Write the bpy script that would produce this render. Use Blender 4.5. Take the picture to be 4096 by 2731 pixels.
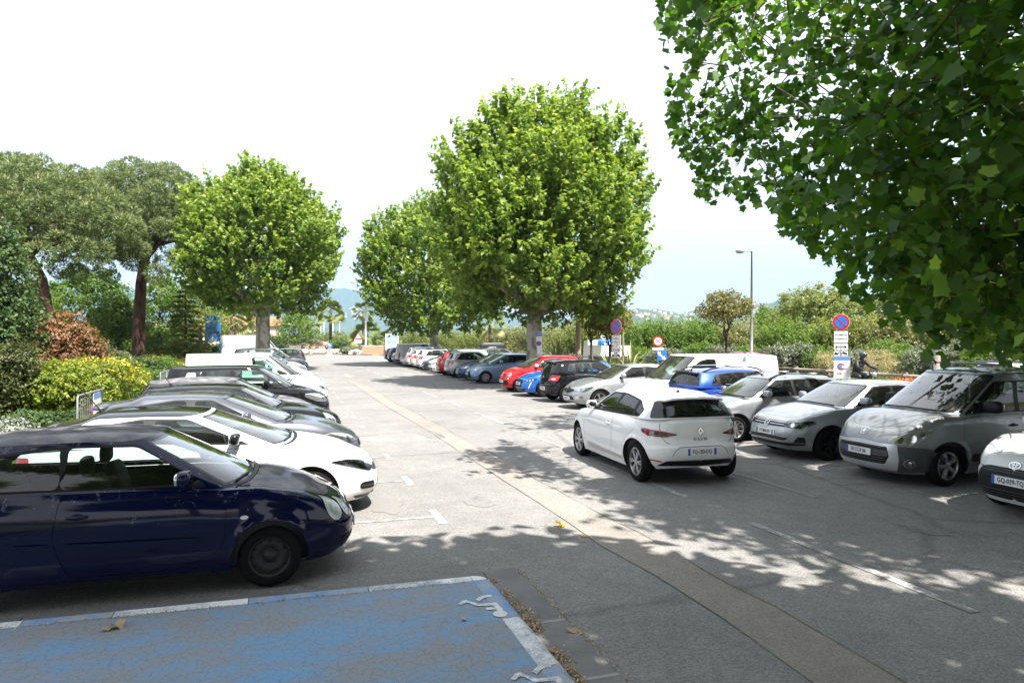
import bpy, bmesh, math, random
import numpy as np
from mathutils import Vector, Matrix
from mathutils.geometry import delaunay_2d_cdt

R = math.radians
for o in list(bpy.data.objects):
    bpy.data.objects.remove(o)
scene = bpy.context.scene
col = scene.collection

# ------------------------------------------------------------------ camera
IMW, IMH, FPX = 4096.0, 2731.0, 2786.0          # photograph size and focal length in its pixels
HOR, VPX, CAMZ = 1350.0, 1150.0, 2.33           # horizon row, vanishing column of the lane, eye height
YAW = math.atan((IMW / 2 - VPX) / FPX)
PITCH = math.atan((IMH / 2 - HOR) / FPX)
cam_data = bpy.data.cameras.new('camera')
cam_data.sensor_width = 36.0
cam_data.lens = FPX / IMW * 36.0
cam_data.clip_start = 0.05
cam_data.clip_end = 40000
cam = bpy.data.objects.new('camera', cam_data)
cam.location = (0, 0, CAMZ)
cam.rotation_euler = (math.pi / 2 - PITCH, 0, -YAW)
col.objects.link(cam)
scene.camera = cam

# ------------------------------------------------------------------ sky, sun, exposure
SUN_TO = Vector((0.18, -0.55, 1.0)).normalized()
SUN_EL = math.asin(SUN_TO.z)
world = bpy.data.worlds.new('World')
scene.world = world
world.use_nodes = True
wn, wl = world.node_tree.nodes, world.node_tree.links
wn.clear()
sky = wn.new('ShaderNodeTexSky')
sky.sky_type = 'NISHITA'
sky.sun_disc = False
sky.sun_elevation = SUN_EL
sky.sun_rotation = math.atan2(SUN_TO.x, SUN_TO.y)
sky.dust_density = 1.0
sky.ozone_density = 1.5
sky.altitude = 10
tc = wn.new('ShaderNodeTexCoord')
sep = wn.new('ShaderNodeSeparateXYZ')
mp = wn.new('ShaderNodeMapping')
mp.inputs['Scale'].default_value = (1.6, 1.6, 5.0)
nz = wn.new('ShaderNodeTexNoise')
nz.inputs['Scale'].default_value = 1.7
nz.inputs['Detail'].default_value = 7
nz.inputs['Roughness'].default_value = 0.55
add = wn.new('ShaderNodeMath'); add.operation = 'MULTIPLY_ADD'
add.inputs[1].default_value = 1.6
rmp = wn.new('ShaderNodeMapRange')
rmp.inputs['From Min'].default_value = 0.50
rmp.inputs['From Max'].default_value = 0.80
rmp.inputs['To Min'].default_value = 0.88
rmp.inputs['To Max'].default_value = 0.97
mix = wn.new('ShaderNodeMixRGB')
mix.inputs['Color2'].default_value = (4.6, 4.7, 4.85, 1)      # thin bright cloud sheet
bg = wn.new('ShaderNodeBackground')
bg.inputs['Strength'].default_value = 0.10
out = wn.new('ShaderNodeOutputWorld')
wl.new(tc.outputs['Generated'], mp.inputs['Vector'])
wl.new(tc.outputs['Generated'], sep.inputs['Vector'])
wl.new(mp.outputs['Vector'], nz.inputs['Vector'])
wl.new(sep.outputs['Z'], add.inputs[0])
wl.new(nz.outputs['Fac'], add.inputs[2])
wl.new(add.outputs['Value'], rmp.inputs['Value'])
wl.new(rmp.outputs['Result'], mix.inputs['Fac'])
tint = wn.new('ShaderNodeMixRGB'); tint.blend_type = 'MULTIPLY'; tint.inputs['Fac'].default_value = 1.0
tint.inputs['Color2'].default_value = (1.02, .92, 1.04, 1)      # whiter, less green horizon air
wl.new(sky.outputs['Color'], tint.inputs['Color1'])
wl.new(tint.outputs['Color'], mix.inputs['Color1'])
wl.new(mix.outputs['Color'], bg.inputs['Color'])
wl.new(bg.outputs['Background'], out.inputs['Surface'])

sd = bpy.data.lights.new('sun', 'SUN')
sd.energy = 5.0
sd.angle = R(0.53)
sd.color = (1.0, 0.955, 0.89)
sun = bpy.data.objects.new('sun', sd)
sun.rotation_euler = (-SUN_TO).to_track_quat('-Z', 'Y').to_euler()
sun.location = (0, -20, 40)
col.objects.link(sun)

vs = scene.view_settings
vs.view_transform = 'Standard'
vs.look = 'None'
vs.exposure = 1.68
vs.gamma = 1.0
vs.use_curve_mapping = False
scene.cycles.use_denoising = True
scene.cycles.max_bounces = 8
scene.cycles.transparent_max_bounces = 16
scene.cycles.caustics_reflective = False
scene.cycles.caustics_refractive = False
scene.cycles.sample_clamp_indirect = 6.0

# ------------------------------------------------------------------ helpers
CY, SY = math.cos(YAW), math.sin(YAW)

def gp(px, py, z=0.0):
    """ground point under a photograph pixel, on the level z"""
    vx, vz = (px - IMW / 2) / FPX, -(py - IMH / 2) / FPX
    cp, sp = math.cos(PITCH), math.sin(PITCH)
    fy, fz = cp + vz * sp, -sp + vz * cp
    k = (z - CAMZ) / fz
    return Vector((k * (vx * CY + fy * SY), k * (fy * CY - vx * SY), z))

def at_depth(px, d):
    """plan position seen in column px at optical depth d"""
    lat = (px - IMW / 2) / FPX * d
    return lat * CY + d * SY, d * CY - lat * SY

def z_at(py, d):
    return CAMZ + (HOR - py) / FPX * d

def tag(o, label=None, cat=None, group=None, kind=None):
    if label: o['label'] = label
    if cat: o['category'] = cat
    if group: o['group'] = group
    if kind: o['kind'] = kind
    return o

def empty(name, loc=(0, 0, 0), rz=0.0, parent=None):
    o = bpy.data.objects.new(name, None)
    o.empty_display_size = 0.2
    col.objects.link(o)
    o.location = loc
    o.rotation_euler = (0, 0, rz)
    if parent: o.parent = parent
    return o

def link(name, me, parent=None, loc=None, rot=None, scale=None):
    o = bpy.data.objects.new(name, me)
    col.objects.link(o)
    if parent: o.parent = parent
    if loc is not None: o.location = loc
    if rot is not None: o.rotation_euler = rot
    if scale is not None: o.scale = scale
    return o

def mesh(name, V, F, m=None, smooth=False, N=None, mi=None):
    me = bpy.data.meshes.new(name)
    V = V.tolist() if isinstance(V, np.ndarray) else [tuple(v) for v in V]
    F = F.tolist() if isinstance(F, np.ndarray) else [tuple(f) for f in F]
    me.from_pydata(V, [], F)
    for x in (m if isinstance(m, (list, tuple)) else [m]):
        if x: me.materials.append(x)
    if mi is not None:
        me.polygons.foreach_set('material_index', np.asarray(mi, dtype=np.int32))
    if smooth or N is not None:
        me.polygons.foreach_set('use_smooth', np.ones(len(me.polygons), dtype=bool))
    me.update()
    if N is not None:
        me.normals_split_custom_set_from_vertices([tuple(n) for n in np.asarray(N).tolist()])
    return me

def obj(name, V, F, m=None, parent=None, smooth=False, N=None, mi=None, loc=None, rot=None):
    return link(name, mesh(name, V, F, m, smooth, N, mi), parent, loc, rot)

class MB:
    """collects simple shapes into one mesh"""
    def __init__(s): s.V, s.F, s.M, s.S = [], [], [], []
    def add(s, V, F, mi=0):
        b = len(s.V)
        s.V += [tuple(v) for v in V]
        s.F += [tuple(b + i for i in f) for f in F]
        s.M += [mi] * len(F)
        return s
    def box(s, c, d, mi=0, rz=0.0, rx=0.0, ry=0.0):
        hx, hy, hz = d[0] / 2, d[1] / 2, d[2] / 2
        Q = Matrix.Rotation(rz, 3, 'Z') @ Matrix.Rotation(ry, 3, 'Y') @ Matrix.Rotation(rx, 3, 'X')
        V = [Vector(c) + Q @ Vector((x * hx, y * hy, z * hz)) for x in (-1, 1) for y in (-1, 1) for z in (-1, 1)]
        return s.add(V, [(0, 1, 3, 2), (4, 6, 7, 5), (0, 4, 5, 1), (2, 3, 7, 6), (0, 2, 6, 4), (1, 5, 7, 3)], mi)
    def tube(s, pts, rad, n=8, mi=0, cap=True):
        pts = [Vector(p) for p in pts]
        if not isinstance(rad, (list, tuple)): rad = [rad] * len(pts)
        V, F = [], []
        up = Vector((0, 0, 1))
        for i, p in enumerate(pts):
            t = (pts[min(i + 1, len(pts) - 1)] - pts[max(i - 1, 0)]).normalized()
            a = t.cross(up)
            if a.length < 1e-3: a = t.cross(Vector((0, 1, 0)))
            a.normalize(); b = t.cross(a)
            for k in range(n):
                w = 2 * math.pi * k / n
                V.append(p + (a * math.cos(w) + b * math.sin(w)) * rad[i])
        for i in range(len(pts) - 1):
            for k in range(n):
                k2 = (k + 1) % n
                F.append((i * n + k, i * n + k2, (i + 1) * n + k2, (i + 1) * n + k))
        if cap:
            F.append(tuple(range(n)))
            F.append(tuple(reversed(range((len(pts) - 1) * n, len(pts) * n))))
        return s.add(V, F, mi)
    def rev(s, prof, n=24, axis='Z', c=(0, 0, 0), mi=0):
        V, F = [], []
        for r, h in prof:
            for k in range(n):
                w = 2 * math.pi * k / n
                p = (r * math.cos(w), r * math.sin(w), h)
                if axis == 'Y': p = (p[0], h, p[1])
                if axis == 'X': p = (h, p[0], p[1])
                V.append((p[0] + c[0], p[1] + c[1], p[2] + c[2]))
        for i in range(len(prof) - 1):
            for k in range(n):
                k2 = (k + 1) % n
                F.append((i * n + k, i * n + k2, (i + 1) * n + k2, (i + 1) * n + k))
        return s.add(V, F, mi)
    def sup(s, c, d, p=0.5, nu=14, nv=8, mi=0, Q=None):
        """superellipsoid block, p small = boxy"""
        V, F = [], []
        pw = lambda a: math.copysign(abs(a) ** p, a)
        for j in range(nv + 1):
            ph = -math.pi / 2 + math.pi * j / nv
            for i in range(nu):
                th = 2 * math.pi * i / nu
                v = Vector((d[0] / 2 * pw(math.cos(ph)) * pw(math.cos(th)), d[1] / 2 * pw(math.cos(ph)) * pw(math.sin(th)), d[2] / 2 * pw(math.sin(ph))))
                if Q: v = Q @ v
                V.append(Vector(c) + v)
        for j in range(nv):
            for i in range(nu):
                i2 = (i + 1) % nu
                F.append((j * nu + i, j * nu + i2, (j + 1) * nu + i2, (j + 1) * nu + i))
        return s.add(V, F, mi)
    def poly(s, P, mi=0):
        return s.add(P, [tuple(range(len(P)))], mi)
    def prism(s, P, h, mi=0):
        """flat outline P (xyz list) extruded by vector h"""
        n = len(P); h = Vector(h)
        V = [Vector(p) for p in P] + [Vector(p) + h for p in P]
        F = [tuple(range(n)), tuple(reversed(range(n, 2 * n)))]
        F += [(i, i + n, (i + 1) % n + n, (i + 1) % n) for i in range(n)]
        return s.add(V, F, mi)
    def mesh(s, name, m, smooth=False):
        return mesh(name, s.V, s.F, m, smooth, mi=s.M)
    def build(s, name, m, parent=None, smooth=False, loc=None, rot=None):
        return link(name, s.mesh(name, m, smooth), parent, loc, rot)

def copy_tree(o, parent=None):
    c = o.copy()
    col.objects.link(c)
    if parent: c.parent = parent
    for ch in o.children:
        copy_tree(ch, c)
    return c

# ------------------------------------------------------------------ materials
MC = {}
def mat(name, c=(0.5, 0.5, 0.5), rough=0.5, metal=0.0, coat=0.0, spec=0.5, var=0.0, vscale=8.0, bump=0.0, bscale=60.0, emit=0.0, trans=0.0):
    if name in MC: return MC[name]
    m = bpy.data.materials.new(name); m.use_nodes = True
    n, l = m.node_tree.nodes, m.node_tree.links
    b = n['Principled BSDF']
    b.inputs['Base Color'].default_value = (*c, 1)
    b.inputs['Roughness'].default_value = rough
    b.inputs['Metallic'].default_value = metal
    b.inputs['Specular IOR Level'].default_value = spec
    b.inputs['Coat Weight'].default_value = coat
    b.inputs['Coat Roughness'].default_value = 0.03
    if emit:
        b.inputs['Emission Color'].default_value = (*c, 1)
        b.inputs['Emission Strength'].default_value = emit
    if var or bump:
        t = n.new('ShaderNodeTexCoord')
    if var:
        z = n.new('ShaderNodeTexNoise'); z.inputs['Scale'].default_value = vscale; z.inputs['Detail'].default_value = 6
        r = n.new('ShaderNodeMapRange'); r.inputs['To Min'].default_value = 1 - var; r.inputs['To Max'].default_value = 1 + var
        r.inputs['From Min'].default_value = 0.3; r.inputs['From Max'].default_value = 0.7
        x = n.new('ShaderNodeVectorMath'); x.operation = 'SCALE'; x.inputs[0].default_value = c
        l.new(t.outputs['Object'], z.inputs['Vector']); l.new(z.outputs['Fac'], r.inputs['Value'])
        l.new(r.outputs['Result'], x.inputs['Scale']); l.new(x.outputs['Vector'], b.inputs['Base Color'])
    if bump:
        z = n.new('ShaderNodeTexNoise'); z.inputs['Scale'].default_value = bscale; z.inputs['Detail'].default_value = 5
        u = n.new('ShaderNodeBump'); u.inputs['Strength'].default_value = bump; u.inputs['Distance'].default_value = 0.02
        l.new(t.outputs['Object'], z.inputs['Vector']); l.new(z.outputs['Fac'], u.inputs['Height']); l.new(u.outputs['Normal'], b.inputs['Normal'])
    MC[name] = m
    return m

def paint(name, c, metal=0.0, rough=0.4, dust=0.02, coat=1.0):
    """car lacquer with a light film of dust"""
    k = 'paint_' + name
    if k in MC: return MC[k]
    m = bpy.data.materials.new(k); m.use_nodes = True
    n, l = m.node_tree.nodes, m.node_tree.links
    b = n['Principled BSDF']
    b.inputs['Metallic'].default_value = metal
    b.inputs['Coat Weight'].default_value = coat
    b.inputs['Coat Roughness'].default_value = 0.04
    b.inputs['Coat IOR'].default_value = 1.45
    b.inputs['Specular IOR Level'].default_value = 0.0 if not metal else 0.3
    t = n.new('ShaderNodeTexCoord')
    z = n.new('ShaderNodeTexNoise'); z.inputs['Scale'].default_value = 5; z.inputs['Detail'].default_value = 8
    r = n.new('ShaderNodeMapRange'); r.inputs['From Min'].default_value = 0.35; r.inputs['From Max'].default_value = 0.75
    r.inputs['To Max'].default_value = dust * 2
    x = n.new('ShaderNodeMixRGB'); x.inputs['Color1'].default_value = (*c, 1); x.inputs['Color2'].default_value = (0.36, 0.33, 0.29, 1)
    r2 = n.new('ShaderNodeMapRange'); r2.inputs['To Min'].default_value = rough - 0.05; r2.inputs['To Max'].default_value = rough + 0.12
    l.new(t.outputs['Object'], z.inputs['Vector']); l.new(z.outputs['Fac'], r.inputs['Value']); l.new(r.outputs['Result'], x.inputs['Fac'])
    l.new(x.outputs['Color'], b.inputs['Base Color']); l.new(z.outputs['Fac'], r2.inputs['Value']); l.new(r2.outputs['Result'], b.inputs['Roughness'])
    MC[k] = m
    return m

def glass_mat(name, tint, refl=1.0, dust=0.0):
    """thin pane: tinted see-through, mirror-like at a slant, a little dust"""
    if name in MC: return MC[name]
    m = bpy.data.materials.new(name); m.use_nodes = True
    n, l = m.node_tree.nodes, m.node_tree.links
    n.remove(n['Principled BSDF'])
    tr = n.new('ShaderNodeBsdfTransparent'); tr.inputs['Color'].default_value = (*tint, 1)
    gl = n.new('ShaderNodeBsdfGlossy'); gl.inputs['Roughness'].default_value = 0.02
    fr = n.new('ShaderNodeFresnel'); fr.inputs['IOR'].default_value = 1.62
    mu = n.new('ShaderNodeMath'); mu.operation = 'MULTIPLY'; mu.inputs[1].default_value = refl; mu.use_clamp = True
    mx = n.new('ShaderNodeMixShader')
    l.new(fr.outputs[0], mu.inputs[0]); l.new(mu.outputs[0], mx.inputs['Fac'])
    l.new(tr.outputs[0], mx.inputs[1]); l.new(gl.outputs[0], mx.inputs[2])
    last = mx
    if dust:
        df = n.new('ShaderNodeBsdfDiffuse'); df.inputs['Color'].default_value = (.45, .43, .40, 1)
        t = n.new('ShaderNodeTexCoord'); z = n.new('ShaderNodeTexNoise'); z.inputs['Scale'].default_value = 4; z.inputs['Detail'].default_value = 8
        r = n.new('ShaderNodeMapRange'); r.inputs['From Min'].default_value = .3; r.inputs['From Max'].default_value = .75; r.inputs['To Min'].default_value = dust * .5; r.inputs['To Max'].default_value = dust * 1.6
        m2 = n.new('ShaderNodeMixShader')
        l.new(t.outputs['Object'], z.inputs['Vector']); l.new(z.outputs['Fac'], r.inputs['Value']); l.new(r.outputs['Result'], m2.inputs['Fac'])
        l.new(mx.outputs[0], m2.inputs[1]); l.new(df.outputs[0], m2.inputs[2]); last = m2
    l.new(last.outputs[0], n['Material Output'].inputs['Surface'])
    MC[name] = m
    return m

M_BLACK = mat('black_plastic', (0.009, 0.009, 0.010), 0.5, spec=0.25, bump=0.02, bscale=300)
M_GLOSSBLK = mat('gloss_black', (0.008, 0.008, 0.009), 0.12, coat=0.3)
M_GREYPL = mat('grey_plastic', (0.055, 0.058, 0.062), 0.5, var=0.15)
M_RUBBER = mat('tyre_rubber', (0.0085, 0.0083, 0.0082), 0.85, spec=0.15, var=0.35, vscale=20, bump=0.05, bscale=90)
M_CHROME = mat('chrome', (0.75, 0.75, 0.76), 0.12, metal=1.0)
M_SILVER = mat('alloy_silver', (0.42, 0.42, 0.43), 0.33, metal=0.85, var=0.1)
M_DKALLOY = mat('dark_alloy', (0.06, 0.06, 0.065), 0.35, metal=0.8)
M_STEELW = mat('black_steel_wheel', (0.014, 0.012, 0.012), 0.55, var=0.5, vscale=14)
M_WELL = mat('wheel_well_liner', (0.008, 0.008, 0.008), 0.9)
M_TRIM = mat('interior_trim', (0.018, 0.018, 0.019), 0.7)
M_SEAT = mat('seat_cloth', (0.02, 0.021, 0.023), 0.85, var=0.2, vscale=30)
M_HEADL = mat('roof_lining', (0.25, 0.24, 0.22), 0.9)
M_GLASS = glass_mat('car_glass', (0.70, 0.86, 0.81), 1.15, .015)
M_SCREEN = glass_mat('windscreen_glass', (0.66, 0.80, 0.76), 2.6, .05)
M_GLASSD = glass_mat('tinted_glass', (0.13, 0.15, 0.15), 1.1, .015)
M_LENS = glass_mat('lamp_lens', (0.93, 0.94, 0.94), 0.9)
M_LAMPIN = mat('lamp_reflector', (0.60, 0.60, 0.61), 0.22, metal=0.35, var=0.45, vscale=22)
M_LAMPDK = mat('lamp_reflector_dark', (0.10, 0.10, 0.11), 0.2, metal=0.7, var=0.7, vscale=22)
M_RED = mat('tail_lamp_red', (0.42, 0.012, 0.018), 0.12, coat=1.0, var=0.25, vscale=25)
M_REDDK = mat('tail_lamp_dark_red', (0.12, 0.006, 0.01), 0.12, coat=1.0, var=0.4, vscale=30)
M_AMBER = mat('amber_lens', (0.65, 0.16, 0.02), 0.15, coat=1.0)
M_WHITEL = mat('white_lens', (0.75, 0.75, 0.74), 0.15, coat=1.0)
M_PLATE = mat('plate_white', (0.72, 0.72, 0.70), 0.4)
M_PBLUE = mat('plate_blue', (0.02, 0.09, 0.42), 0.4)
M_INK = mat('plate_ink', (0.01, 0.01, 0.012), 0.5)

FONT = {}
def text_mesh(s, size, depth=0.0, sx=1.0, align='CENTER'):
    k = (s, size, depth, sx, align)
    if k in FONT: return FONT[k]
    cu = bpy.data.curves.new('txt', 'FONT')
    cu.body = s; cu.size = size; cu.extrude = depth; cu.align_x = align; cu.align_y = 'CENTER'
    cu.resolution_u = 2; cu.offset = size * .018
    o = bpy.data.objects.new('txt', cu); col.objects.link(o)
    me = bpy.data.meshes.new_from_object(o.evaluated_get(bpy.context.evaluated_depsgraph_get()))
    bpy.data.objects.remove(o); bpy.data.curves.remove(cu)
    if sx != 1.0: me.transform(Matrix.Diagonal((sx, 1, 1, 1)))
    FONT[k] = me
    return me

def text_obj(name, s, size, m, parent, mw, depth=0.0008, sx=1.0, align='CENTER'):
    me = text_mesh(s, size, depth, sx, align)
    me = me.copy() if me.materials else me
    me.materials.clear(); me.materials.append(m)
    o = link(name, me, parent)
    o.matrix_local = mw
    return o
# ------------------------------------------------------------------ car builder
def pchip(pts):
    xs = np.array([p[0] for p in pts], float); ys = np.array([p[1] for p in pts], float)
    if len(xs) == 1:
        return lambda q: np.full_like(np.asarray(q, float), ys[0])
    h = np.diff(xs); dl = np.diff(ys) / h
    m = np.zeros(len(xs)); m[0], m[-1] = dl[0], dl[-1]
    for i in range(1, len(xs) - 1):
        if dl[i - 1] * dl[i] > 0:
            w1, w2 = 2 * h[i] + h[i - 1], h[i] + 2 * h[i - 1]
            m[i] = (w1 + w2) / (w1 / dl[i - 1] + w2 / dl[i])
    def f(q):
        q = np.clip(np.asarray(q, float), xs[0], xs[-1])
        i = np.clip(np.searchsorted(xs, q) - 1, 0, len(h) - 1)
        t = (q - xs[i]) / h[i]
        return ((1 + 2 * t) * (1 - t) ** 2 * ys[i] + t * (1 - t) ** 2 * h[i] * m[i] + t * t * (3 - 2 * t) * ys[i + 1] + t * t * (t - 1) * h[i] * m[i + 1])
    qx = np.linspace(xs[0], xs[-1], 1500); qy = f(qx)
    return lambda q: np.interp(q, qx, qy)

def rnd(P, r=0.05, n=4):
    """round the corners of an outline"""
    out = []
    for i, p in enumerate(P):
        a, b, c = Vector(P[i - 1]), Vector(p), Vector(P[(i + 1) % len(P)])
        la, lc = (a - b).length, (c - b).length
        k = min(r, la * 0.48, lc * 0.48)
        s, e = b + (a - b) * (k / la), b + (c - b) * (k / lc)
        for j in range(n + 1):
            t = j / n
            q = s * (1 - t) ** 2 + b * 2 * t * (1 - t) + e * t * t
            out.append((q.x, q.y))
    return out

def inset(P, d):
    """move a closed outline inwards by d (outwards if negative)"""
    A = sum(P[i - 1][0] * P[i][1] - P[i][0] * P[i - 1][1] for i in range(len(P)))
    s = 1 if A > 0 else -1
    out = []
    for i, p in enumerate(P):
        a, c = P[i - 1], P[(i + 1) % len(P)]
        t = Vector((c[0] - a[0], c[1] - a[1]))
        if t.length < 1e-9: out.append(p); continue
        t.normalize()
        out.append((p[0] - t.y * d * s, p[1] + t.x * d * s))
    return out

def ell(cx, cy, rx, ry, n=18, rot=0.0):
    c, s = math.cos(rot), math.sin(rot)
    return [(cx + rx * math.cos(t) * c - ry * math.sin(t) * s, cy + rx * math.cos(t) * s + ry * math.sin(t) * c) for t in [2 * math.pi * k / n for k in range(n)]]

def pip(P, Q):
    """points P (n,2) inside polygon Q"""
    x, y = P[:, 0], P[:, 1]
    r = np.zeros(len(P), bool)
    Q = np.asarray(Q)
    for i in range(len(Q)):
        x1, y1 = Q[i - 1]; x2, y2 = Q[i]
        if y1 == y2: continue
        r ^= ((y1 > y) != (y2 > y)) & (x < (x2 - x1) * (y - y1) / (y2 - y1) + x1)
    return r

def resample(P, sp):
    out = []
    for i in range(len(P)):
        a, b = np.array(P[i], float), np.array(P[(i + 1) % len(P)], float)
        k = max(1, int(np.ceil(np.linalg.norm(b - a) / sp)))
        for j in range(k): out.append(a + (b - a) * j / k)
    return np.array(out)

def tri_region(outer, holes, sp):
    loops = [resample(outer, sp)] + [resample(h, sp) for h in holes]
    pts = np.concatenate(loops)
    lo, hi = loops[0].min(0), loops[0].max(0)
    gx, gy = np.meshgrid(np.arange(lo[0] + sp / 2, hi[0], sp), np.arange(lo[1] + sp / 2, hi[1], sp))
    g = np.stack([gx.ravel(), gy.ravel()], 1)
    if len(g):
        k = pip(g, outer)
        for h in holes: k &= ~pip(g, h)
        g = g[k]
    if len(g):
        dmin = np.min(((g[:, None, :] - pts[None, :, :]) ** 2).sum(2), 1)
        g = g[dmin > (0.5 * sp) ** 2]
    E, b = [], 0
    for l_ in loops:
        n = len(l_); E += [(b + i, b + (i + 1) % n) for i in range(n)]; b += n
    allp = np.concatenate([pts, g]) if len(g) else pts
    v, e, f, *_ = delaunay_2d_cdt([Vector(p) for p in allp.tolist()], E, [], 0, 1e-6)
    v = np.array([(p.x, p.y) for p in v]); f = np.array([t for t in f if len(t) == 3], int)
    c = v[f].mean(1)
    k = pip(c, outer)
    for h in holes: k &= ~pip(c, h)
    f = f[k]
    a, b_, c_ = v[f[:, 0]], v[f[:, 1]], v[f[:, 2]]
    ar = (b_[:, 0] - a[:, 0]) * (c_[:, 1] - a[:, 1]) - (b_[:, 1] - a[:, 1]) * (c_[:, 0] - a[:, 0])
    f = f[np.abs(ar) > 1e-9]; ar = ar[np.abs(ar) > 1e-9]
    f[ar < 0] = f[ar < 0][:, ::-1]
    return v, f

def resample_open(P, sp):
    out = [P[0]]
    for a, b in zip(P[:-1], P[1:]):
        k = max(1, int(np.ceil(np.linalg.norm(b - a) / sp)))
        out += [a + (b - a) * j / k for j in range(1, k + 1)]
    return np.array(out)

def clipx(P, lo, hi):
    def half(P, x, keep_gt):
        o = []
        for i in range(len(P)):
            a, b = P[i - 1], P[i]
            ia, ib = (a[0] >= x) == keep_gt, (b[0] >= x) == keep_gt
            if ia != ib:
                t = (x - a[0]) / (b[0] - a[0]); o.append((x, a[1] + (b[1] - a[1]) * t))
            if ib: o.append(b)
        return o
    return half(half(P, lo, True), hi, False)

def glz(dA, dAt, dC, dCt, zb0, zb1, zt, zt2, pill=(), ins=.022, pw=.035, kink=None):
    """side glazing outline and its panes, split at the pillars"""
    dm = (dAt + dCt) / 2
    dlo = [(dA, zb0), (dC, zb1)] + (list(kink) if kink else []) + [(dCt, zt2), (dm, max(zt, zt2) + .015), (dAt, zt)]
    inn = inset(dlo, ins)
    cuts = [-9] + list(pill) + [99]
    wins = []
    for a, b in zip(cuts[:-1], cuts[1:]):
        w_ = clipx(inn, a + (pw if a > 0 else 0), b - (pw if b < 90 else 0))
        if len(w_) > 2: wins.append(w_)
    return dict(dlo=dlo, wins=wins)

def spec(L, W, H, fo, wb, R=.31, rim=.205, hz=.76, cz=1.0, dc=1.08, dt=1.82, rt=None, rb=None, tz=None, rs=.08, **k):
    rt = rt or L - .36; rb = rb or L - .13; tz = tz or cz + .06
    dc -= .10; dt += .06                      # long raked screens
    d = dict(L=L, W=W, fo=fo, wb=wb, R=R, rim=rim, dc=dc, dt=dt, rt=rt, rb=rb,
             E=[(0, hz - .05), (.22, hz), (.22 + (dc - .22) * .35, hz + (cz - hz) * .55), (.22 + (dc - .22) * .7, hz + (cz - hz) * .85), (dc, cz), (dc + .5, cz + .005), (L * .75, cz + (tz - cz) * .5), (L, tz)],
             roof=[(dt - .2, H - .085), (dt + .15, H - .022), (dt + .6, H), (dt + 1.15, H - .006), (rt - .25, H - rs * .62), (rt + .1, H - rs)],
             zb=[(0, .21), (.35, .19), (fo, .19), (fo + wb, .20), (L - .3, .25), (L, .31)],
             nf=4.0, nr=4.6)
    d.update(k)
    return d

BASE = dict(L=4.05, W=1.72, fo=0.80, wb=2.55, R=0.305, rim=0.205, nf=3.6, nr=4.2, gap=0.05,
            setF=[(0, .12), (.12, .045), (.3, 0), (.5, .004), (.7, .035), (.85, .085), (.94, .14), (1, .22)],
            setR=[(0, .12), (.12, .04), (.35, 0), (.55, .01), (.75, .05), (1, .09)],
            g=[(0, .925), (.1, .955), (.3, .99), (.5, 1.0), (.75, .985), (.9, .955), (1, .915)],
            E=[(0, .70), (.27, .745), (.5, .86), (.8, .93), (1.1, .985), (1.5, .985), (3.0, 1.02), (4.05, 1.06)],
            cr=[(0, .10), (.5, .085), (1.2, .07), (1.6, .03), (4.2, .03)],
            zb=[(0, .20), (.4, .19), (.8, .19), (3.2, .20), (3.6, .24), (4.2, .30)],
            dc=1.08, dt=1.78, rt=3.72, rb=3.93, wt=.685, bow=.10, ng=7.0,
            roof=[(1.6, 1.37), (1.9, 1.425), (2.4, 1.45), (3.0, 1.44), (3.5, 1.40), (3.8, 1.36)],
            c1=.03, c2=.035, bulge=.03, ws=(.90, .04, .955), rw=(.86, .16, .93))

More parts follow.
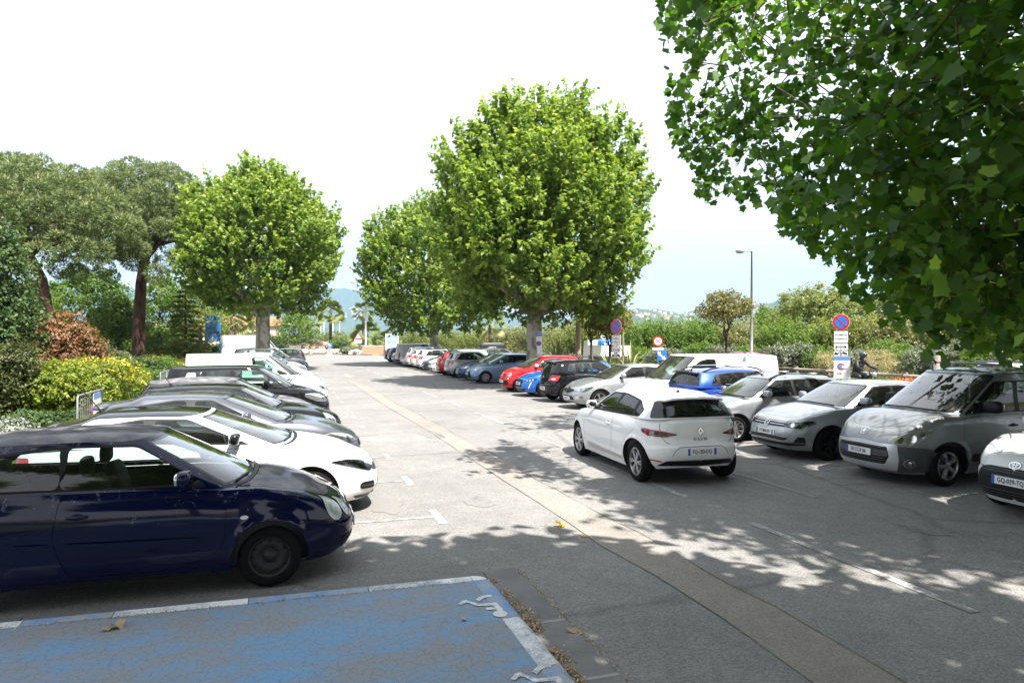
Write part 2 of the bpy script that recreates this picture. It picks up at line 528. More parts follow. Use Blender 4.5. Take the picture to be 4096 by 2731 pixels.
class Car:
    def __init__(s, **k):
        p = dict(BASE); p.update(k); s.p = p
        s.L, s.W = p['L'], p['W']; s.w = s.W / 2
        s.fE, s.fcr, s.fzb, s.fg = pchip(p['E']), pchip(p['cr']), pchip(p['zb']), pchip(p['g'])
        s.fF, s.fR, s.froof = pchip(p['setF']), pchip(p['setR']), pchip(p['roof'])
        s.xm = 0.0
        q = np.linspace(0, 1, 900); q = q * q / (q * q + (1 - q) ** 2)
        s.tht = np.concatenate([q[:-1] * math.pi / 2, math.pi / 2 + q * math.pi / 2])
        x, y, z = s.shell(s.tht, np.full(len(s.tht), .5))
        s.at = np.concatenate([[0], np.cumsum(np.hypot(np.diff(x), np.diff(y)))])
        s.A = s.at[-1]
        x, y, z = s.gh(s.tht, np.full(len(s.tht), .5))
        s.gat = np.concatenate([[0], np.cumsum(np.sqrt(np.diff(x) ** 2 + np.diff(y) ** 2))])
        s.GA = s.gat[-1]
        s.hs = 0.75
        s.arch = []
    # surfaces
    def deck(s, x, y):
        d = s.L / 2 - x
        return s.fE(d) - s.fcr(d) * np.abs(y / s.w) ** 2.5
    def roofz(s, x, y):
        d = s.L / 2 - x; r = np.abs(y) / (s.w * s.p['wt'])
        return s.froof(d) - s.p['c1'] * r ** 2 - s.p['c2'] * r ** 8
    def plan(s, th, v):
        f = th < math.pi / 2
        n = np.where(f, s.p['nf'], s.p['nr'])
        ct, st = np.abs(np.cos(th)) ** (2 / n), np.abs(np.sin(th)) ** (2 / n)
        vc = np.clip(v, 0, 1)
        x = s.xm + np.where(f, s.L / 2 - s.fF(vc) - s.xm, -s.L / 2 + s.fR(vc) - s.xm) * ct
        return x, s.w * s.fg(vc) * st
    def shell(s, th, v):
        x, y = s.plan(th, v)
        xt, yt = s.plan(th, np.ones_like(th))
        xb, _ = s.plan(th, np.zeros_like(th))
        zt = s.deck(xt, yt); zb = s.fzb(s.L / 2 - xb)
        z = zb + (zt - zb) * v
        for d in (s.p['fo'], s.p['fo'] + s.p['wb']):
            rr = np.hypot(s.L / 2 - x - d, z - s.p['R'])
            y = y + .016 * np.exp(-((rr - s.p['R'] - s.p['gap'] - .01) / .045) ** 2) * np.clip((y / s.w - .6) * 4, 0, 1)
        return x, y, z
    def sh3(s, a, v, off=0.0):
        f = lambda a, v: np.stack(s.shell(np.interp(a, s.at, s.tht), v), 1)
        P = f(a, v); e = .004
        a0, a1 = np.clip(a - e, 0, s.A), np.clip(a + e, 0, s.A)
        v0, v1 = v - e, np.minimum(v + e, 1)
        N = np.cross(f(a1, v) - f(a0, v), f(a, v1) - f(a, v0))
        # symmetric across the centre lines
        N[a < 1e-6, 1] = 0; N[a > s.A - 1e-6, 1] = 0
        N /= np.linalg.norm(N, axis=1)[:, None] + 1e-12
        return P + N * off, N
    def gh(s, th, t):
        p = s.p; f = th < math.pi / 2; n = p['ng']
        ct, st = np.abs(np.cos(th)) ** (2 / n), np.abs(np.sin(th)) ** (2 / n)
        xc, xt0 = s.L / 2 - p['dc'], s.L / 2 - p['dt']
        xr, xr0 = s.L / 2 - p['rb'], s.L / 2 - p['rt']
        mb, mt = p.get('mb', (xc + xr) / 2), p.get('mt', (xt0 + xr0) / 2)
        bw = p['bow'] * st ** 2 * np.abs(np.cos(th)) ** .5
        wb_ = s.w * s.fg(np.ones_like(th)) * .985
        bx = mb + np.where(f, xc - mb, xr - mb) * ct - np.where(f, bw, -bw * .4)
        by = wb_ * st
        tx = mt + np.where(f, xt0 - mt, xr0 - mt) * ct - np.where(f, bw * .8, -bw * .4)
        ty = s.w * p['wt'] * st
        bz = s.deck(bx, by) - .004
        tz = s.roofz(tx, ty)
        k = p['bulge'] * 4 * t * (1 - t)
        return bx + (tx - bx) * t + k * np.cos(th) * .7, by + (ty - by) * t + k * np.sin(th), bz + (tz - bz) * t
    def g3(s, a, t, off=0.0):
        f = lambda a, t: np.stack(s.gh(np.interp(a, s.gat, s.tht), t), 1)
        P = f(a, t); e = .004
        N = np.cross(f(np.clip(a + e, 0, s.GA), t) - f(np.clip(a - e, 0, s.GA), t), f(a, np.minimum(t + e, 1)) - f(a, np.maximum(t - e, 0)))
        N[a < 1e-6, 1] = 0; N[a > s.GA - 1e-6, 1] = 0
        N /= np.linalg.norm(N, axis=1)[:, None] + 1e-12
        return P + N * off, N
    # inverse maps to patch coordinates
    def side(s, P):
        P = np.asarray(P, float); x = s.L / 2 - P[:, 0]; z = P[:, 1]
        v = np.full(len(P), .5)
        for _ in range(6):
            f = x > s.xm; vc = np.clip(v, 0, 1)
            ax = np.where(f, s.L / 2 - s.fF(vc), -s.L / 2 + s.fR(vc))
            n = np.where(f, s.p['nf'], s.p['nr'])
            c = np.clip((x - s.xm) / (ax - s.xm), 0, 1) ** (n / 2)
            th = np.where(f, np.arccos(c), math.pi - np.arccos(c))
            xt, yt = s.plan(th, np.ones_like(th)); xb, _ = s.plan(th, np.zeros_like(th))
            zt, zb = s.deck(xt, yt), s.fzb(s.L / 2 - xb)
            v = (z - zb) / (zt - zb)
        return np.stack([np.interp(th, s.tht, s.at), v], 1)
    def front(s, P, rear=False):
        P = np.asarray(P, float); a = s.A - P[:, 0] if rear else P[:, 0]
        th = np.interp(a, s.at, s.tht)
        xt, yt = s.plan(th, np.ones_like(th)); xb, _ = s.plan(th, np.zeros_like(th))
        zt, zb = s.deck(xt, yt), s.fzb(s.L / 2 - xb)
        return np.stack([a, (P[:, 1] - zb) / (zt - zb)], 1)
    def ghs(s, P):
        P = np.asarray(P, float); x = s.L / 2 - P[:, 0]; z = P[:, 1]
        th = np.full(len(P), math.pi / 2); t = np.full(len(P), .5)
        for _ in range(4):
            lo, hi = np.full(len(P), .25), np.full(len(P), math.pi - .25)
            for _ in range(14):
                mid = (lo + hi) / 2
                gt = s.gh(mid, t)[0] > x
                lo = np.where(gt, mid, lo); hi = np.where(gt, hi, mid)
            th = (lo + hi) / 2
            z0 = s.gh(th, np.zeros_like(th))[2]; z1 = s.gh(th, np.ones_like(th))[2]
            t = np.clip((z - z0) / (z1 - z0), .015, .975)
        return np.stack([np.interp(th, s.tht, s.gat), t], 1)
    # patches
    def patch(s, fn, outer, holes, sp, off=0.0, hs=None, mirror=True):
        hs = hs or s.hs; S = np.array([1, hs])
        v, f = tri_region(np.asarray(outer) * S, [np.asarray(h) * S for h in holes], sp)
        P, N = fn(v[:, 0], v[:, 1] / hs, off)
        return P, f, N
    @staticmethod
    def mir(P, f, N):
        return P * [1, -1, 1], f[:, ::-1], N * [1, -1, 1]
    @staticmethod
    def cat(parts):
        V, F, N, b = [], [], [], 0
        for P, f, n in parts:
            V.append(P); F.append(f + b); N.append(n); b += len(P)
        return np.concatenate(V), np.concatenate(F), np.concatenate(N)

WHEELS = {}
def wheel_mesh(kind, Rr, rim, wd):
    k = (kind, round(Rr, 3), round(rim, 3))
    if k in WHEELS: return WHEELS[k]
    h = wd / 2; s = .012
    t = MB().rev([(rim - .004, -h + .02), (rim + .008, -h), (Rr - .045, -h - .006), (Rr - .02, -h + .012), (Rr - .004, -h + .045), (Rr, 0), (Rr - .004, h - .045), (Rr - .02, h - .012), (Rr - .045, h + .006), (rim + .03, h + .004), (rim + .008, h - .004), (rim - .006, h - .022)], 40, 'Y')
    r = MB()
    if kind == 'steel':
        r.rev([(rim + .004, h - .012), (rim - .008, h - .012), (rim - .018, h - .035), (rim * .86, h - .05), (rim * .78, h - .028), (rim * .55, h - .03), (rim * .42, h - .05), (rim * .3, h - .05), (rim * .26, h - .03), (.001, h - .028)], 36, 'Y', mi=0)
        for i in range(12):
            a = 2 * math.pi * i / 12
            r.rev([(.001, h - .026), (.016 if i % 2 else .009, h - .026)], 8, 'Y', (rim * .8 * math.cos(a), 0, rim * .8 * math.sin(a)), 1)
        for i in range(5):
            a = 2 * math.pi * i / 5 + .3
            r.rev([(.011, h - .05), (.011, h - .035), (.001, h - .034)], 8, 'Y', (rim * .36 * math.cos(a), 0, rim * .36 * math.sin(a)), 2)
        ms = [M_STEELW, M_WELL, M_DKALLOY]
    else:
        n, wide, taper, dark = {'s5': (5, .085, 1.0, 0), 's6': (6, .052, 1.1, 0), 's7': (7, .05, .9, 0), 's9': (9, .052, 1.5, 0), 's5d': (5, .09, 1.2, 1), 's7d': (7, .055, 1.0, 1), 's10': (10, .03, 1.2, 0), 'v6': (6, .055, .9, 0)}[kind]
        r.rev([(rim + .005, h - .010), (rim - .012, h - .008), (rim - .02, h - .03), (rim - .022, -h + .03)], 40, 'Y', mi=0)
        r.rev([(rim - .02, h - .075), (.001, h - .075)], 24, 'Y', mi=1)
        r.rev([(.052, h - .05), (.05, h - .018), (.034, h - .014), (.001, h - .012)], 18, 'Y', mi=0)
        for i in range(n):
            a = 2 * math.pi * i / n
            for da in ((-.13, .13) if kind == 'v6' else (0,)):
                c, sn = math.cos(a + da), math.sin(a + da)
                ci, si = math.cos(a), math.sin(a)
                w0, w1 = wide * .5 * .8, wide * .5 * taper * (.75 if kind == 'v6' else 1)
                V = []
                for rr, w_, y0, y1 in ((.035, w0, h - .06, h - .018), (rim * .6, (w0 + w1) / 2, h - .05, h - .010), (rim - .014, w1, h - .06, h - .018)):
                    cc, ss = (ci, si) if rr < .05 else (c, sn)
                    for sg in (-1, 1):
                        V.append((rr * cc - sg * w_ * ss, y0, rr * ss + sg * w_ * cc))
                        V.append((rr * cc - sg * w_ * .7 * ss, y1, rr * ss + sg * w_ * .7 * cc))
                F = []
                for j in (0, 4):
                    F += [(j + 1, j + 3, j + 7, j + 5), (j, j + 1, j + 5, j + 4), (j + 3, j + 2, j + 6, j + 7)]
                r.add(V, F, 0)
            b = 2 * math.pi * (i + .5) / n
            if n <= 7: r.rev([(.008, h - .05), (.008, h - .03), (.001, h - .029)], 6, 'Y', (.062 * math.cos(b), 0, .062 * math.sin(b)), 1)
        ms = [M_DKALLOY if dark else M_SILVER, M_WELL, M_WELL]
    WHEELS[k] = (t.mesh('tyre', M_RUBBER, True), r.mesh('rim', ms, kind == 'steel'))
    return WHEELS[k]

def plate(parent, P, yaw, text, w=.50, h=.105, tilt=0.0, old=False):
    """number plate facing local +x turned by yaw"""
    q = Matrix.Translation(P) @ Matrix.Rotation(yaw, 4, 'Z') @ Matrix.Rotation(-tilt, 4, 'Y')
    b = MB().box((0, 0, 0), (.012, w, h), 0)
    b.box((.002, -w / 2 + .022, 0), (.0105, .043, h - .002), 1)
    if not old: b.box((.002, w / 2 - .022, 0), (.0105, .043, h - .002), 1)
    o = b.build('number_plate', [M_PLATE, M_PBLUE], parent)
    o.matrix_local = q
    # lettering reads from outside: text x -> local +y
    T = Matrix(((0, 0, 1, .0085), (1, 0, 0, .0), (0, 1, 0, 0), (0, 0, 0, 1)))
    text_obj('plate_lettering', text, h * .82, M_INK, o, T, .0006, .78)
    return o

def make_car(name, spec, colour, label, loc, rz, lod=.06, wheel='s5', feats=(), doors=(), wins=(), dlo=None, roofc=None, pf=None, pr=None,
             tint=None, hood=None, mirror=None, handles=(), extras=None, steer=True, cat='car', group=None, wiper=True, seats=True, lowc=None):
    c = Car(**spec); p = c.p; L, w = c.L, c.w
    root = empty(name, (loc[0], loc[1], loc[2] if len(loc) > 2 else 0), rz)
    tag(root, label, cat, group)
    roofc = roofc or colour; hood = hood or colour
    gd = M_GLASSD
    X = lambda d: L / 2 - d
    # --- lower shell with wheel openings and door gaps
    holes = []
    for d in (p['fo'], p['fo'] + p['wb']):
        ra = p['R'] + p['gap']
        holes.append(c.side([(d + ra * math.cos(t), p['R'] + .01 + ra * math.sin(t)) for t in np.linspace(0, 2 * math.pi, 33)[:-1]]))
    dpoly = [c.side(rnd(q, .07, 4)) for q in doors]
    S = np.array([1, c.hs])
    parts = []
    q = c.patch(c.sh3, [(0, 0), (c.A, 0), (c.A, 1), (0, 1)], holes + dpoly, lod)
    parts += [q, c.mir(*q)]
    # --- deck: bonnet is a part, shoulders stay with the body
    th = c.tht[::24]; th = np.append(th, math.pi)
    ox, oy = c.plan(th, np.ones_like(th))
    bx, by, bz = c.gh(th, np.zeros_like(th))
    outer = [(x, y) for x, y in zip(ox, oy)] + [(x, -y) for x, y in zip(ox[::-1], oy[::-1])][1:-1]
    inner = [(x, y) for x, y in zip(bx, by)] + [(x, -y) for x, y in zip(bx[::-1], by[::-1])][1:-1]
    def fdeck(x, y, off=0):
        z = c.deck(x, y); e = .004
        N = np.stack([-(c.deck(x + e, y) - c.deck(x - e, y)) / (2 * e), -(c.deck(x, y + e) - c.deck(x, y - e)) / (2 * e), np.ones_like(z)], 1)
        N /= np.linalg.norm(N, axis=1)[:, None]
        return np.stack([x, y, z], 1) + N * off, N
    hood_poly = None
    hx0 = X(p['dc']) + .03
    hp = [(x, y) for x, y in zip(ox, oy) if x > hx0 - .12]
    if len(hp) > 3:
        hp = [(x - .018, y * .93) for x, y in hp]
        bw = [(x + .035, y) for x, y in zip(bx, by) if x > hx0 - .16 and y < hp[-1][1]]
        half = hp + [(b[0], b[1]) for b in bw[::-1]]
        hood_poly = half + [(x, -y) for x, y in half[::-1] if y > 1e-4]
        hood_poly = [q_ for i, q_ in enumerate(hood_poly) if i == 0 or (Vector(q_) - Vector(hood_poly[i - 1])).length > .012]
    v, f = tri_region(outer, [inner] + ([hood_poly] if hood_poly else []), lod)
    P, N = fdeck(v[:, 0], v[:, 1])
    parts.append((P, f, N))
    # --- greenhouse frame with openings
    gh_h = float(np.mean(c.gh(np.array([math.pi / 2]), np.array([1.]))[2] - c.gh(np.array([math.pi / 2]), np.array([0.]))[2]))
    pos = lambda yf, fr: np.interp(math.asin(yf ** (p['ng'] / 2)) if fr else math.pi - math.asin(yf ** (p['ng'] / 2)), c.tht, c.gat)
    aw = pos(p['ws'][0], True); t0, t1 = p['ws'][1:3]
    wsp = [(0, t0), (aw, t0 + .02), (aw - .02, t1 - .03), (aw - .06, t1), (0, t1)]
    ar = pos(p['rw'][0], False); r0, r1 = p['rw'][1:3]
    rwp = [(c.GA, r0), (ar + .02, r0 + .03), (ar, r0 + .09), (ar + .02, r1 - .05), (ar + .06, r1), (c.GA, r1)]
    gho = [wsp]
    has_rw = p['rw'][0] > 0.05
    if has_rw: gho.append(rwp)
    dl = c.ghs(rnd(dlo, .06, 4)) if dlo else None
    if dl is not None: gho.append(dl)
    q = c.patch(c.g3, [(0, 0), (c.GA, 0), (c.GA, 1), (0, 1)], gho, lod, hs=gh_h)
    gparts = [q, c.mir(*q)]
    # --- roof panel
    tx, ty, _ = c.gh(th, np.ones_like(th))
    ro = [(x, y) for x, y in zip(tx, ty)] + [(x, -y) for x, y in zip(tx[::-1], ty[::-1])][1:-1]
    v, f = tri_region(ro, [], lod * 1.2)
    def froof(x, y, off=0):
        z = c.roofz(x, y); e = .004
        N = np.stack([-(c.roofz(x + e, y) - c.roofz(x - e, y)) / (2 * e), -(c.roofz(x, y + e) - c.roofz(x, y - e)) / (2 * e), np.ones_like(z)], 1)
        N /= np.linalg.norm(N, axis=1)[:, None]
        return np.stack([x, y, z], 1) + N * off, N
    Pr, Nr = froof(v[:, 0], v[:, 1])
    V, F, N = c.cat(parts + gparts)
    body = obj('body', V, F, colour, root, N=N)
    roof = obj('roof', Pr, f, roofc, root, N=Nr)
    Pl, Nl = froof(v[:, 0] * .97, v[:, 1] * .97, -.03)
    obj('roof_lining', Pl, f[:, ::-1], M_HEADL, roof)
    if hood_poly:
        v, f = tri_region(inset(hood_poly, .004), [], lod)
        P, N = fdeck(v[:, 0], v[:, 1], .001)
        obj('bonnet', P, f, hood, root, N=N)
    # --- doors
    for dp, dq in zip(dpoly, doors):
        di = np.array(inset((dp * S).tolist(), .0045)) / S
        P, f, N = c.patch(c.sh3, di, [], lod)
        for sg in (1, -1):
            PP, ff, NN = (P, f, N) if sg == 1 else c.mir(P, f, N)
            dr = obj('door', PP, ff, colour, root, N=NN)
            cx = max(q_[0] for q_ in dq)
            for hd in handles:
                if min(q_[0] for q_ in dq) < hd[0] < cx:
                    hv = c.side([hd[:2]]); hp_, hn = c.sh3(hv[:, 0], hv[:, 1], .018)
                    b = MB().sup((0, 0, 0), (.17, .03, .032), .5)
                    b.sup((-.0, -.018, 0), (.10, .012, .06), .9, mi=1)
                    b.build('handle', [hd[2] if len(hd) > 2 else colour, M_BLACK], dr, True, (hp_[0][0], sg * hp_[0][1], hp_[0][2]), (0, 0, 0 if sg > 0 else math.pi))
    # --- glass
    P, f, N = c.patch(c.g3, wsp, [], .09, -.004, hs=gh_h)
    V, F, N = c.cat([(P, f, N), c.mir(P, f, N)])
    ws = obj('windscreen', V, F, M_SCREEN, root, N=N)
    # black edge of the screen
    wi = [(0, t0 + .035), (aw - .03, t0 + .055), (aw - .045, t1 - .05), (aw - .08, t1 - .03), (0, t1 - .03)]
    P, f, N = c.patch(c.g3, [(x + (.003 if i in (1, 2) else 0), y) for i, (x, y) in enumerate(wsp)], [wi], .12, -.002, hs=gh_h)
    V, F, N = c.cat([(P, f, N), c.mir(P, f, N)])
    obj('screen_edge', V, F, M_GLOSSBLK, ws, N=N)
    if has_rw:
        P, f, N = c.patch(c.g3, rwp, [], .09, -.003, hs=gh_h)
        V, F, N = c.cat([(P, f, N), c.mir(P, f, N)])
        rwo = obj('rear_window', V, F, p.get('rglass', gd), root, N=N)
        if wiper:
            a0, n0 = c.g3(np.array([c.GA - .02, c.GA - .36]), np.array([r0 + .08, r0 + .20]), .015)
            MB().tube([a0[0], a0[1]], .009, 5).build('rear_wiper', M_BLACK, rwo)
    if dl is not None:
        ghw = [c.ghs(rnd(q, .045, 3)) for q in wins]
        P, f, N = c.patch(c.g3, dl, ghw, .09, .001, hs=gh_h)
        for sg in (1, -1):
            PP, ff, NN = (P, f, N) if sg == 1 else c.mir(P, f, N)
            fr = obj('window_frame', PP, ff, p.get('frame', M_BLACK), root, N=NN)
            for i, wq in enumerate(ghw):
                P2, f2, N2 = c.patch(c.g3, wq, [], .12, -.003, hs=gh_h)
                if sg == -1: P2, f2, N2 = c.mir(P2, f2, N2)
                obj('side_window', P2, f2, gd if (tint is not None and i >= tint) else M_GLASS, root, N=N2)
    # --- inner liner, floor, dashboard, seats
    la = np.linspace(c.A * .02, c.A * .98, 40)
    IV, IF = [], []
    for sg in (1, -1):
        b = len(IV)
        for vv in (.02, .5, .97):
            P, _ = c.sh3(la, np.full(40, vv), -.06)
            IV += [(x, sg * y, z) for x, y, z in P]
        for j in range(2):
            for i in range(39):
                IF.append((b + j * 40 + i, b + j * 40 + i + 1, b + (j + 1) * 40 + i + 1, b + (j + 1) * 40 + i))
    b = len(IV)
    P, _ = c.sh3(np.linspace(0, c.A, 30), np.full(30, .02), -.03)
    IV += [tuple(q_) for q_ in P] + [(x, -y, z) for x, y, z in P[::-1][1:-1]]
    IF.append(tuple(range(b, len(IV))))
    fl = obj('interior', IV, IF, M_TRIM, root)
    zf = .42 + p.get('seatz', 0)
    dsh = MB()
    dx = X(p['dc']) - .02
    zz = float(c.fE(p['dc'])) - .03
    dsh.prism([(dx, -w * .8, zz), (dx - .45, -w * .82, zz - .04), (dx - .60, -w * .82, zz - .14), (dx - .5, -w * .82, zz - .4), (dx, -w * .8, zz - .4)], (0, w * 1.62, 0))
    dsh.build('dashboard', M_TRIM, root)
    if seats:
        xs = X(p['dt']) - .30 + p.get('seatx', 0)
        for sy in (.36, -.36):
            b = MB()
            b.sup((xs + .18, sy, zf + .02), (.52, .48, .18), .45)
            b.sup((xs - .16, sy, zf + .34), (.17, .46, .66), .45, Q=Matrix.Rotation(-.28, 3, 'Y'))
            b.sup((xs - .29, sy, zf + .74), (.10, .26, .17), .6)
            b.build('front_seat', M_SEAT, root, True)
        b = MB()
        b.sup((xs - .78, 0, zf), (.5, 1.2, .18), .4)
        b.sup((xs - 1.06, 0, zf + .32), (.18, 1.2, .55), .35, Q=Matrix.Rotation(-.3, 3, 'Y'))
        for sy in (-.38, .38): b.sup((xs - 1.18, sy, zf + .64), (.09, .24, .15), .6)
        b.build('rear_seat', M_SEAT, root, True)
        b = MB(); pts = [(0, .185 * math.cos(t), .185 * math.sin(t)) for t in np.linspace(0, 2 * math.pi, 21)]
        b.tube(pts, .014, 6, cap=False); b.tube([(0, -.18, 0), (0, .18, 0)], .014, 5); b.tube([(0, 0, 0), (.22, 0, -.05)], .035, 6)
        b.build('steering_wheel', M_TRIM, root, True, (xs + .50, .36, zf + .42), (0, -.42, 0))
    # --- wheels
    twd = p.get('tw', .185)
    tm, rm = wheel_mesh(wheel, p['R'], p['rim'], twd)
    for d in (p['fo'], p['fo'] + p['wb']):
        for sg in (1, -1):
            ya = c.side([(d, p['R'] + .16)]); ya = c.sh3(ya[:, 0], ya[:, 1])[0][0][1]
            yy = ya - .012 - twd / 2
            wo = empty('wheel', (X(d), sg * yy, p['R']), 0 if sg > 0 else math.pi, root)
            link('tyre', tm, wo); link('rim', rm, wo)
            ra = p['R'] + p['gap'] + .004
            n = 15; V, F = [], []
            tt = np.linspace(-.15, math.pi + .15, n)
            arc_ = np.stack([d - ra * np.cos(tt), p['R'] + .01 + ra * np.sin(tt)], 1)
            uv = c.side(arc_); yo = c.sh3(uv[:, 0], np.clip(uv[:, 1], 0, 1))[0][:, 1] - .006
            for i in range(n):
                for yv in (yo[i], w - .36):
                    V.append((X(arc_[i][0]), sg * yv, arc_[i][1]))
            for i in range(n - 1): F.append((2 * i, 2 * i + 1, 2 * i + 3, 2 * i + 2))
            F.append(tuple(2 * i + 1 for i in range(n)))
            obj('wheel_arch_liner', V, F, M_WELL, root)
    # --- surface features
    for ft in feats:
        kind, nm, m, P, off = ft[:5]
        if len(kind) == 2:                    # shut line: a thin dark strip along a polyline
            Q = np.array(P, float); Q = np.concatenate([resample_open(Q, .06)])
            T = np.gradient(Q, axis=0); T /= np.linalg.norm(T, axis=1)[:, None] + 1e-9
            nn = np.stack([-T[:, 1], T[:, 0]], 1) * (ft[5] if len(ft) > 5 else .0035)
            fn = c.side if kind[0] == 'S' else (lambda q_, r_=(kind[0] == 'R'): c.front(q_, r_))
            ua, ub = fn(Q + nn), fn(Q - nn)
            pa, na = c.sh3(ua[:, 0], ua[:, 1], off); pb, nb = c.sh3(ub[:, 0], ub[:, 1], off)
            n_ = len(Q)
            cen = kind[0] in 'FR' and Q[:, 0].min() < .001
            V = np.concatenate([pa, pb]); F = np.array([(i, i + 1, n_ + i + 1, n_ + i) for i in range(n_ - 1)])
            for sg in (1, -1):
                obj(nm, V * [1, sg, 1], F, m, root)
            continue
        opt = ft[5] if len(ft) > 5 else {}
        P = rnd(P, opt.get('r', .03), 3) if opt.get('r', .03) > 0 else P
        uv = c.side(P) if kind == 'S' else c.front(P, kind == 'R')
        uv[:, 1] = np.clip(uv[:, 1], .002, .998)
        cen = kind in 'FR' and min(q_[0] for q_ in P) < .001
        if cen:
            uv[:, 0] = np.clip(uv[:, 0], 0, c.A)
        hl = []
        if 'hole' in opt:
            hh = c.side(rnd(opt['hole'], .02, 2)) if kind == 'S' else c.front(rnd(opt['hole'], .02, 2), kind == 'R')
            hl = [hh]
        A_, f_, N_ = c.patch(c.sh3, uv, hl, opt.get('sp', .05), off)
        kids = opt.get('kids', ())
        sides = [(1, None)] if cen else [(1, 1), (-1, 1)]
        for sg, _ in sides:
            if cen: V, F, N = c.cat([(A_, f_, N_), c.mir(A_, f_, N_)])
            else: V, F, N = (A_, f_, N_) if sg == 1 else c.mir(A_, f_, N_)
            fo_ = obj(nm, V, F, m, root, N=N)
            for kd in kids:      # sub-parts laid on the feature
                kn, km, kP, koff = kd[:4]
                kr = kd[4] if len(kd) > 4 else .02
                kP = rnd(kP, kr, 3) if kr > 0 else kP
                ku = c.side(kP) if kind == 'S' else c.front(kP, kind == 'R')
                kc = kind in 'FR' and min(q_[0] for q_ in kP) < .001
                B_, g_, M_ = c.patch(c.sh3, ku, [], .05, koff)
                if kc and cen: B_, g_, M_ = c.cat([(B_, g_, M_), c.mir(B_, g_, M_)])
                elif sg == -1: B_, g_, M_ = c.mir(B_, g_, M_)
                if cen and not kc:
                    B_, g_, M_ = c.cat([(B_, g_, M_), c.mir(B_, g_, M_)])
                obj(kn, B_, g_, km, fo_, N=M_)
    # --- mirrors
    md, mz = p.get('mir', (p['dc'] + .42, float(c.fE(p['dc'] + .4)) + .07))
    bp = c.ghs([(md, mz)]); pm, _ = c.g3(bp[:, 0], bp[:, 1], 0)
    ms = p.get('mirs', 1.0)
    for sg in (1, -1):
        yb = pm[0][1]
        b = MB()
        b.sup((0, .115 * ms, .03), (.115 * ms, .21 * ms, .145 * ms), .62, 16, 10, Q=Matrix.Rotation(.18, 3, 'Z'))
        b.sup((-.045, .12 * ms, .03), (.035, .185 * ms, .115 * ms), .5, mi=1, Q=Matrix.Rotation(.18, 3, 'Z'))
        b.sup((.01, .02, -.03), (.09, .14, .045), .7, mi=2)
        mo = b.build('mirror', [mirror or colour, M_CHROME, M_BLACK], root, True)
        mo.location = (X(md), sg * (yb - .01), mz)
        if sg < 0:
            mo.scale = (1, -1, 1)
    # --- wipers, plates
    if wiper:
        for s0, s1 in ((.52, -.05), (-.02, -.55)):
            a = np.array([abs(s0), abs(s1)]); tt = np.array([.05, .055])
            A_, _ = c.g3(a, tt, .02)
            if s0 < 0: A_[0][1] *= -1
            if s1 < 0: A_[1][1] *= -1
            mid = (A_[0] + A_[1]) / 2 + np.array([.035, 0, .004])
            MB().tube([A_[0], mid, A_[1]], .011, 5).build('wiper', M_BLACK, root)
        V, F = [], []
        la = np.linspace(0, aw * .99, 12); P0, _ = c.g3(la, np.full(12, .0), .0)
        V = [(x + .035, y, float(c.deck(x + .035, y)) + .006) for x, y, z in P0] + [(x - .005, y, z + .014) for x, y, z in P0]
        V += [(x, -y, z) for x, y, z in V]
        for b0 in (0, 24):
            F += [(b0 + i, b0 + i + 1, b0 + 13 + i, b0 + 12 + i) for i in range(11)]
        obj('cowl', V, F, M_BLACK, root)
    for pl, yaw in ((pf, 0.0), (pr, math.pi)):
        if pl:
            a, vz = (0.0 if yaw == 0 else c.A), pl[1]
            uv = c.front([(0.0, vz)], yaw != 0)
            P, N = c.sh3(uv[:, 0], uv[:, 1], pl[2] if len(pl) > 2 else .014)
            plate(root, Vector(P[0]), yaw, pl[0], tilt=math.asin(float(np.clip(N[0][2], -.5, .5))) * .7, old=len(pl) > 3)
    if extras: extras(c, root, X)
    return root
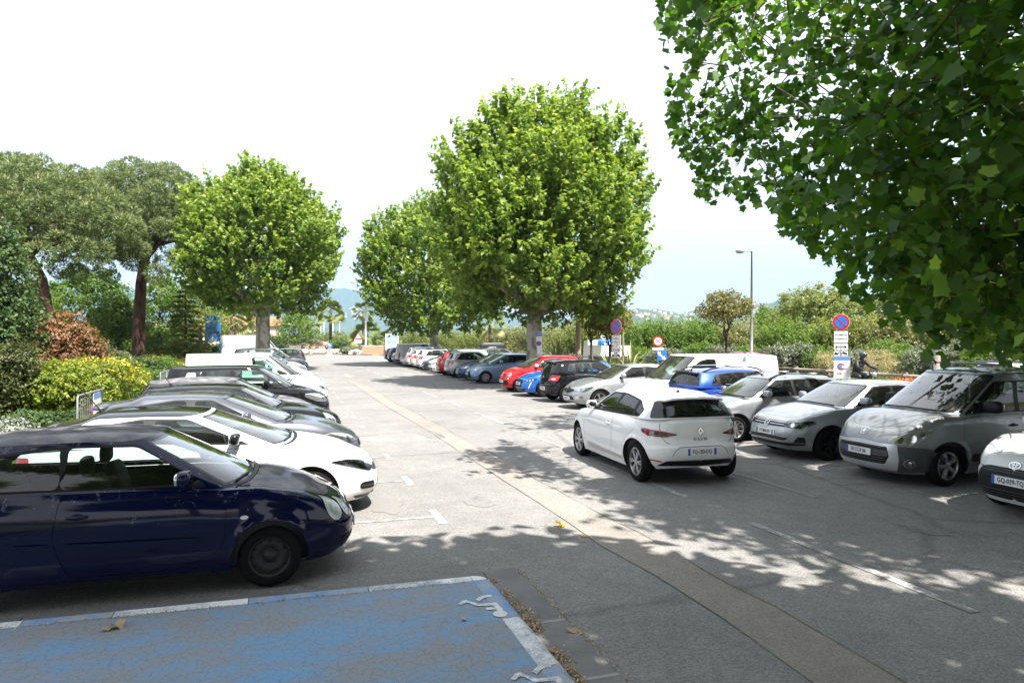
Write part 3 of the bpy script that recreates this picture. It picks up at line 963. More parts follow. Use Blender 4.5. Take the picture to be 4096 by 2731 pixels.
# ------------------------------------------------------------------ ground, asphalt, kerbs, markings
def asphalt(name, c, warm=1.0, crack=0.0, speck=0.28):
    m = bpy.data.materials.new(name); m.use_nodes = True
    n, l = m.node_tree.nodes, m.node_tree.links
    b = n['Principled BSDF']; b.inputs['Roughness'].default_value = .88; b.inputs['Specular IOR Level'].default_value = .25
    t = n.new('ShaderNodeTexCoord')
    def noise(s, d, r=.55):
        z = n.new('ShaderNodeTexNoise'); z.inputs['Scale'].default_value = s; z.inputs['Detail'].default_value = d; z.inputs['Roughness'].default_value = r
        l.new(t.outputs['Object'], z.inputs['Vector']); return z
    def rng(src, a, b_, lo, hi):
        r = n.new('ShaderNodeMapRange'); r.inputs['From Min'].default_value = a; r.inputs['From Max'].default_value = b_; r.inputs['To Min'].default_value = lo; r.inputs['To Max'].default_value = hi
        l.new(src, r.inputs['Value']); return r.outputs['Result']
    def mul(a, b_):
        k = n.new('ShaderNodeMath'); k.operation = 'MULTIPLY'; l.new(a, k.inputs[0]); l.new(b_, k.inputs[1]); return k.outputs[0]
    big = mul(rng(noise(.35, 4).outputs['Fac'], .3, .7, .86, 1.12), rng(noise(1.1, 7, .7).outputs['Fac'], .30, .48, .84, 1.02))
    mid = rng(noise(3.2, 6, .65).outputs['Fac'], .3, .7, .90, 1.10)
    v = n.new('ShaderNodeTexVoronoi'); v.inputs['Scale'].default_value = 75; l.new(t.outputs['Object'], v.inputs['Vector'])
    sepc = n.new('ShaderNodeSeparateColor'); l.new(v.outputs['Color'], sepc.inputs['Color'])
    st = rng(sepc.outputs['Red'], 0, 1, 1 - speck, 1 + speck)
    f = mul(mul(big, mid), st)
    if crack:
        vc = n.new('ShaderNodeTexVoronoi'); vc.feature = 'DISTANCE_TO_EDGE'; vc.inputs['Scale'].default_value = crack
        nd = noise(2.0, 5); mx = n.new('ShaderNodeMixRGB'); mx.inputs['Fac'].default_value = .22
        l.new(t.outputs['Object'], mx.inputs['Color1']); l.new(nd.outputs['Color'], mx.inputs['Color2']); l.new(mx.outputs['Color'], vc.inputs['Vector'])
        f = mul(f, rng(vc.outputs['Distance'], .0, .012, .72, 1.0))
    x = n.new('ShaderNodeVectorMath'); x.operation = 'SCALE'; x.inputs[0].default_value = c; l.new(f, x.inputs['Scale'])
    l.new(x.outputs['Vector'], b.inputs['Base Color'])
    u = n.new('ShaderNodeBump'); u.inputs['Strength'].default_value = .55; u.inputs['Distance'].default_value = .006
    l.new(v.outputs['Distance'], u.inputs['Height']); l.new(u.outputs['Normal'], b.inputs['Normal'])
    return m

def worn(name, c, under, wear=.5, scale=9.0, crack=0.0, streak=None):
    """road paint rubbed through to what lies beneath"""
    m = bpy.data.materials.new(name); m.use_nodes = True
    n, l = m.node_tree.nodes, m.node_tree.links
    b = n['Principled BSDF']; b.inputs['Roughness'].default_value = .75; b.inputs['Specular IOR Level'].default_value = .3
    t = n.new('ShaderNodeTexCoord')
    z = n.new('ShaderNodeTexNoise'); z.inputs['Scale'].default_value = scale; z.inputs['Detail'].default_value = 10; z.inputs['Roughness'].default_value = .72
    z2 = n.new('ShaderNodeTexNoise'); z2.inputs['Scale'].default_value = .9; z2.inputs['Detail'].default_value = 4
    z3 = n.new('ShaderNodeTexVoronoi'); z3.inputs['Scale'].default_value = 75
    if streak:
        mp_ = n.new('ShaderNodeMapping'); mp_.inputs['Scale'].default_value = streak; mp_.inputs['Rotation'].default_value = (0, 0, .06)
        l.new(t.outputs['Object'], mp_.inputs['Vector'])
    for q in (z, z2, z3): l.new(mp_.outputs['Vector'] if streak and q is not z3 else t.outputs['Object'], q.inputs['Vector'])
    ad = n.new('ShaderNodeMath'); ad.operation = 'MULTIPLY_ADD'; ad.inputs[1].default_value = .7
    l.new(z2.outputs['Fac'], ad.inputs[0]); l.new(z.outputs['Fac'], ad.inputs[2])
    ad2 = n.new('ShaderNodeMath'); ad2.operation = 'MULTIPLY_ADD'; ad2.inputs[1].default_value = .28
    l.new(z3.outputs['Distance'], ad2.inputs[0]); l.new(ad.outputs[0], ad2.inputs[2])
    r = n.new('ShaderNodeMapRange'); r.inputs['From Min'].default_value = .98 - wear * .30; r.inputs['From Max'].default_value = 1.24 - wear * .30
    l.new(ad2.outputs[0], r.inputs['Value'])
    x = n.new('ShaderNodeMixRGB'); x.inputs['Color1'].default_value = (*c, 1); x.inputs['Color2'].default_value = (*under, 1)
    l.new(r.outputs['Result'], x.inputs['Fac'])
    o = x.outputs['Color']
    if crack:
        vc = n.new('ShaderNodeTexVoronoi'); vc.feature = 'DISTANCE_TO_EDGE'; vc.inputs['Scale'].default_value = crack
        mx = n.new('ShaderNodeMixRGB'); mx.inputs['Fac'].default_value = .12; l.new(t.outputs['Object'], mx.inputs['Color1']); l.new(z.outputs['Color'], mx.inputs['Color2']); l.new(mx.outputs['Color'], vc.inputs['Vector'])
        rr = n.new('ShaderNodeMapRange'); rr.inputs['From Max'].default_value = .03; rr.inputs['To Min'].default_value = .6; rr.inputs['To Max'].default_value = 1
        l.new(vc.outputs['Distance'], rr.inputs['Value'])
        s = n.new('ShaderNodeVectorMath'); s.operation = 'SCALE'; l.new(o, s.inputs[0]); l.new(rr.outputs['Result'], s.inputs['Scale']); o = s.outputs['Vector']
    l.new(o, b.inputs['Base Color'])
    u = n.new('ShaderNodeBump'); u.inputs['Strength'].default_value = .4; u.inputs['Distance'].default_value = .004
    l.new(z3.outputs['Distance'], u.inputs['Height']); l.new(u.outputs['Normal'], b.inputs['Normal'])
    return m

def soil(name, c1, c2, scale=1.5, bump=.5):
    m = bpy.data.materials.new(name); m.use_nodes = True
    n, l = m.node_tree.nodes, m.node_tree.links
    b = n['Principled BSDF']; b.inputs['Roughness'].default_value = .95; b.inputs['Specular IOR Level'].default_value = .1
    t = n.new('ShaderNodeTexCoord'); z = n.new('ShaderNodeTexNoise'); z.inputs['Scale'].default_value = scale; z.inputs['Detail'].default_value = 9; z.inputs['Roughness'].default_value = .7
    r = n.new('ShaderNodeValToRGB'); r.color_ramp.elements[0].position = .35; r.color_ramp.elements[1].position = .65
    r.color_ramp.elements[0].color = (*c1, 1); r.color_ramp.elements[1].color = (*c2, 1)
    u = n.new('ShaderNodeBump'); u.inputs['Strength'].default_value = bump; u.inputs['Distance'].default_value = .05
    l.new(t.outputs['Object'], z.inputs['Vector']); l.new(z.outputs['Fac'], r.inputs['Fac']); l.new(r.outputs['Color'], b.inputs['Base Color'])
    l.new(z.outputs['Fac'], u.inputs['Height']); l.new(u.outputs['Normal'], b.inputs['Normal'])
    return m

ASPH_C = (.186, .179, .171)
M_ASPH = asphalt('asphalt', ASPH_C, crack=.16)
M_ASPH2 = asphalt('road_asphalt', (.13, .127, .125))
M_PATCH = asphalt('trench_patch', (.212, .192, .172), speck=.22)
M_LINE = worn('road_paint_white', (.60, .60, .58), ASPH_C, .72)
M_LINE2 = worn('road_paint_faint', (.36, .36, .355), ASPH_C, .85)
M_ORANGE = worn('spray_orange', (.62, .26, .05), ASPH_C, .7, 14)
M_RUST = worn('rust_stain', (.34, .17, .07), ASPH_C, 1.0, 5)
M_BLUEBAY = worn('blue_bay_paint', (.135, .265, .425), (.215, .222, .235), .48, 3.4, crack=15, streak=(.8, 1.8, 1))
M_KBLUE = worn('kerb_paint_blue', (.12, .25, .48), (.30, .31, .32), .45, 7)
M_KWHITE = worn('kerb_paint_white', (.70, .70, .68), (.27, .30, .34), .30, 6)
M_SYM = worn('symbol_paint', (.62, .62, .60), (.25, .28, .32), .15, 20)
M_CONC = mat('gutter_concrete', (.150, .147, .142), .9, var=.18, vscale=3, bump=.3, bscale=40)
M_CONCL = mat('pale_concrete', (.40, .36, .31), .9, var=.2, vscale=4, bump=.3, bscale=30)
M_MOSS = mat('joint_moss', (.10, .10, .05), .95, var=.5, vscale=20)

M_EARTH = soil('dry_earth', (.16, .12, .08), (.10, .12, .045), .5)
M_GRASS = soil('rough_grass', (.055, .085, .022), (.12, .13, .05), 1.2)
M_BED = soil('planting_soil', (.12, .095, .06), (.07, .085, .03), 1.6)

obj('ground', [(-9000, -3000, -.06), (9000, -3000, -.06), (9000, 12000, -.06), (-9000, 12000, -.06)], [(0, 1, 2, 3)], M_EARTH)['kind'] = 'structure'
lot = obj('car_park', [(-3.75, -14, 0), (14.2, -14, 0), (14.2, 99, 0), (-3.75, 99, 0)], [(0, 1, 2, 3)], M_ASPH)
lot['kind'] = 'structure'
obj('far_lane', [(-40, 99, .0), (60, 99, .0), (60, 106, .0), (-40, 106, .0)], [(0, 1, 2, 3)], M_ASPH2)['kind'] = 'structure'
road = obj('road', [(19.2, -30, .0), (27.0, -30, .0), (27.0, 99, .0), (19.2, 99, .0)], [(0, 1, 2, 3)], M_ASPH2)
road['kind'] = 'structure'

def flat(name, P, m, z, parent, sp=None):
    o = obj(name, [(x, y, z) for x, y in P], [tuple(range(len(P)))], m, parent)
    return o
def rect(x0, x1, y0, y1): return [(x0, y0), (x1, y0), (x1, y1), (x0, y1)]

# trench repair: paler strip running down the lane and across its far end
def chain(P): return [(gp(x, y).x, gp(x, y).y) for x, y in P]
tl = chain([(1384, 1520), (1567, 1638), (1761, 1755), (2016, 1923), (2322, 2122), (2419, 2192), (2624, 2299), (2855, 2450), (3149, 2655), (3420, 2850), (3700, 3060)])
tr = chain([(1452, 1533), (1603, 1622), (1812, 1730), (2037, 1852), (2373, 2041), (2668, 2201), (2891, 2326), (3203, 2504), (3595, 2731), (3900, 2900), (4250, 3100)])
def smoothline(P, n=60, w=.02, seed=3):
    rr = random.Random(seed); P = sorted(P, key=lambda q: q[1])
    fx = pchip([(y, x) for x, y in P]); ys = np.linspace(P[0][1], P[-1][1], n)
    off = 0; o = []
    for y in ys:
        off = off * .7 + rr.uniform(-w, w); o.append((float(fx(y)) + off, float(y)))
    return o
a, b = smoothline(tl, 70, .012, 3), smoothline(tr, 70, .035, 5)
n_ = len(a)
obj('trench_patch', [(x, y, .004) for x, y in a] + [(x, y, .004) for x, y in b], [(i, n_ + i, n_ + i + 1, i + 1) for i in range(n_ - 1)], M_PATCH, lot)
p0 = gp(1380, 1523); 
flat('trench_patch', [(p0.x, p0.y - .2), (9.0, p0.y + 1.6), (9.0, p0.y + 2.5), (p0.x, p0.y + .9)], M_PATCH, .0045, lot)
for q, sd in ((b, 1), (a, 2)):
    rr = random.Random(sd); V, F = [], []
    for x, y in q:
        h = rr.uniform(.001, .011) * (1 if sd == 1 else .6)
        V += [(x - h, y, .008), (x + h, y, .008)]
    F = [(2 * i, 2 * i + 1, 2 * i + 3, 2 * i + 2) for i in range(len(q) - 1)]
    obj('mossy_joint', V, F, M_MOSS, lot)

# centre dashes
for k in range(20):
    y0 = 4.4 + 4.5 * k
    flat('centre_dash', rect(5.49, 5.60, y0, y0 + 3.0), M_LINE, .0065, lot)
# bay lines with T ends
for k in range(-1, 24):
    y = 8.92 + 2.385 * k
    if 48.5 < y < 52.5: continue
    if k >= 0:
        flat('bay_line', rect(-3.4, 1.80, y - .035, y + .035), M_LINE, .006, lot)
        flat('bay_mark', rect(1.80, 1.91, y - .36, y + .36), M_LINE, .006, lot)
for k in range(-2, 25):
    y = 7.80 + 2.43 * k
    if 29.6 < y < 33.0: continue
    flat('bay_line', rect(9.10, 13.6, y - .035, y + .035), M_LINE2, .006, lot)
    flat('bay_mark', rect(9.0, 9.10, y - .42, y + .42), M_LINE2 if k < 4 else M_LINE, .006, lot)
flat('lane_mark', rect(7.28, 7.38, 8.3, 10.6), M_LINE2, .006, lot)
flat('lane_mark', rect(7.30, 7.40, 13.2, 15.4), M_LINE2, .006, lot)
# lane arrows
def arrow(x, y, s):
    P = [(-.09, -2), (.09, -2), (.09, .6), (.42, .6), (0, 2), (-.42, .6), (-.09, .6)]
    flat('lane_arrow', [(x + px, y + py * s) for px, py in (P if s > 0 else P[::-1])], M_LINE, .006, lot)
arrow(3.5, 43.8, -1); arrow(7.4, 44.2, 1)
# sprayed survey marks and stains
for px, py, r_ in ((2300, 2148, .22), (1905, 1885, .14), (1600, 1683, .16), (1530, 1630, .12), (1735, 1765, .12), (2115, 1670, .12), (2070, 1625, .12)):
    g = gp(px, py); b = MB()
    b.poly([(g.x - r_, g.y - .02, .005), (g.x + r_, g.y - .03, .005), (g.x + r_, g.y + .02, .005), (g.x - r_, g.y + .025, .005)])
    b.poly([(g.x - .02, g.y - r_, .0056), (g.x + .03, g.y - r_, .0056), (g.x + .1, g.y + r_, .0056), (g.x + .05, g.y + r_, .0056)])
    b.build('spray_mark', M_ORANGE, lot)
rs = random.Random(8)
for px, py, rx_, ry_ in ((1455, 1740, .45, .22), (1540, 2020, .25, .6), (1355, 1705, .35, .15), (1240, 1585, .4, .2), (1880, 1880, .2, .1)):
    g = gp(px, py)
    flat('stain', [(g.x + rx_ * math.cos(t) * rs.uniform(.6, 1.1), g.y + ry_ * math.sin(t) * rs.uniform(.6, 1.1)) for t in np.linspace(0, 6.28, 17)[:-1]], M_RUST, .0048, lot)

M_OIL = worn('oil_stain', (.075, .073, .070), ASPH_C, .75, 6)
for x_, y_, rx_, ry_ in ((.9, 10.1, .35, .25), (1.2, 12.6, .4, .3), (9.9, 6.4, .3, .3), (8.7, 9.0, .35, .25), (8.6, 11.4, .4, .25), (2.6, 9.6, .25, .5), (4.2, 12.0, .3, .8), (7.4, 6.6, .3, .5), (3.3, 16.5, .3, .9), (7.0, 20.0, .35, 1.1), (8.8, 24, .4, .3), (8.9, 28.5, .4, .3)):
    flat('stain', [(x_ + rx_ * math.cos(t) * rs.uniform(.55, 1.1), y_ + ry_ * math.sin(t) * rs.uniform(.55, 1.1)) for t in np.linspace(0, 6.28, 19)[:-1]], M_OIL, .0047, lot)
# raised blue bay with painted kerb stones and a gutter of slabs
BH = .10
KX, KY = 1.62, 6.18
bay = obj('blue_bay', [(-9, -9, BH - .001), (KX, -9, BH - .001), (KX, KY, BH - .001), (-9, KY + .28, BH - .001)], [(0, 1, 2, 3)], M_BLUEBAY)
bay['kind'] = 'structure'
def kerb(p, q, inn, m):
    """one bevelled stone from p to q, inn = direction to the bay"""
    p, q, inn = Vector((*p, 0)), Vector((*q, 0)), Vector((*inn, 0))
    t = (q - p).normalized() * .004
    p, q = p + t, q - t
    prof = [(0, -.02), (0, BH), (.02, BH + .004), (-.11, BH + .004), (-.13, BH - .006), (-.21, .012), (-.21, -.02)]
    prof = [(.0, -.02), (.0, BH + .001), (-.12, BH + .003), (-.145, BH - .006), (-.215, .02), (-.215, -.02)]
    V = [p + inn * a_ + Vector((0, 0, z)) for a_, z in prof] + [q + inn * a_ + Vector((0, 0, z)) for a_, z in prof]
    n = len(prof)
    F = [(i, (i + 1) % n, n + (i + 1) % n, n + i) for i in range(n)] + [tuple(range(n - 1, -1, -1)), tuple(range(n, 2 * n))]
    obj('kerb_stone', V, F, m, bay)
ycs = [KY, 5.28, 4.42, 3.46, 2.5, 1.54, .58, -.4]
for i in range(len(ycs) - 1):
    kerb((KX, ycs[i]), (KX, ycs[i + 1]), (-1, 0), (M_KBLUE, M_KWHITE)[i % 2])
xcs = [KX, .68, -.32, -1.34, -1.98, -3.0, -4.0, -5.0]
sl = .28 / (9 + KX)
for i in range(len(xcs) - 1):
    kerb((xcs[i], KY + (KX - xcs[i]) * sl), (xcs[i + 1], KY + (KX - xcs[i + 1]) * sl), (0, -1), (M_KWHITE, M_KBLUE)[i % 2])
# corner stone and gutter slabs
cp = []
for t in np.linspace(0, math.pi / 2, 6): cp.append((math.cos(t), math.sin(t)))
V = [(KX, KY, BH + .002)] + [(KX + .13 * c_, KY + .13 * s_, BH + .002) for c_, s_ in cp] + [(KX + .215 * c_, KY + .215 * s_, .015) for c_, s_ in cp]
obj('corner_stone', V, [(0, i, i + 1) for i in range(1, 6)] + [(i, i + 6, i + 7, i + 1) for i in range(1, 6)], M_KWHITE, bay)
gx0, gx1 = KX + .218, KX + .56
yy = [KY + .5, 5.32, 4.34, 3.3, 2.3, 1.3, .3]
for i in range(len(yy) - 1):
    MB().box(((gx0 + gx1) / 2, (yy[i] + yy[i + 1]) / 2, -.02), (gx1 - gx0, yy[i] - yy[i + 1] - .012, .062)).build('gutter_slab', M_CONC, bay)
    flat('gutter_joint', rect(gx0 + .005, gx1 - .005, yy[i + 1] - .018, yy[i + 1] + .018), mat('joint_mortar', (.27, .265, .26), .9), .0125, bay)
xx = [gx0 - .006, .9, -.1, -1.1, -2.1, -3.1, -4.1, -5.1]
for i in range(len(xx) - 1):
    y0 = KY + .222 + (KX - (xx[i] + xx[i + 1]) / 2) * sl
    MB().box(((xx[i] + xx[i + 1]) / 2, y0 + .125, -.02), (xx[i] - xx[i + 1] - .01, .25, .062), rz=-math.atan(sl)).build('gutter_slab', M_CONC, bay)

# wheelchair signs painted on the bay edge
def stroke(P, w):
    P = [Vector((*q, 0)) for q in P]; L_, R_ = [], []
    for i, q in enumerate(P):
        t = (P[min(i + 1, len(P) - 1)] - P[max(i - 1, 0)]).normalized(); nrm = Vector((-t.y, t.x, 0)) * w / 2
        L_.append(q + nrm); R_.append(q - nrm)
    return L_, R_
def wheelchair(off):
    zz = BH + .0045
    S = lambda pts: [(gp(1800 + x * .3067, 2250 + y * .3067, BH).x + off[0], gp(1800 + x * .3067, 2250 + y * .3067, BH).y + off[1]) for x, y in pts]
    b = MB()
    for k, pts in enumerate(([(335, 485), (375, 455), (420, 435), (480, 424), (540, 422), (545, 447), (480, 452), (430, 470), (385, 505)],
                             [(105, 543), (160, 500), (215, 489), (265, 510), (378, 541), (480, 530), (604, 520), (640, 560), (688, 605), (680, 645), (630, 640), (604, 612), (475, 618), (463, 590), (578, 583), (560, 557), (470, 562), (375, 568), (330, 562), (250, 528), (210, 522), (150, 552)],
                             [(655 + 97 * math.cos(t), 670 + 42 * math.sin(t)) for t in np.linspace(0, 6.2832, 25)[:-1]])):
        v, f = tri_region(S(pts), [], .05)
        b.add([(q[0], q[1], zz + k * .0004) for q in v], [tuple(t) for t in f])
    b.build('wheelchair_sign', M_SYM, bay)
wheelchair((0, 0))
p1, p2 = gp(1910, 2400, BH), gp(2137, 2689, BH)
wheelchair((p2.x - p1.x, p2.y - p1.y))

# planted ground either side
def garden_z(x, y):
    t = max(0.0, min(1.0, (-4.0 - x) / 9.0)); s = t * t * (3 - 2 * t)
    return .10 + s * (.55 + .25 * math.sin(y * .13 + 1) * math.sin(x * .2))
def terrain(name, x0, x1, y0, y1, nx, ny, fz, m):
    V, F = [], []
    for j in range(ny + 1):
        for i in range(nx + 1):
            x, y = x0 + (x1 - x0) * i / nx, y0 + (y1 - y0) * j / ny
            V.append((x, y, fz(x, y)))
    for j in range(ny):
        for i in range(nx):
            k = j * (nx + 1) + i; F.append((k, k + 1, k + nx + 2, k + nx + 1))
    o = obj(name, V, F, m, smooth=True); o['kind'] = 'structure'; return o
terrain('garden_ground', -70, -3.95, -10, 110, 40, 60, garden_z, M_GRASS)
edge = empty('garden_kerb'); tag(edge, 'pale concrete kerb edging the garden behind left row of cars', 'kerb')
for k in range(56):
    MB().box((-3.86, -8 + k * 1.9, .06), (.2, 1.88, .20)).build('kerb_stone', M_CONCL, edge)
obj('planting_bed', [(14.4, -10, .09), (19.0, -10, .09), (19.0, 99, .09), (14.4, 99, .09)], [(0, 1, 2, 3)], M_BED)['kind'] = 'structure'
edge = empty('bed_kerb'); tag(edge, 'low concrete kerb between right parking row and planted strip', 'kerb')
for k in range(54):
    MB().box((14.3, -8 + k * 1.95, .055), (.16, 1.93, .15)).build('kerb_stone', M_CONCL, edge)
terrain('verge', 27.2, 90, -30, 130, 30, 60, lambda x, y: .05 + .5 * min(1, max(0, (x - 30) / 20)) + .1 * math.sin(x * .4 + y * .3), M_GRASS)
# ------------------------------------------------------------------ foliage
RNG = np.random.default_rng(11)

def fast_mesh(name, V, nv, mats, tone=None, smooth=False):
    """V (faces*nv,3): separate n-gons of nv corners each"""
    me = bpy.data.meshes.new(name)
    n = len(V); nf = n // nv
    me.vertices.add(n); me.vertices.foreach_set('co', np.ascontiguousarray(V, dtype=np.float32).ravel())
    me.loops.add(n); me.loops.foreach_set('vertex_index', np.arange(n, dtype=np.int32))
    me.polygons.add(nf); me.polygons.foreach_set('loop_start', np.arange(0, n, nv, dtype=np.int32))
    me.update(calc_edges=True)
    me.materials.append(mats)
    if tone is not None:
        at = me.attributes.new('tone', 'FLOAT', 'POINT')
        at.data.foreach_set('value', np.repeat(tone, nv).astype(np.float32))
    me.validate()
    return me

def leaf_mat(name, c1, c2, c3=None, trans=.35, rough=.5, spec=.35, bark=False):
    if name in MC: return MC[name]
    m = bpy.data.materials.new(name); m.use_nodes = True
    n, l = m.node_tree.nodes, m.node_tree.links
    b = n['Principled BSDF']; b.inputs['Roughness'].default_value = rough; b.inputs['Specular IOR Level'].default_value = spec
    at = n.new('ShaderNodeAttribute'); at.attribute_name = 'tone'
    r = n.new('ShaderNodeValToRGB'); e = r.color_ramp.elements
    e[0].color = (*c1, 1); e[1].color = (*c2, 1)
    if c3: q = e.new(.86); q.color = (*c2, 1); e[2].color = (*c3, 1)
    l.new(at.outputs['Fac'], r.inputs['Fac']); l.new(r.outputs['Color'], b.inputs['Base Color'])
    if trans:
        t = n.new('ShaderNodeBsdfTranslucent'); mx = n.new('ShaderNodeMixShader'); mx.inputs['Fac'].default_value = trans
        g = n.new('ShaderNodeMixRGB'); g.blend_type = 'MULTIPLY'; g.inputs['Fac'].default_value = 1; g.inputs['Color2'].default_value = (1.5, 1.5, .55, 1)
        l.new(r.outputs['Color'], g.inputs['Color1']); l.new(g.outputs['Color'], t.inputs['Color'])
        l.new(b.outputs[0], mx.inputs[1]); l.new(t.outputs[0], mx.inputs[2]); l.new(mx.outputs[0], n['Material Output'].inputs['Surface'])
    MC[name] = m
    return m

# leaf outlines in the plane, stalk at the origin, tip up y
PLANE = np.array([(0, 0), (.24, -.05), (.54, .10), (.43, .30), (.64, .50), (.44, .60), (.27, .68), (0, 1.0), (-.27, .68), (-.44, .60), (-.64, .50), (-.43, .30), (-.54, .10), (-.24, -.05)])
DIAM = np.array([(0, 0), (.30, .45), (0, 1.0), (-.30, .45)])
BROAD = np.array([(0, 0), (.42, .35), (.22, .85), (-.22, .85), (-.42, .35)])
BLADE = np.array([(-.06, 0), (.06, 0), (0, 1.0)])

def leaves(P, tmpl, size, nrm=None, spread=.7, droop=0.0, fold=.12):
    """P (n,3) leaf bases -> corner array; nrm (n,3) preferred face normals"""
    n = len(P)
    N = RNG.normal(size=(n, 3)) * spread
    if nrm is not None: N += nrm
    N /= np.linalg.norm(N, axis=1)[:, None] + 1e-9
    U = RNG.normal(size=(n, 3)); U[:, 2] -= droop
    U -= (U * N).sum(1)[:, None] * N; U /= np.linalg.norm(U, axis=1)[:, None] + 1e-9
    W = np.cross(U, N)
    s = size * RNG.uniform(.7, 1.25, n)
    t = tmpl
    bend = (np.abs(t[:, 0]) * fold - (t[:, 1] ** 2) * .10)
    V = P[:, None, :] + s[:, None, None] * (t[None, :, 0:1] * W[:, None, :] + t[None, :, 1:2] * U[:, None, :] + (bend[None, :, None] * RNG.uniform(-.4, 2.4, n)[:, None, None]) * N[:, None, :])
    return V.reshape(-1, 3)

def clumps(lobes, n, shell=.55, jit=.12):
    """points through the outer volume of a set of ellipsoids (c, r); returns points and outward normals"""
    vol = np.array([r[0] * r[1] + r[1] * r[2] + r[0] * r[2] for c, r in lobes]); vol = vol / vol.sum()
    k = RNG.choice(len(lobes), n, p=vol)
    C = np.array([c for c, r in lobes])[k]; Rr = np.array([r for c, r in lobes])[k]
    d = RNG.normal(size=(n, 3)); d /= np.linalg.norm(d, axis=1)[:, None]
    rad = RNG.uniform(shell ** 3, 1.0, n) ** (1 / 3) * (1 + RNG.normal(size=n) * jit * .5)
    P = C + d * Rr * rad[:, None]
    nn = d / Rr; nn /= np.linalg.norm(nn, axis=1)[:, None]
    return P, nn

def foliage(name, lobes, nc, nl, m, parent, tmpl=DIAM, size=.2, cr=.45, up=.5, shell=.55, zmin=None, droop=0.0, spread=.7, keep=None, tone=(0, 1), vary=.5):
    P, nn = clumps(lobes, nc, shell)
    if keep is not None:
        k = keep(P); P, nn = P[k], nn[k]; nc = len(P)
    d = RNG.normal(size=(nc, nl, 3)); d /= np.linalg.norm(d, axis=2)[:, :, None]
    d *= (RNG.uniform(0, 1, (nc, nl)) ** .5)[:, :, None] * cr * RNG.uniform(.6, 1.3, nc)[:, None, None]
    d[:, :, 2] *= .75
    Q = (P[:, None, :] + d).reshape(-1, 3)
    nr = np.repeat(nn, nl, 0) * (1 - up) + np.array([0, 0, 1.0]) * up
    nr += d.reshape(-1, 3) / (cr + 1e-6) * .5
    tn = np.clip(np.repeat(RNG.uniform(0, 1, nc), nl) * vary + RNG.uniform(0, 1, nc * nl) * (1 - vary), 0, 1)
    tn = tone[0] + (tone[1] - tone[0]) * tn
    if zmin is not None:
        k = Q[:, 2] > zmin; Q, nr, tn = Q[k], nr[k], tn[k]
    V = leaves(Q, tmpl, size, nr, spread, droop)
    o = link(name, fast_mesh(name, V, len(tmpl), m, tn), parent)
    return o

def shoots(name, lobes, ns, nl, m, parent, tmpl, size, length=1.0, rad=.17, shell=.72, up=.85, vary=.35):
    """leafy shoots standing out and up from the crown, paler towards their tips"""
    P, nn = clumps(lobes, ns, shell, .05)
    D = nn * .75 + np.array([0, 0, up]) + RNG.normal(size=(ns, 3)) * .28
    D /= np.linalg.norm(D, axis=1)[:, None]
    L_ = length * RNG.uniform(.55, 1.25, ns)
    t = RNG.uniform(0, 1, (ns, nl))
    r = rad * (1.15 - .75 * t)
    off = RNG.normal(size=(ns, nl, 3)); off /= np.linalg.norm(off, axis=2)[:, :, None]
    Q = P[:, None, :] - D[:, None, :] * .35 * L_[:, None, None] + D[:, None, :] * (L_[:, None] * t)[:, :, None] + off * (r * RNG.uniform(.3, 1.2, (ns, nl)))[:, :, None]
    nr = off * .55 + np.array([0, 0, .75])
    tn = np.clip(.62 * t ** 1.5 + RNG.uniform(0, 1, ns)[:, None] * vary * .6 + RNG.uniform(0, 1, (ns, nl)) * .3 - .08, 0, 1)  # tips toned lighter, crown highlights put into the leaf colour
    V = leaves(Q.reshape(-1, 3), tmpl, size, nr.reshape(-1, 3), .45, .6)
    return link(name, fast_mesh(name, V, len(tmpl), m, tn.ravel()), parent)

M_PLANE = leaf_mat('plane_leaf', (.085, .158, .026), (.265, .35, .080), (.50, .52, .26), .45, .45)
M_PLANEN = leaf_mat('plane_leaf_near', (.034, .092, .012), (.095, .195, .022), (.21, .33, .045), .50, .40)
M_PINE = leaf_mat('pine_needle', (.072, .110, .034), (.185, .225, .088), (.32, .30, .16), .2, .6)
M_BROADL = leaf_mat('green_leaf', (.060, .115, .020), (.165, .245, .048), None, .42)
M_LIME = leaf_mat('lime_leaf', (.10, .16, .018), (.24, .27, .035), None, .35)
M_DEEP = leaf_mat('dark_leaf', (.026, .058, .016), (.085, .135, .042), (.16, .20, .08), .3)
M_GREYL = leaf_mat('grey_leaf', (.085, .105, .065), (.19, .21, .145), (.33, .34, .28), .2)
M_YGREEN = leaf_mat('yellow_green_leaf', (.10, .14, .035), (.21, .23, .06), (.32, .27, .07), .35)
M_OLIVE = leaf_mat('olive_brown_leaf', (.10, .11, .03), (.21, .19, .06), (.26, .20, .08), .3)
M_REDL = leaf_mat('red_shoot', (.075, .10, .03), (.32, .13, .075), (.52, .16, .11), .3)
M_REDG = leaf_mat('russet_leaf', (.035, .060, .018), (.11, .115, .038), (.19, .12, .045), .3)
M_YELLOW = leaf_mat('yellow_flower', (.55, .38, .03), (.75, .58, .06), None, .2)
M_SILVERL = leaf_mat('silver_leaf', (.13, .15, .125), (.27, .29, .25), None, .15)
M_PINKF = leaf_mat('pink_flower', (.55, .30, .28), (.70, .55, .48), None, .2)
M_ORANGEF = leaf_mat('orange_flower', (.65, .12, .02), (.70, .20, .05), None, .2)
M_STRAW = leaf_mat('dry_straw', (.30, .25, .12), (.50, .43, .25), None, .2)
M_PALM = leaf_mat('palm_leaf', (.07, .11, .025), (.20, .23, .07), (.36, .32, .14), .25)
M_SWORD = leaf_mat('sword_leaf', (.075, .10, .035), (.19, .21, .085), (.36, .34, .15), .2)

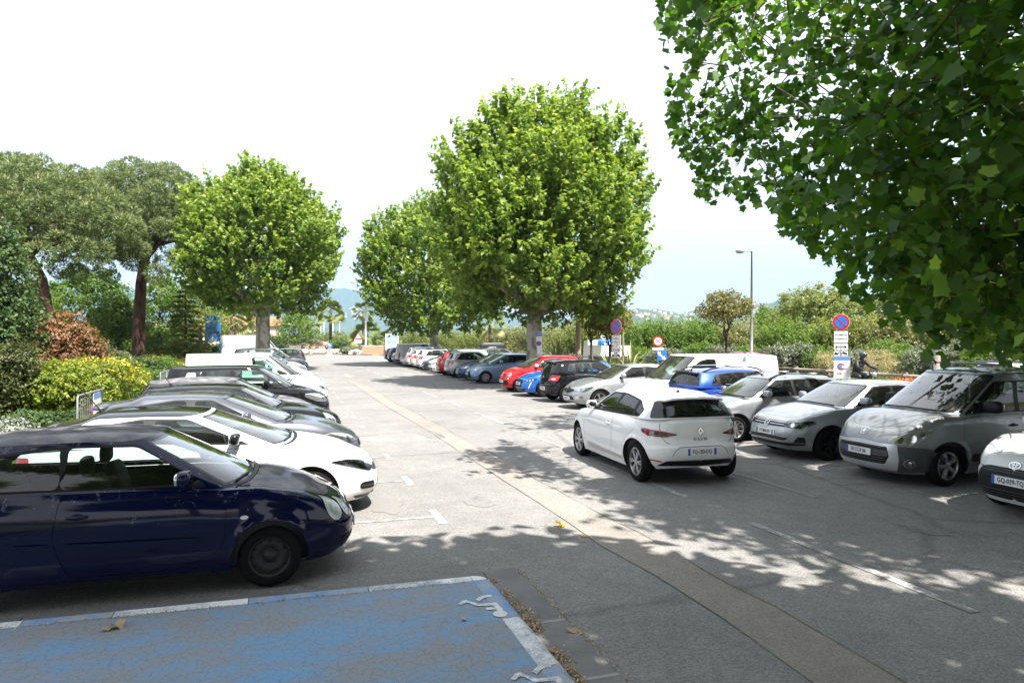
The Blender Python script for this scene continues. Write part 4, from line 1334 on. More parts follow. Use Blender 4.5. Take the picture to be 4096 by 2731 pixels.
def bark(name, c1, c2, scale, patch=False):
    m = bpy.data.materials.new(name); m.use_nodes = True
    n, l = m.node_tree.nodes, m.node_tree.links
    b = n['Principled BSDF']; b.inputs['Roughness'].default_value = .9; b.inputs['Specular IOR Level'].default_value = .15
    t = n.new('ShaderNodeTexCoord')
    mp_ = n.new('ShaderNodeMapping'); mp_.inputs['Scale'].default_value = (1, 1, .45 if patch else .25)
    l.new(t.outputs['Object'], mp_.inputs['Vector'])
    z = n.new('ShaderNodeTexNoise'); z.inputs['Scale'].default_value = scale; z.inputs['Detail'].default_value = 8
    r = n.new('ShaderNodeValToRGB'); e = r.color_ramp.elements
    e[0].color = (*c1, 1); e[1].color = (*c2, 1); e[0].position, e[1].position = (.44, .52) if patch else (.35, .65)
    u = n.new('ShaderNodeBump'); u.inputs['Strength'].default_value = .3 if patch else .9; u.inputs['Distance'].default_value = .03
    l.new(mp_.outputs['Vector'], z.inputs['Vector']); l.new(z.outputs['Fac'], r.inputs['Fac']); l.new(r.outputs['Color'], b.inputs['Base Color'])
    l.new(z.outputs['Fac'], u.inputs['Height']); l.new(u.outputs['Normal'], b.inputs['Normal'])
    return m
M_PBARK = bark('plane_bark', (.17, .16, .13), (.33, .32, .27), 3.2, True)
M_PINEB = bark('pine_bark', (.035, .022, .018), (.115, .065, .048), 7)
M_BARK = bark('dark_bark', (.03, .024, .018), (.09, .07, .05), 6)
M_PALMB = bark('palm_bark', (.06, .04, .03), (.17, .12, .085), 9)

def curve_pts(a, b, sag=.0, n=6, wob=.1, rr=random):
    a, b = Vector(a), Vector(b); out = []
    for i in range(n + 1):
        t = i / n; p = a.lerp(b, t); p.z += sag * 4 * t * (1 - t)
        if 0 < i < n: p += Vector((rr.uniform(-wob, wob), rr.uniform(-wob, wob), rr.uniform(-wob, wob) * .5))
        out.append(p)
    return out

def trunk_mesh(parent, base_r, h, lobes, m, seed=1, lean=(0, 0), nb=7, name='trunk', z0=0.0, flare=1.35):
    rr = random.Random(seed); b = MB()
    top = Vector((lean[0], lean[1], h))
    pts = [Vector((0, 0, z0 - .15)), Vector((0, 0, z0 + .25)), Vector((lean[0] * .3, lean[1] * .3, h * .4)), Vector((lean[0] * .7, lean[1] * .7, h * .75)), top]
    b.tube(pts, [base_r * flare, base_r * 1.05, base_r * .92, base_r * .88, base_r * .85], 14)
    for k in range(nb):
        c, r = lobes[k % len(lobes)]
        tgt = Vector(c) + Vector((rr.uniform(-.4, .4) * r[0], rr.uniform(-.4, .4) * r[1], rr.uniform(-.2, .5) * r[2]))
        q = curve_pts(top - Vector((0, 0, rr.uniform(0, .5))), tgt, rr.uniform(-.3, .6), 7, .18, rr)
        b.tube(q, [base_r * (.55 * (1 - i / 7) + .06) for i in range(8)], 8)
        for j in range(3):
            s0 = q[rr.randint(3, 6)]
            e = s0 + Vector((rr.uniform(-1, 1) * r[0] * .5, rr.uniform(-1, 1) * r[1] * .5, rr.uniform(.0, .7) * r[2] * .6))
            b.tube(curve_pts(s0, e, .1, 4, .1, rr), [base_r * .2 * (1 - i / 4) + .012 for i in range(5)], 6)
    return b.build(name, m, parent, True)

def tree(name, label, loc, lobes, base_r, h, nc, nl, m, tmpl=DIAM, size=.22, cr=.5, bk=None, seed=1, group=None, lean=(0, 0), nb=7, flare=1.35, shoot=0, **k):
    t = empty(name, loc); tag(t, label, 'tree', group)
    trunk_mesh(t, base_r, h, lobes, bk or M_BARK, seed, lean, nb, flare=flare)
    if shoot: shoots('crown', lobes, nc, nl, m, t, tmpl, size, shoot, shell=k.get('shell', .7))
    else: foliage('crown', lobes, nc, nl, m, t, tmpl, size, cr, **k)
    return t

def bush(name, label, x, y, rx, ry, h, m, size=.12, nc=None, nl=22, tmpl=DIAM, cr=.22, z=None, group=None, cat='shrub', flowers=None, seed=0, lob=5, shoot=0, **k):
    z = (garden_z(x, y) if x < -3.9 else .06 if x < 27 else .15) if z is None else z
    t = empty(name, (x, y, z)); tag(t, label, cat, group)
    rr = random.Random(int(x * 31 + y * 17) + seed)
    lobes = [((0, 0, h * .48), (rx * .85, ry * .85, h * .48))]
    for i in range(lob):
        a = rr.uniform(0, 6.28)
        s = rr.uniform(.4, .62)
        lobes.append(((rx * .55 * math.cos(a), ry * .55 * math.sin(a), h * rr.uniform(.35, .72)), (rx * s, ry * s, h * s * .6)))
    nc = nc or int(60 + 34 * (rx * ry + rx * h + ry * h))
    b = MB()
    for i in range(5):
        a = rr.uniform(0, 6.28)
        b.tube([(rr.uniform(-.06, .06), rr.uniform(-.06, .06), -.08), (rx * .25 * math.cos(a), ry * .25 * math.sin(a), h * .35), (rx * .45 * math.cos(a), ry * .45 * math.sin(a), h * .7)], [.035, .025, .01], 6)
    b.build('stems', M_BARK, t)
    if shoot: shoots('leaves', lobes, nc, nl, m, t, tmpl, size, shoot, rad=.16, shell=.45, up=1.5)
    else: foliage('leaves', lobes, nc, nl, m, t, tmpl, size, cr, **k)
    if flowers:
        fm, fn, fs, zf = flowers
        P, nn = clumps(lobes, fn * 3, .93)
        q = (P[:, 2] > h * zf); P, nn = P[q][:fn], nn[q][:fn]
        P = np.repeat(P, 4, 0) + RNG.normal(size=(len(P) * 4, 3)) * .05
        link('flowers', fast_mesh('flowers', leaves(P, BROAD, fs, np.repeat(nn, 4, 0) + [0, 0, .6], .5), 5, fm, RNG.uniform(0, 1, len(P))), t)
    return t

# ---- plane trees
def plane_lobes(rx, z0, z1, seed, n=9):
    """egg-shaped crown of one big mass with many low bumps and a few pointed shoots"""
    rr = random.Random(seed); zc = (z0 + z1) / 2 - .04 * (z1 - z0); hz = (z1 - z0) / 2
    L_ = [((0, 0, zc), (rx * .90, rx * .90, hz * .84)), ((0, 0, zc + hz * .42), (rx * .60, rx * .60, hz * .56))]
    for i in range(n + 8):
        a = 2.399 * i + rr.uniform(-.3, .3); zz = -.72 + 1.36 * (i + .5) / (n + 8)
        s = rr.uniform(.24, .34); q = max(.1, 1 - zz * zz) ** .5
        L_.append(((rx * .74 * q * math.cos(a), rx * .74 * q * math.sin(a), zc + hz * zz * .84), (rx * s, rx * s, hz * s * .9)))
    for i in range(5):
        a = rr.uniform(0, 6.28); L_.append(((rx * .36 * math.cos(a), rx * .36 * math.sin(a), zc + hz * rr.uniform(.55, .80)), (rx * .17, rx * .17, hz * .26)))
    return L_

PLM = dict(tmpl=np.array([(0, 0), (.48, .10), (.34, .50), (0, 1.0), (-.34, .50), (-.48, .10)]), up=.45, shell=.70, bk=M_PBARK)
x, y = at_depth(2111, 35.6)
ctree = tree('plane_tree', 'tallest plane tree with full rounded crown and poster on its trunk', (11.45, 32.0, 0), [((c[0] + .2, c[1], c[2]), r) for c, r in plane_lobes(5.6, 2.4, 14.5, 4, 11)], .42, 3.6, 3700, 27, M_PLANE, size=.185, shoot=1.15, seed=3, nb=9, group='plane trees along the car park', **PLM)
tree('plane_tree', 'plane tree half hidden behind the tallest plane in right row', (11.6, 57.0, 0), plane_lobes(6.2, 1.9, 14.6, 9, 10), .40, 3.2, 2600, 25, M_PLANE, size=.21, shoot=1.25, seed=5, nb=7, group='plane trees along the car park', **PLM)
tree('plane_tree', 'plane tree with thick pale trunk rising from the left row of cars', (-1.6, 50.5, 0), plane_lobes(5.5, 3.2, 14.6, 15, 10), .52, 4.2, 3000, 26, M_PLANE, size=.20, shoot=1.2, seed=8, nb=8, group='plane trees along the car park', **PLM)

# ---- near plane tree hanging into the picture from the right
NT = Vector((14.3, 9.6, 0))
NO = (-2.3, -.2, 0)
nlobes = [((0, 0, 7.6), (6.3, 6.3, 5.0)), ((-1.0, -1.0, 10.6), (5.0, 5.0, 3.2)), ((-3.4, -1.2, 4.4), (2.5, 2.2, 2.0)), ((-3.0, -3.4, 5.0), (2.8, 2.6, 2.4)), ((-1.0, -3.2, 3.9), (2.6, 2.3, 1.7)),
          ((1.0, -1.8, 3.9), (3.0, 2.6, 1.9)), ((2.5, 1.0, 4.4), (3.2, 3.2, 2.3)), ((-4.4, 1.6, 6.6), (2.2, 2.4, 2.2)), ((-4.2, -1.4, 8.6), (2.6, 2.6, 2.4)), ((-1.2, 3.0, 5.2), (3, 3, 2.4))]
nlobes = [((c[0] + NO[0], c[1] + NO[1], c[2]), r) for c, r in nlobes]
nt = empty('plane_tree', NT); tag(nt, 'big plane tree overhanging the grey people carrier with large lobed leaves', 'tree', 'plane trees along the car park')
trunk_mesh(nt, .40, 4.6, [nlobes[1], nlobes[5], nlobes[6], nlobes[9]], M_BARK, 21, (.2, .1), 6)
P, nn = clumps(nlobes, 5200, .50)
P2, nn2 = clumps([((8.9 - NT.x, 4.9 - NT.y, 10.5), (2.3, 3.0, 1.7)), ((8.9 - NT.x, 9.6 - NT.y, 10.8), (2.4, 3.2, 1.7)), ((8.6 - NT.x, 2.5 - NT.y, 10.5), (2.3, 2.6, 1.6)), ((10.4 - NT.x, 1.3 - NT.y, 10.5), (2.0, 2.2, 1.5))], 2300, .1)  # unseen lobes above the view, added to throw solid shade on the lane
P, nn = np.concatenate([P, P2]), np.concatenate([nn, nn2])
# sprays of leaves strung along drooping twigs
rr = np.random.default_rng(5)
twigs, twn, twm, twl = [], [], MB(), []
for p, q in zip(P, nn):
    L_ = rr.uniform(.5, 1.1); dr = np.array([q[0], q[1], q[2] * .3 - .35]) + rr.normal(size=3) * .35
    dr /= np.linalg.norm(dr); k = rr.integers(13, 20)
    t = rr.uniform(0, 1, k)[:, None]
    pts = p + dr * L_ * t + np.array([0, 0, -.35]) * t * t * L_ + rr.normal(size=(k, 3)) * .10
    twigs.append(pts); twn.append(np.repeat((q * .5 + [0, 0, .55])[None], k, 0))
    if rr.uniform() < .6: twl.append((p, dr, L_))
Q, QN = np.concatenate(twigs), np.concatenate(twn)
k = Q[:, 2] > 1.95
# nothing hangs right in front of the lens
rel = Q + np.array(NT)
k &= ~((np.hypot(rel[:, 0], rel[:, 1]) < 5.2))
Q, QN = Q[k], QN[k]
# the crown's underside rises away from the trunk; leaves cut out so sun reaches bonnets, driving car and lane
UND = np.array([(2560, -900), (2640, 140), (2690, 540), (2790, 760), (2950, 810), (3060, 780), (3180, 960), (3300, 1010), (3380, 1200), (3500, 1250), (3650, 1320), (3750, 1420), (3900, 1390), (4096, 1470), (4600, 1500)], float)
def under_ok(W, jit):
    dd = W[:, 0] * SY + W[:, 1] * CY; la_ = W[:, 0] * CY - W[:, 1] * SY
    px_ = IMW / 2 + FPX * la_ / np.maximum(dd, .3); py_ = HOR - FPX * (W[:, 2] - CAMZ) / np.maximum(dd, .3)
    lim = np.interp(px_, UND[:, 0], UND[:, 1])
    ok = (py_ < lim + jit) & (dd > .3) | (px_ > 4300) | (dd <= .3) & (W[:, 0] > 7)
    sx_ = W[:, 0] - SUN_TO.x / SUN_TO.z * (W[:, 2] - 1); sy_ = W[:, 1] - SUN_TO.y / SUN_TO.z * (W[:, 2] - 1)
    bon = (sx_ > 8.95) & (sx_ < 10.25) & (sy_ > 8.3) & (sy_ < 10.0) | (sx_ > 8.95) & (sx_ < 10.3) & (sy_ > 5.7) & (sy_ < 7.3) | (sx_ > 8.6) & (sx_ < 14) & (sy_ >= 10.7) & (sy_ < 24) | (sx_ < 8.7) & (sy_ > 13.6) & (py_ < -60) | (sx_ > 4.9) & (sx_ < 7.6) & (sy_ > 9.9) & (sy_ < 16)
    return ok & ~(bon & ((py_ < 0) | (rr.uniform(0, 1, len(W)) < .995)))
la_ = (Q[:, 0] + NT.x) * CY - (Q[:, 1] + NT.y) * SY; dd_ = np.maximum(.3, (Q[:, 0] + NT.x) * SY + (Q[:, 1] + NT.y) * CY)
px_ = FPX * la_ / dd_
k = under_ok(Q + np.array(NT), 34 * np.sin(px_ * .042) + 26 * np.sin(px_ * .11 + 1) + rr.normal(size=len(Q)) * 7)
Q, QN = Q[k], QN[k]
E_ = np.array([p_ + d_ * l_ for p_, d_, l_ in twl]) + np.array(NT)
for (p_, d_, l_), ok_ in zip(twl, under_ok(E_, np.full(len(E_), -90.0))):
    if ok_: twm.tube([p_ - d_ * .3, p_ + d_ * l_ * .5 + np.array([0, 0, -.09 * l_]), p_ + d_ * l_ + np.array([0, 0, -.35 * l_])], [.012, .008, .003], 4, cap=False)
twm.build('twigs', M_BARK, nt)['kind'] = 'stuff'
tn = rr.uniform(0, 1, len(Q)) ** 1.2
depth = (Q[:, 0] + NT.x) * SY + (Q[:, 1] + NT.y) * CY
lat = (Q[:, 0] + NT.x) * CY - (Q[:, 1] + NT.y) * SY
vis = (depth > 1) & (lat / depth < .93) & (lat / depth > .1) & ((Q[:, 2] - CAMZ) / depth < .48)
order = np.argsort(np.where(vis, depth, 1e9))[:300]
mk = np.ones(len(Q), bool); mk[order] = False
V = leaves(Q[mk], PLANE, .15, QN[mk], .55, .9)
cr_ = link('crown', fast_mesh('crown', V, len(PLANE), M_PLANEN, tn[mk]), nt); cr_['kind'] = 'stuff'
lms = []
for j in range(8):
    v1 = leaves(np.zeros((1, 3)), PLANE, 1.0, np.array([[0, 0, 1.]]), .0, 0, .16)
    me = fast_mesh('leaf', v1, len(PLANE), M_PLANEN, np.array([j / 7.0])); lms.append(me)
rq = random.Random(2)
for i in order:
    n_ = Vector(QN[i]) + Vector((rq.gauss(0, .5), rq.gauss(0, .5), rq.gauss(0, .5)))
    o = link('leaf', lms[rq.randrange(8)], nt)
    q_ = n_.to_track_quat('Z', 'Y') @ Matrix.Rotation(rq.uniform(0, 6.28), 3, 'Z').to_quaternion()
    o.rotation_mode = 'QUATERNION'; o.rotation_quaternion = q_
    o.location = Q[i]; s_ = rq.uniform(.13, .22); o.scale = (s_, s_, s_)

# ---- plane tree behind the viewer: only its shade reaches the picture
bl = [((0, 0, 8.2), (5.5, 5.5, 2.9)), ((2.4, 2.4, 7.8), (2.9, 2.9, 2.0)), ((-3, 2.4, 7.8), (3.0, 3.0, 2.0)), ((-.3, 3.4, 8.2), (2.8, 2.3, 2.0)), ((3.6, -1, 7.6), (2.2, 2.4, 2.0)), ((5.9, .4, 7.6), (2.1, 2.2, 1.8))]
tree('plane_tree', 'plane tree at the back of the blue bay casting the foreground shade', (.45, -1.9, 0), bl, .42, 5.2, 900, 28, M_PLANE, size=.34, cr=.75, seed=31, group='plane trees along the car park', **PLM)

# ---- unseen planes added behind the viewer to darken the reflections in the near cars
for x_, y_, lab in ((-2.5, -17, 'unseen plane tree added well behind the blue bay'), (12.5, -9.5, 'unseen plane tree added behind the white city car'), (13, -26, 'unseen plane tree added far behind the white city car'), (-14, -10, 'unseen plane tree added in the garden behind the blue bay')):
    c_ = copy_tree(ctree); c_.location = (x_, y_, 0); c_.rotation_euler = (0, 0, x_ + y_); tag(c_, lab)
# ------------------------------------------------------------------ the cars
WHITE = paint('white', (.74, .74, .73), rough=.35)
WHITE2 = paint('white_van', (.70, .70, .69), rough=.4, dust=.05)
SILVER = paint('silver', (.30, .31, .33), metal=.7, rough=.36)
SILVER2 = paint('silver_pale', (.36, .37, .385), metal=.65, rough=.36)
GREYM = paint('grey_metal', (.22, .232, .24), metal=.5, rough=.4, dust=.05)
STEELB = paint('steel_blue_grey', (.085, .092, .11), metal=.6, rough=.36)
BLACKP = paint('black', (.006, .006, .008), rough=.3, dust=.01)
DKGREY = paint('dark_grey', (.030, .032, .037), metal=.4, rough=.36)
BLUEM = paint('sandero_blue', (.008, .05, .30), metal=.45, rough=.32)
BLUE2 = paint('vivid_blue', (.008, .13, .52), metal=.4, rough=.3)
BLUE3 = paint('night_blue', (.015, .045, .15), metal=.5, rough=.33)
LBLUE = paint('ice_blue', (.21, .30, .47), metal=.6, rough=.34)
REDP = paint('red', (.50, .012, .014), rough=.3)
REDD = paint('deep_red', (.36, .008, .016), metal=.25, rough=.3)
FADED = paint('faded_grey_blue', (.075, .075, .098), rough=.55, dust=.30, coat=.25)
VANGREY = paint('van_grey', (.46, .48, .49), rough=.45, dust=.05)

def peel_paint():
    """navy lacquer flaking along the waist"""
    m = bpy.data.materials.new('paint_navy_peeling'); m.use_nodes = True
    n, l = m.node_tree.nodes, m.node_tree.links
    b = n['Principled BSDF']; b.inputs['Coat Weight'].default_value = 1.0; b.inputs['Coat Roughness'].default_value = .05; b.inputs['Roughness'].default_value = .4; b.inputs['Specular IOR Level'].default_value = 0; b.inputs['Coat IOR'].default_value = 1.42
    t = n.new('ShaderNodeTexCoord'); sp = n.new('ShaderNodeSeparateXYZ')
    mp_ = n.new('ShaderNodeMapping'); mp_.inputs['Scale'].default_value = (9, 9, 4)
    z = n.new('ShaderNodeTexNoise'); z.inputs['Scale'].default_value = 1.6; z.inputs['Detail'].default_value = 9; z.inputs['Roughness'].default_value = .7
    band = n.new('ShaderNodeMapRange'); band.inputs['From Min'].default_value = .62; band.inputs['From Max'].default_value = .92; band.inputs['To Max'].default_value = .11
    ad = n.new('ShaderNodeMath'); ad.operation = 'ADD'
    r = n.new('ShaderNodeValToRGB')
    e = r.color_ramp.elements
    e[0].position = .70; e[0].color = (.004, .0055, .034, 1)
    e[1].position = .735; e[1].color = (.16, .16, .22, 1)
    q = e.new(.755); q.color = (.012, .012, .04, 1)
    l.new(t.outputs['Object'], mp_.inputs['Vector']); l.new(mp_.outputs['Vector'], z.inputs['Vector'])
    l.new(t.outputs['Object'], sp.inputs['Vector']); l.new(sp.outputs['Z'], band.inputs['Value'])
    l.new(z.outputs['Fac'], ad.inputs[0]); l.new(band.outputs['Result'], ad.inputs[1])
    l.new(ad.outputs[0], r.inputs['Fac']); l.new(r.outputs['Color'], b.inputs['Base Color'])
    return m
NAVY = peel_paint()
M_HAZY = mat('hazy_lens', (.52, .54, .50), .16, coat=.6, var=.12, vscale=12)

def lamp(P, inner=M_LAMPIN, bulbs=(), off=.004):
    """headlight: reflector bowl, round lamps, clear lens"""
    k = [('lamp_bulb', M_CHROME, ell(x, z, r, r), off + .003, 0) for x, z, r in bulbs]
    k.append(('lens', M_LENS, P, off + .010, .03))
    return ('F', 'headlight', inner, P, off, dict(kids=k))

def tail(P, m=M_RED, inner=()):
    k = [('lamp_segment', mm, q, .012, .015) for mm, q in inner]
    return ('R', 'tail_light', m, P, .007, dict(kids=k))

def grille(P, slats=0, m=M_BLACK, chrome=None):
    z0, z1 = min(q[1] for q in P), max(q[1] for q in P); a1 = max(q[0] for q in P)
    k = []
    for i in range(slats):
        z = z0 + (z1 - z0) * (i + 1) / (slats + 1)
        k.append(('grille_bar', chrome or M_GREYPL, [(0, z - .007), (a1 * .93, z - .007), (a1 * .93, z + .007), (0, z + .007)], .012, 0))
    return ('F', 'grille', m, P, .004, dict(r=.02, kids=k))

def badge(nm, m, face, a, z, shape, off=.012):
    """flat emblem made of outlines standing on the nose or tail"""
    return (nm, m, face, a, z, shape, off)

def stand(c, face, z, off=.012):
    """frame on the centre line of the nose ('F') or tail ('R') at height z: text x to the reader's right"""
    uv = c.front([(0.0, z)], face == 'R')
    P, N = c.sh3(uv[:, 0], uv[:, 1], off)
    n = Vector((N[0][0], 0, N[0][2])).normalized()
    r = Vector((0, 1 if face == 'F' else -1, 0))
    u = n.cross(r)
    return Matrix(((r.x, u.x, n.x, P[0][0]), (r.y, u.y, n.y, P[0][1]), (r.z, u.z, n.z, P[0][2]), (0, 0, 0, 1)))

def ring2(P, Q, h=.006):
    """flat ring between two outlines"""
    n = len(P); V = [(x, y, 0) for x, y in P] + [(x, y, 0) for x, y in Q] + [(x, y, h) for x, y in P] + [(x, y, h) for x, y in Q]
    F = []
    for i in range(n):
        j = (i + 1) % n
        F += [(2 * n + i, 2 * n + j, 3 * n + j, 3 * n + i), (i, j, 2 * n + j, 2 * n + i), (n + j, n + i, 3 * n + i, 3 * n + j)]
    return V, F

def emblem(root, M, kind, s=.06, m=None):
    b = MB(); m = m or M_CHROME
    if kind == 'diamond':
        P = [(0, s), (-s * .72, 0), (0, -s), (s * .72, 0)]
        b.add(*ring2(P, [(x * .45, y * .45) for x, y in P]))
    elif kind == 'vw':
        b.add(*ring2(ell(0, 0, s, s, 24), ell(0, 0, s * .86, s * .86, 24)))
        for q in ([(-.35, .75), (0, .12), (.35, .75)], [(-.72, .35), (-.36, -.68), (0, .02), (.36, -.68), (.72, .35)]):
            b.tube([(x * s, y * s, .003) for x, y in q], s * .085, 5)
    elif kind == 'toyota':
        b.add(*ring2(ell(0, 0, s, s * .68, 28), ell(0, 0, s * .88, s * .56, 28)))
        b.add(*ring2(ell(0, s * .02, s * .30, s * .58, 24), ell(0, s * .02, s * .20, s * .48, 24)))
        b.add(*ring2(ell(0, s * .28, s * .62, s * .26, 24), ell(0, s * .28, s * .52, s * .17, 24)))
    elif kind == 'shield':
        P = [(-s, s * .8), (s, s * .8), (s * .55, -s * .75), (-s * .55, -s * .75)]
        P = rnd(P, s * .3, 4)
        b.add(*ring2(P, [(x * .87, y * .87) for x, y in P]))
        q = [(-.45, -.45), (-.30, -.45), (-.22, -.12), (-.02, -.16), (.02, -.45), (.20, -.45), (.16, -.05), (.42, .05), (.40, .18), (.10, .16), (.10, .26), (.32, .42), (.24, .52), (-.02, .40), (-.12, .55), (-.34, .48), (-.30, .30), (-.42, .22), (-.36, .05), (-.30, -.02)]
        b.prism([(x * s, y * s, 0) for x, y in q], (0, 0, .006))
    elif kind == 'chevrons':
        for dy in (-.25, .35):
            b.tube([(-s * .55, (dy - .45) * s, .003), (0, dy * s, .003), (s * .55, (dy - .45) * s, .003)], s * .12, 5)
    elif kind == 'lion':
        q = [(-.2, -.9), (0, -.9), (0, -.3), (.25, -.3), (.3, -.7), (.45, -.7), (.35, -.1), (.15, .05), (.45, .35), (.3, .5), (.05, .3), (.2, .8), (-.2, .9), (-.35, .5), (-.2, .1), (-.35, -.2)]
        b.prism([(x * s, y * s, 0) for x, y in q], (0, 0, .006))
    o = b.build('emblem', m, root)
    o.matrix_local = M
    return o

def rails(c, root, X, d0, d1, m=M_BLACK, m2=M_SILVER, h=.075):
    for sg in (1, -1):
        pts = []
        for i in range(9):
            t = i / 8; d = d0 + (d1 - d0) * t; y = c.w * c.p['wt'] * .86
            z = float(c.roofz(np.array([X(d)]), np.array([y]))[0]) + h * min(1, 5 * t, 5 * (1 - t)) ** .6
            pts.append((X(d), sg * y, z))
        b = MB().tube(pts[:3], .021, 6, 0).tube(pts[2:7], .019, 6, 1).tube(pts[6:], .021, 6, 0)
        b.build('roof_rail', [m, m2], root, True)

def aerial(c, root, X, d, length=.35, lean=-.7, y=0.0):
    z = float(c.roofz(np.array([X(d)]), np.array([y]))[0])
    b = MB().tube([(X(d) + .02, y, z - .005), (X(d), y, z + .03), (X(d) + lean * .03, y, z + .05)], [.04, .02, .008], 7)
    b.tube([(X(d), y, z + .03), (X(d) + lean * length, y, z + .03 + length * .75)], .006, 5)
    b.build('aerial', M_BLACK, root)

def spoiler(c, root, X, d, m, y=.5, lip=.14):
    P = []
    for s_ in np.linspace(-1, 1, 9):
        yy = s_ * y; z = float(c.roofz(np.array([X(d)]), np.array([yy]))[0])
        P.append((X(d) + .03, yy, z + .006, X(d) - lip * (1 - .25 * s_ * s_), z - .02))
    V, F = [], []
    for x0, yy, z0, x1, z1 in P: V += [(x0, yy, z0), (x1, yy, z1 + .012), (x1, yy, z1 - .012), (x0, yy, z0 - .05)]
    for i in range(8):
        for j in range(4): F.append((4 * i + j, 4 * i + (j + 1) % 4, 4 * i + 4 + (j + 1) % 4, 4 * i + 4 + j))
    F += [(0, 3, 2, 1), (32, 33, 34, 35)]
    obj('spoiler', V, F, m, root, smooth=True)

SHUT = M_WELL
def hatch_lines(zb=.66, za=.98, w=.55):
    return [('RL', 'tailgate_gap', SHUT, [(0, zb), (w - .1, zb), (w, zb + .12), (w + .03, za)], .002)]

# ---- left row, noses towards the lane
ROW0, BAY = 7.62, 2.385
def lrow(k, dx=0.0): return (-.98 + dx, ROW0 + BAY * k)

g = glz(1.33, 1.93, 3.36, 3.08, .97, 1.02, 1.36, 1.31, (2.50,), pw=.03)
sp = spec(3.90, 1.65, 1.465, .80, 2.46, R=.289, rim=.185, hz=.735, cz=.985, dc=1.06, dt=1.74, nf=3.7, mir=(1.52, 1.04))
make_car('parked_car', sp, NAVY, 'scruffy navy blue three-door hatchback with peeling lacquer beside the blue bay', lrow(0, -.33), 0, .045, 'steel',
    doors=[[(1.30, .26), (1.17, .55), (1.19, .925), (2.50, .955), (2.55, .60), (2.42, .26)]],
    handles=[(2.36, .79)], hood=FADED, roofc=FADED, pf=('AC-417-ZK', .44), pr=('AC-417-ZK', .72),
    feats=[('F', 'headlight', M_HAZY, ell(.62, .665, .105, .125, 22, .25), .008, dict(r=0, kids=[('lamp_bulb', M_LAMPIN, ell(.62, .655, .05, .06), .011, 0)])),
           ('F', 'headlight', M_HAZY, ell(.42, .635, .075, .09, 18, .2), .008, dict(r=0, kids=[('lamp_bulb', M_LAMPIN, ell(.42, .63, .035, .042), .011, 0)])),
           ('S', 'side_moulding', NAVY, [(1.42, .50), (2.46, .535), (2.46, .575), (1.42, .54)], .024, dict(r=.018)),
           ('S', 'side_moulding', NAVY, [(2.58, .54), (2.83, .55), (2.83, .59), (2.58, .58)], .024, dict(r=.018)),
           ('S', 'side_indicator', M_WHITEL, ell(1.02, .685, .035, .018), .008, dict(r=0)),
           ('F', 'bumper_strip', NAVY, [(.30, .475), (.95, .485), (.95, .525), (.30, .515)], .014, dict(r=.015)),
           ('FL', 'bumper_gap', SHUT, [(.0, .60), (.45, .545), (.75, .57), (1.02, .575), (1.17, .50)], .002),
           ('F', 'grille', M_BLACK, [(0, .55), (.26, .555), (.28, .62), (0, .625)], .004, dict(kids=[('grille_bar', M_GREYPL, [(0, .58), (.25, .583), (.25, .593), (0, .59)], .010, 0)])),
           ('F', 'air_intake', M_BLACK, [(0, .25), (.55, .25), (.62, .33), (.55, .37), (0, .38)], .003),
           ('S', 'sill_trim', M_BLACK, [(1.30, .19), (2.75, .20), (2.75, .235), (1.30, .225)], .004, dict(r=.005)),
           tail([(.42, .72), (.78, .72), (.76, .95), (.5, .95)], M_REDDK)] + hatch_lines(),
    extras=lambda c, r, X: emblem(r, stand(c, 'F', .655), 'vw', .05), **g)

g = glz(1.62, 2.36, 3.62, 3.42, 1.0, 1.10, 1.33, 1.27, (2.78,), pw=.06)
sp = spec(4.30, 1.80, 1.425, .93, 2.64, R=.325, rim=.225, hz=.745, cz=1.0, dc=1.20, dt=2.10, rt=3.86, rb=4.16, tz=1.10, rs=.17, nf=3.5, mir=(1.80, 1.06), c1=.025)
make_car('parked_car', sp, WHITE, 'white three-door coupe with gloss black roof next to the navy hatchback', lrow(1, .02), 0, .05, 's5d', tint=1, roofc=M_GLOSSBLK, mirror=M_GLOSSBLK,
    doors=[[(1.46, .30), (1.36, .55), (1.40, .955), (2.80, 1.0), (2.86, .65), (2.70, .30)]], handles=[(2.62, .80)],
    feats=[lamp([(.45, .60), (.60, .56), (.74, .60), (1.18, .735), (.92, .75), (.66, .71)], M_LAMPDK, [(.62, .635, .045), (.78, .67, .045)]),
           ('F', 'grille', M_GLOSSBLK, [(0, .53), (.50, .55), (.52, .60), (.42, .635), (0, .66)], .004),
           ('F', 'air_intake', M_BLACK, [(0, .26), (.30, .27), (.34, .40), (0, .42)], .003),
           ('F', 'air_intake', M_BLACK, [(.50, .32), (.78, .34), (.80, .40), (.74, .43), (.52, .42)], .004, dict(kids=[('intake_bar', M_GREYPL, [(.52, .365), (.78, .375), (.78, .387), (.52, .377)], .010, 0)])),
           ('F', 'splitter', M_GREYPL, [(0, .215), (.78, .22), (.85, .26), (0, .245)], .012, dict(r=.01)),
           ('S', 'side_indicator', M_WHITEL, ell(1.30, .66, .02, .01), .006, dict(r=0)),
           tail([(.45, .80), (.86, .82), (.82, .95), (.5, .93)], M_RED)] + hatch_lines(),
    extras=lambda c, r, X: (emblem(r, stand(c, 'F', .62, .02), 'diamond', .07), spoiler(c, r, X, 3.90, M_GLOSSBLK, .54), aerial(c, r, X, 3.45, .42, -.6)), **g)

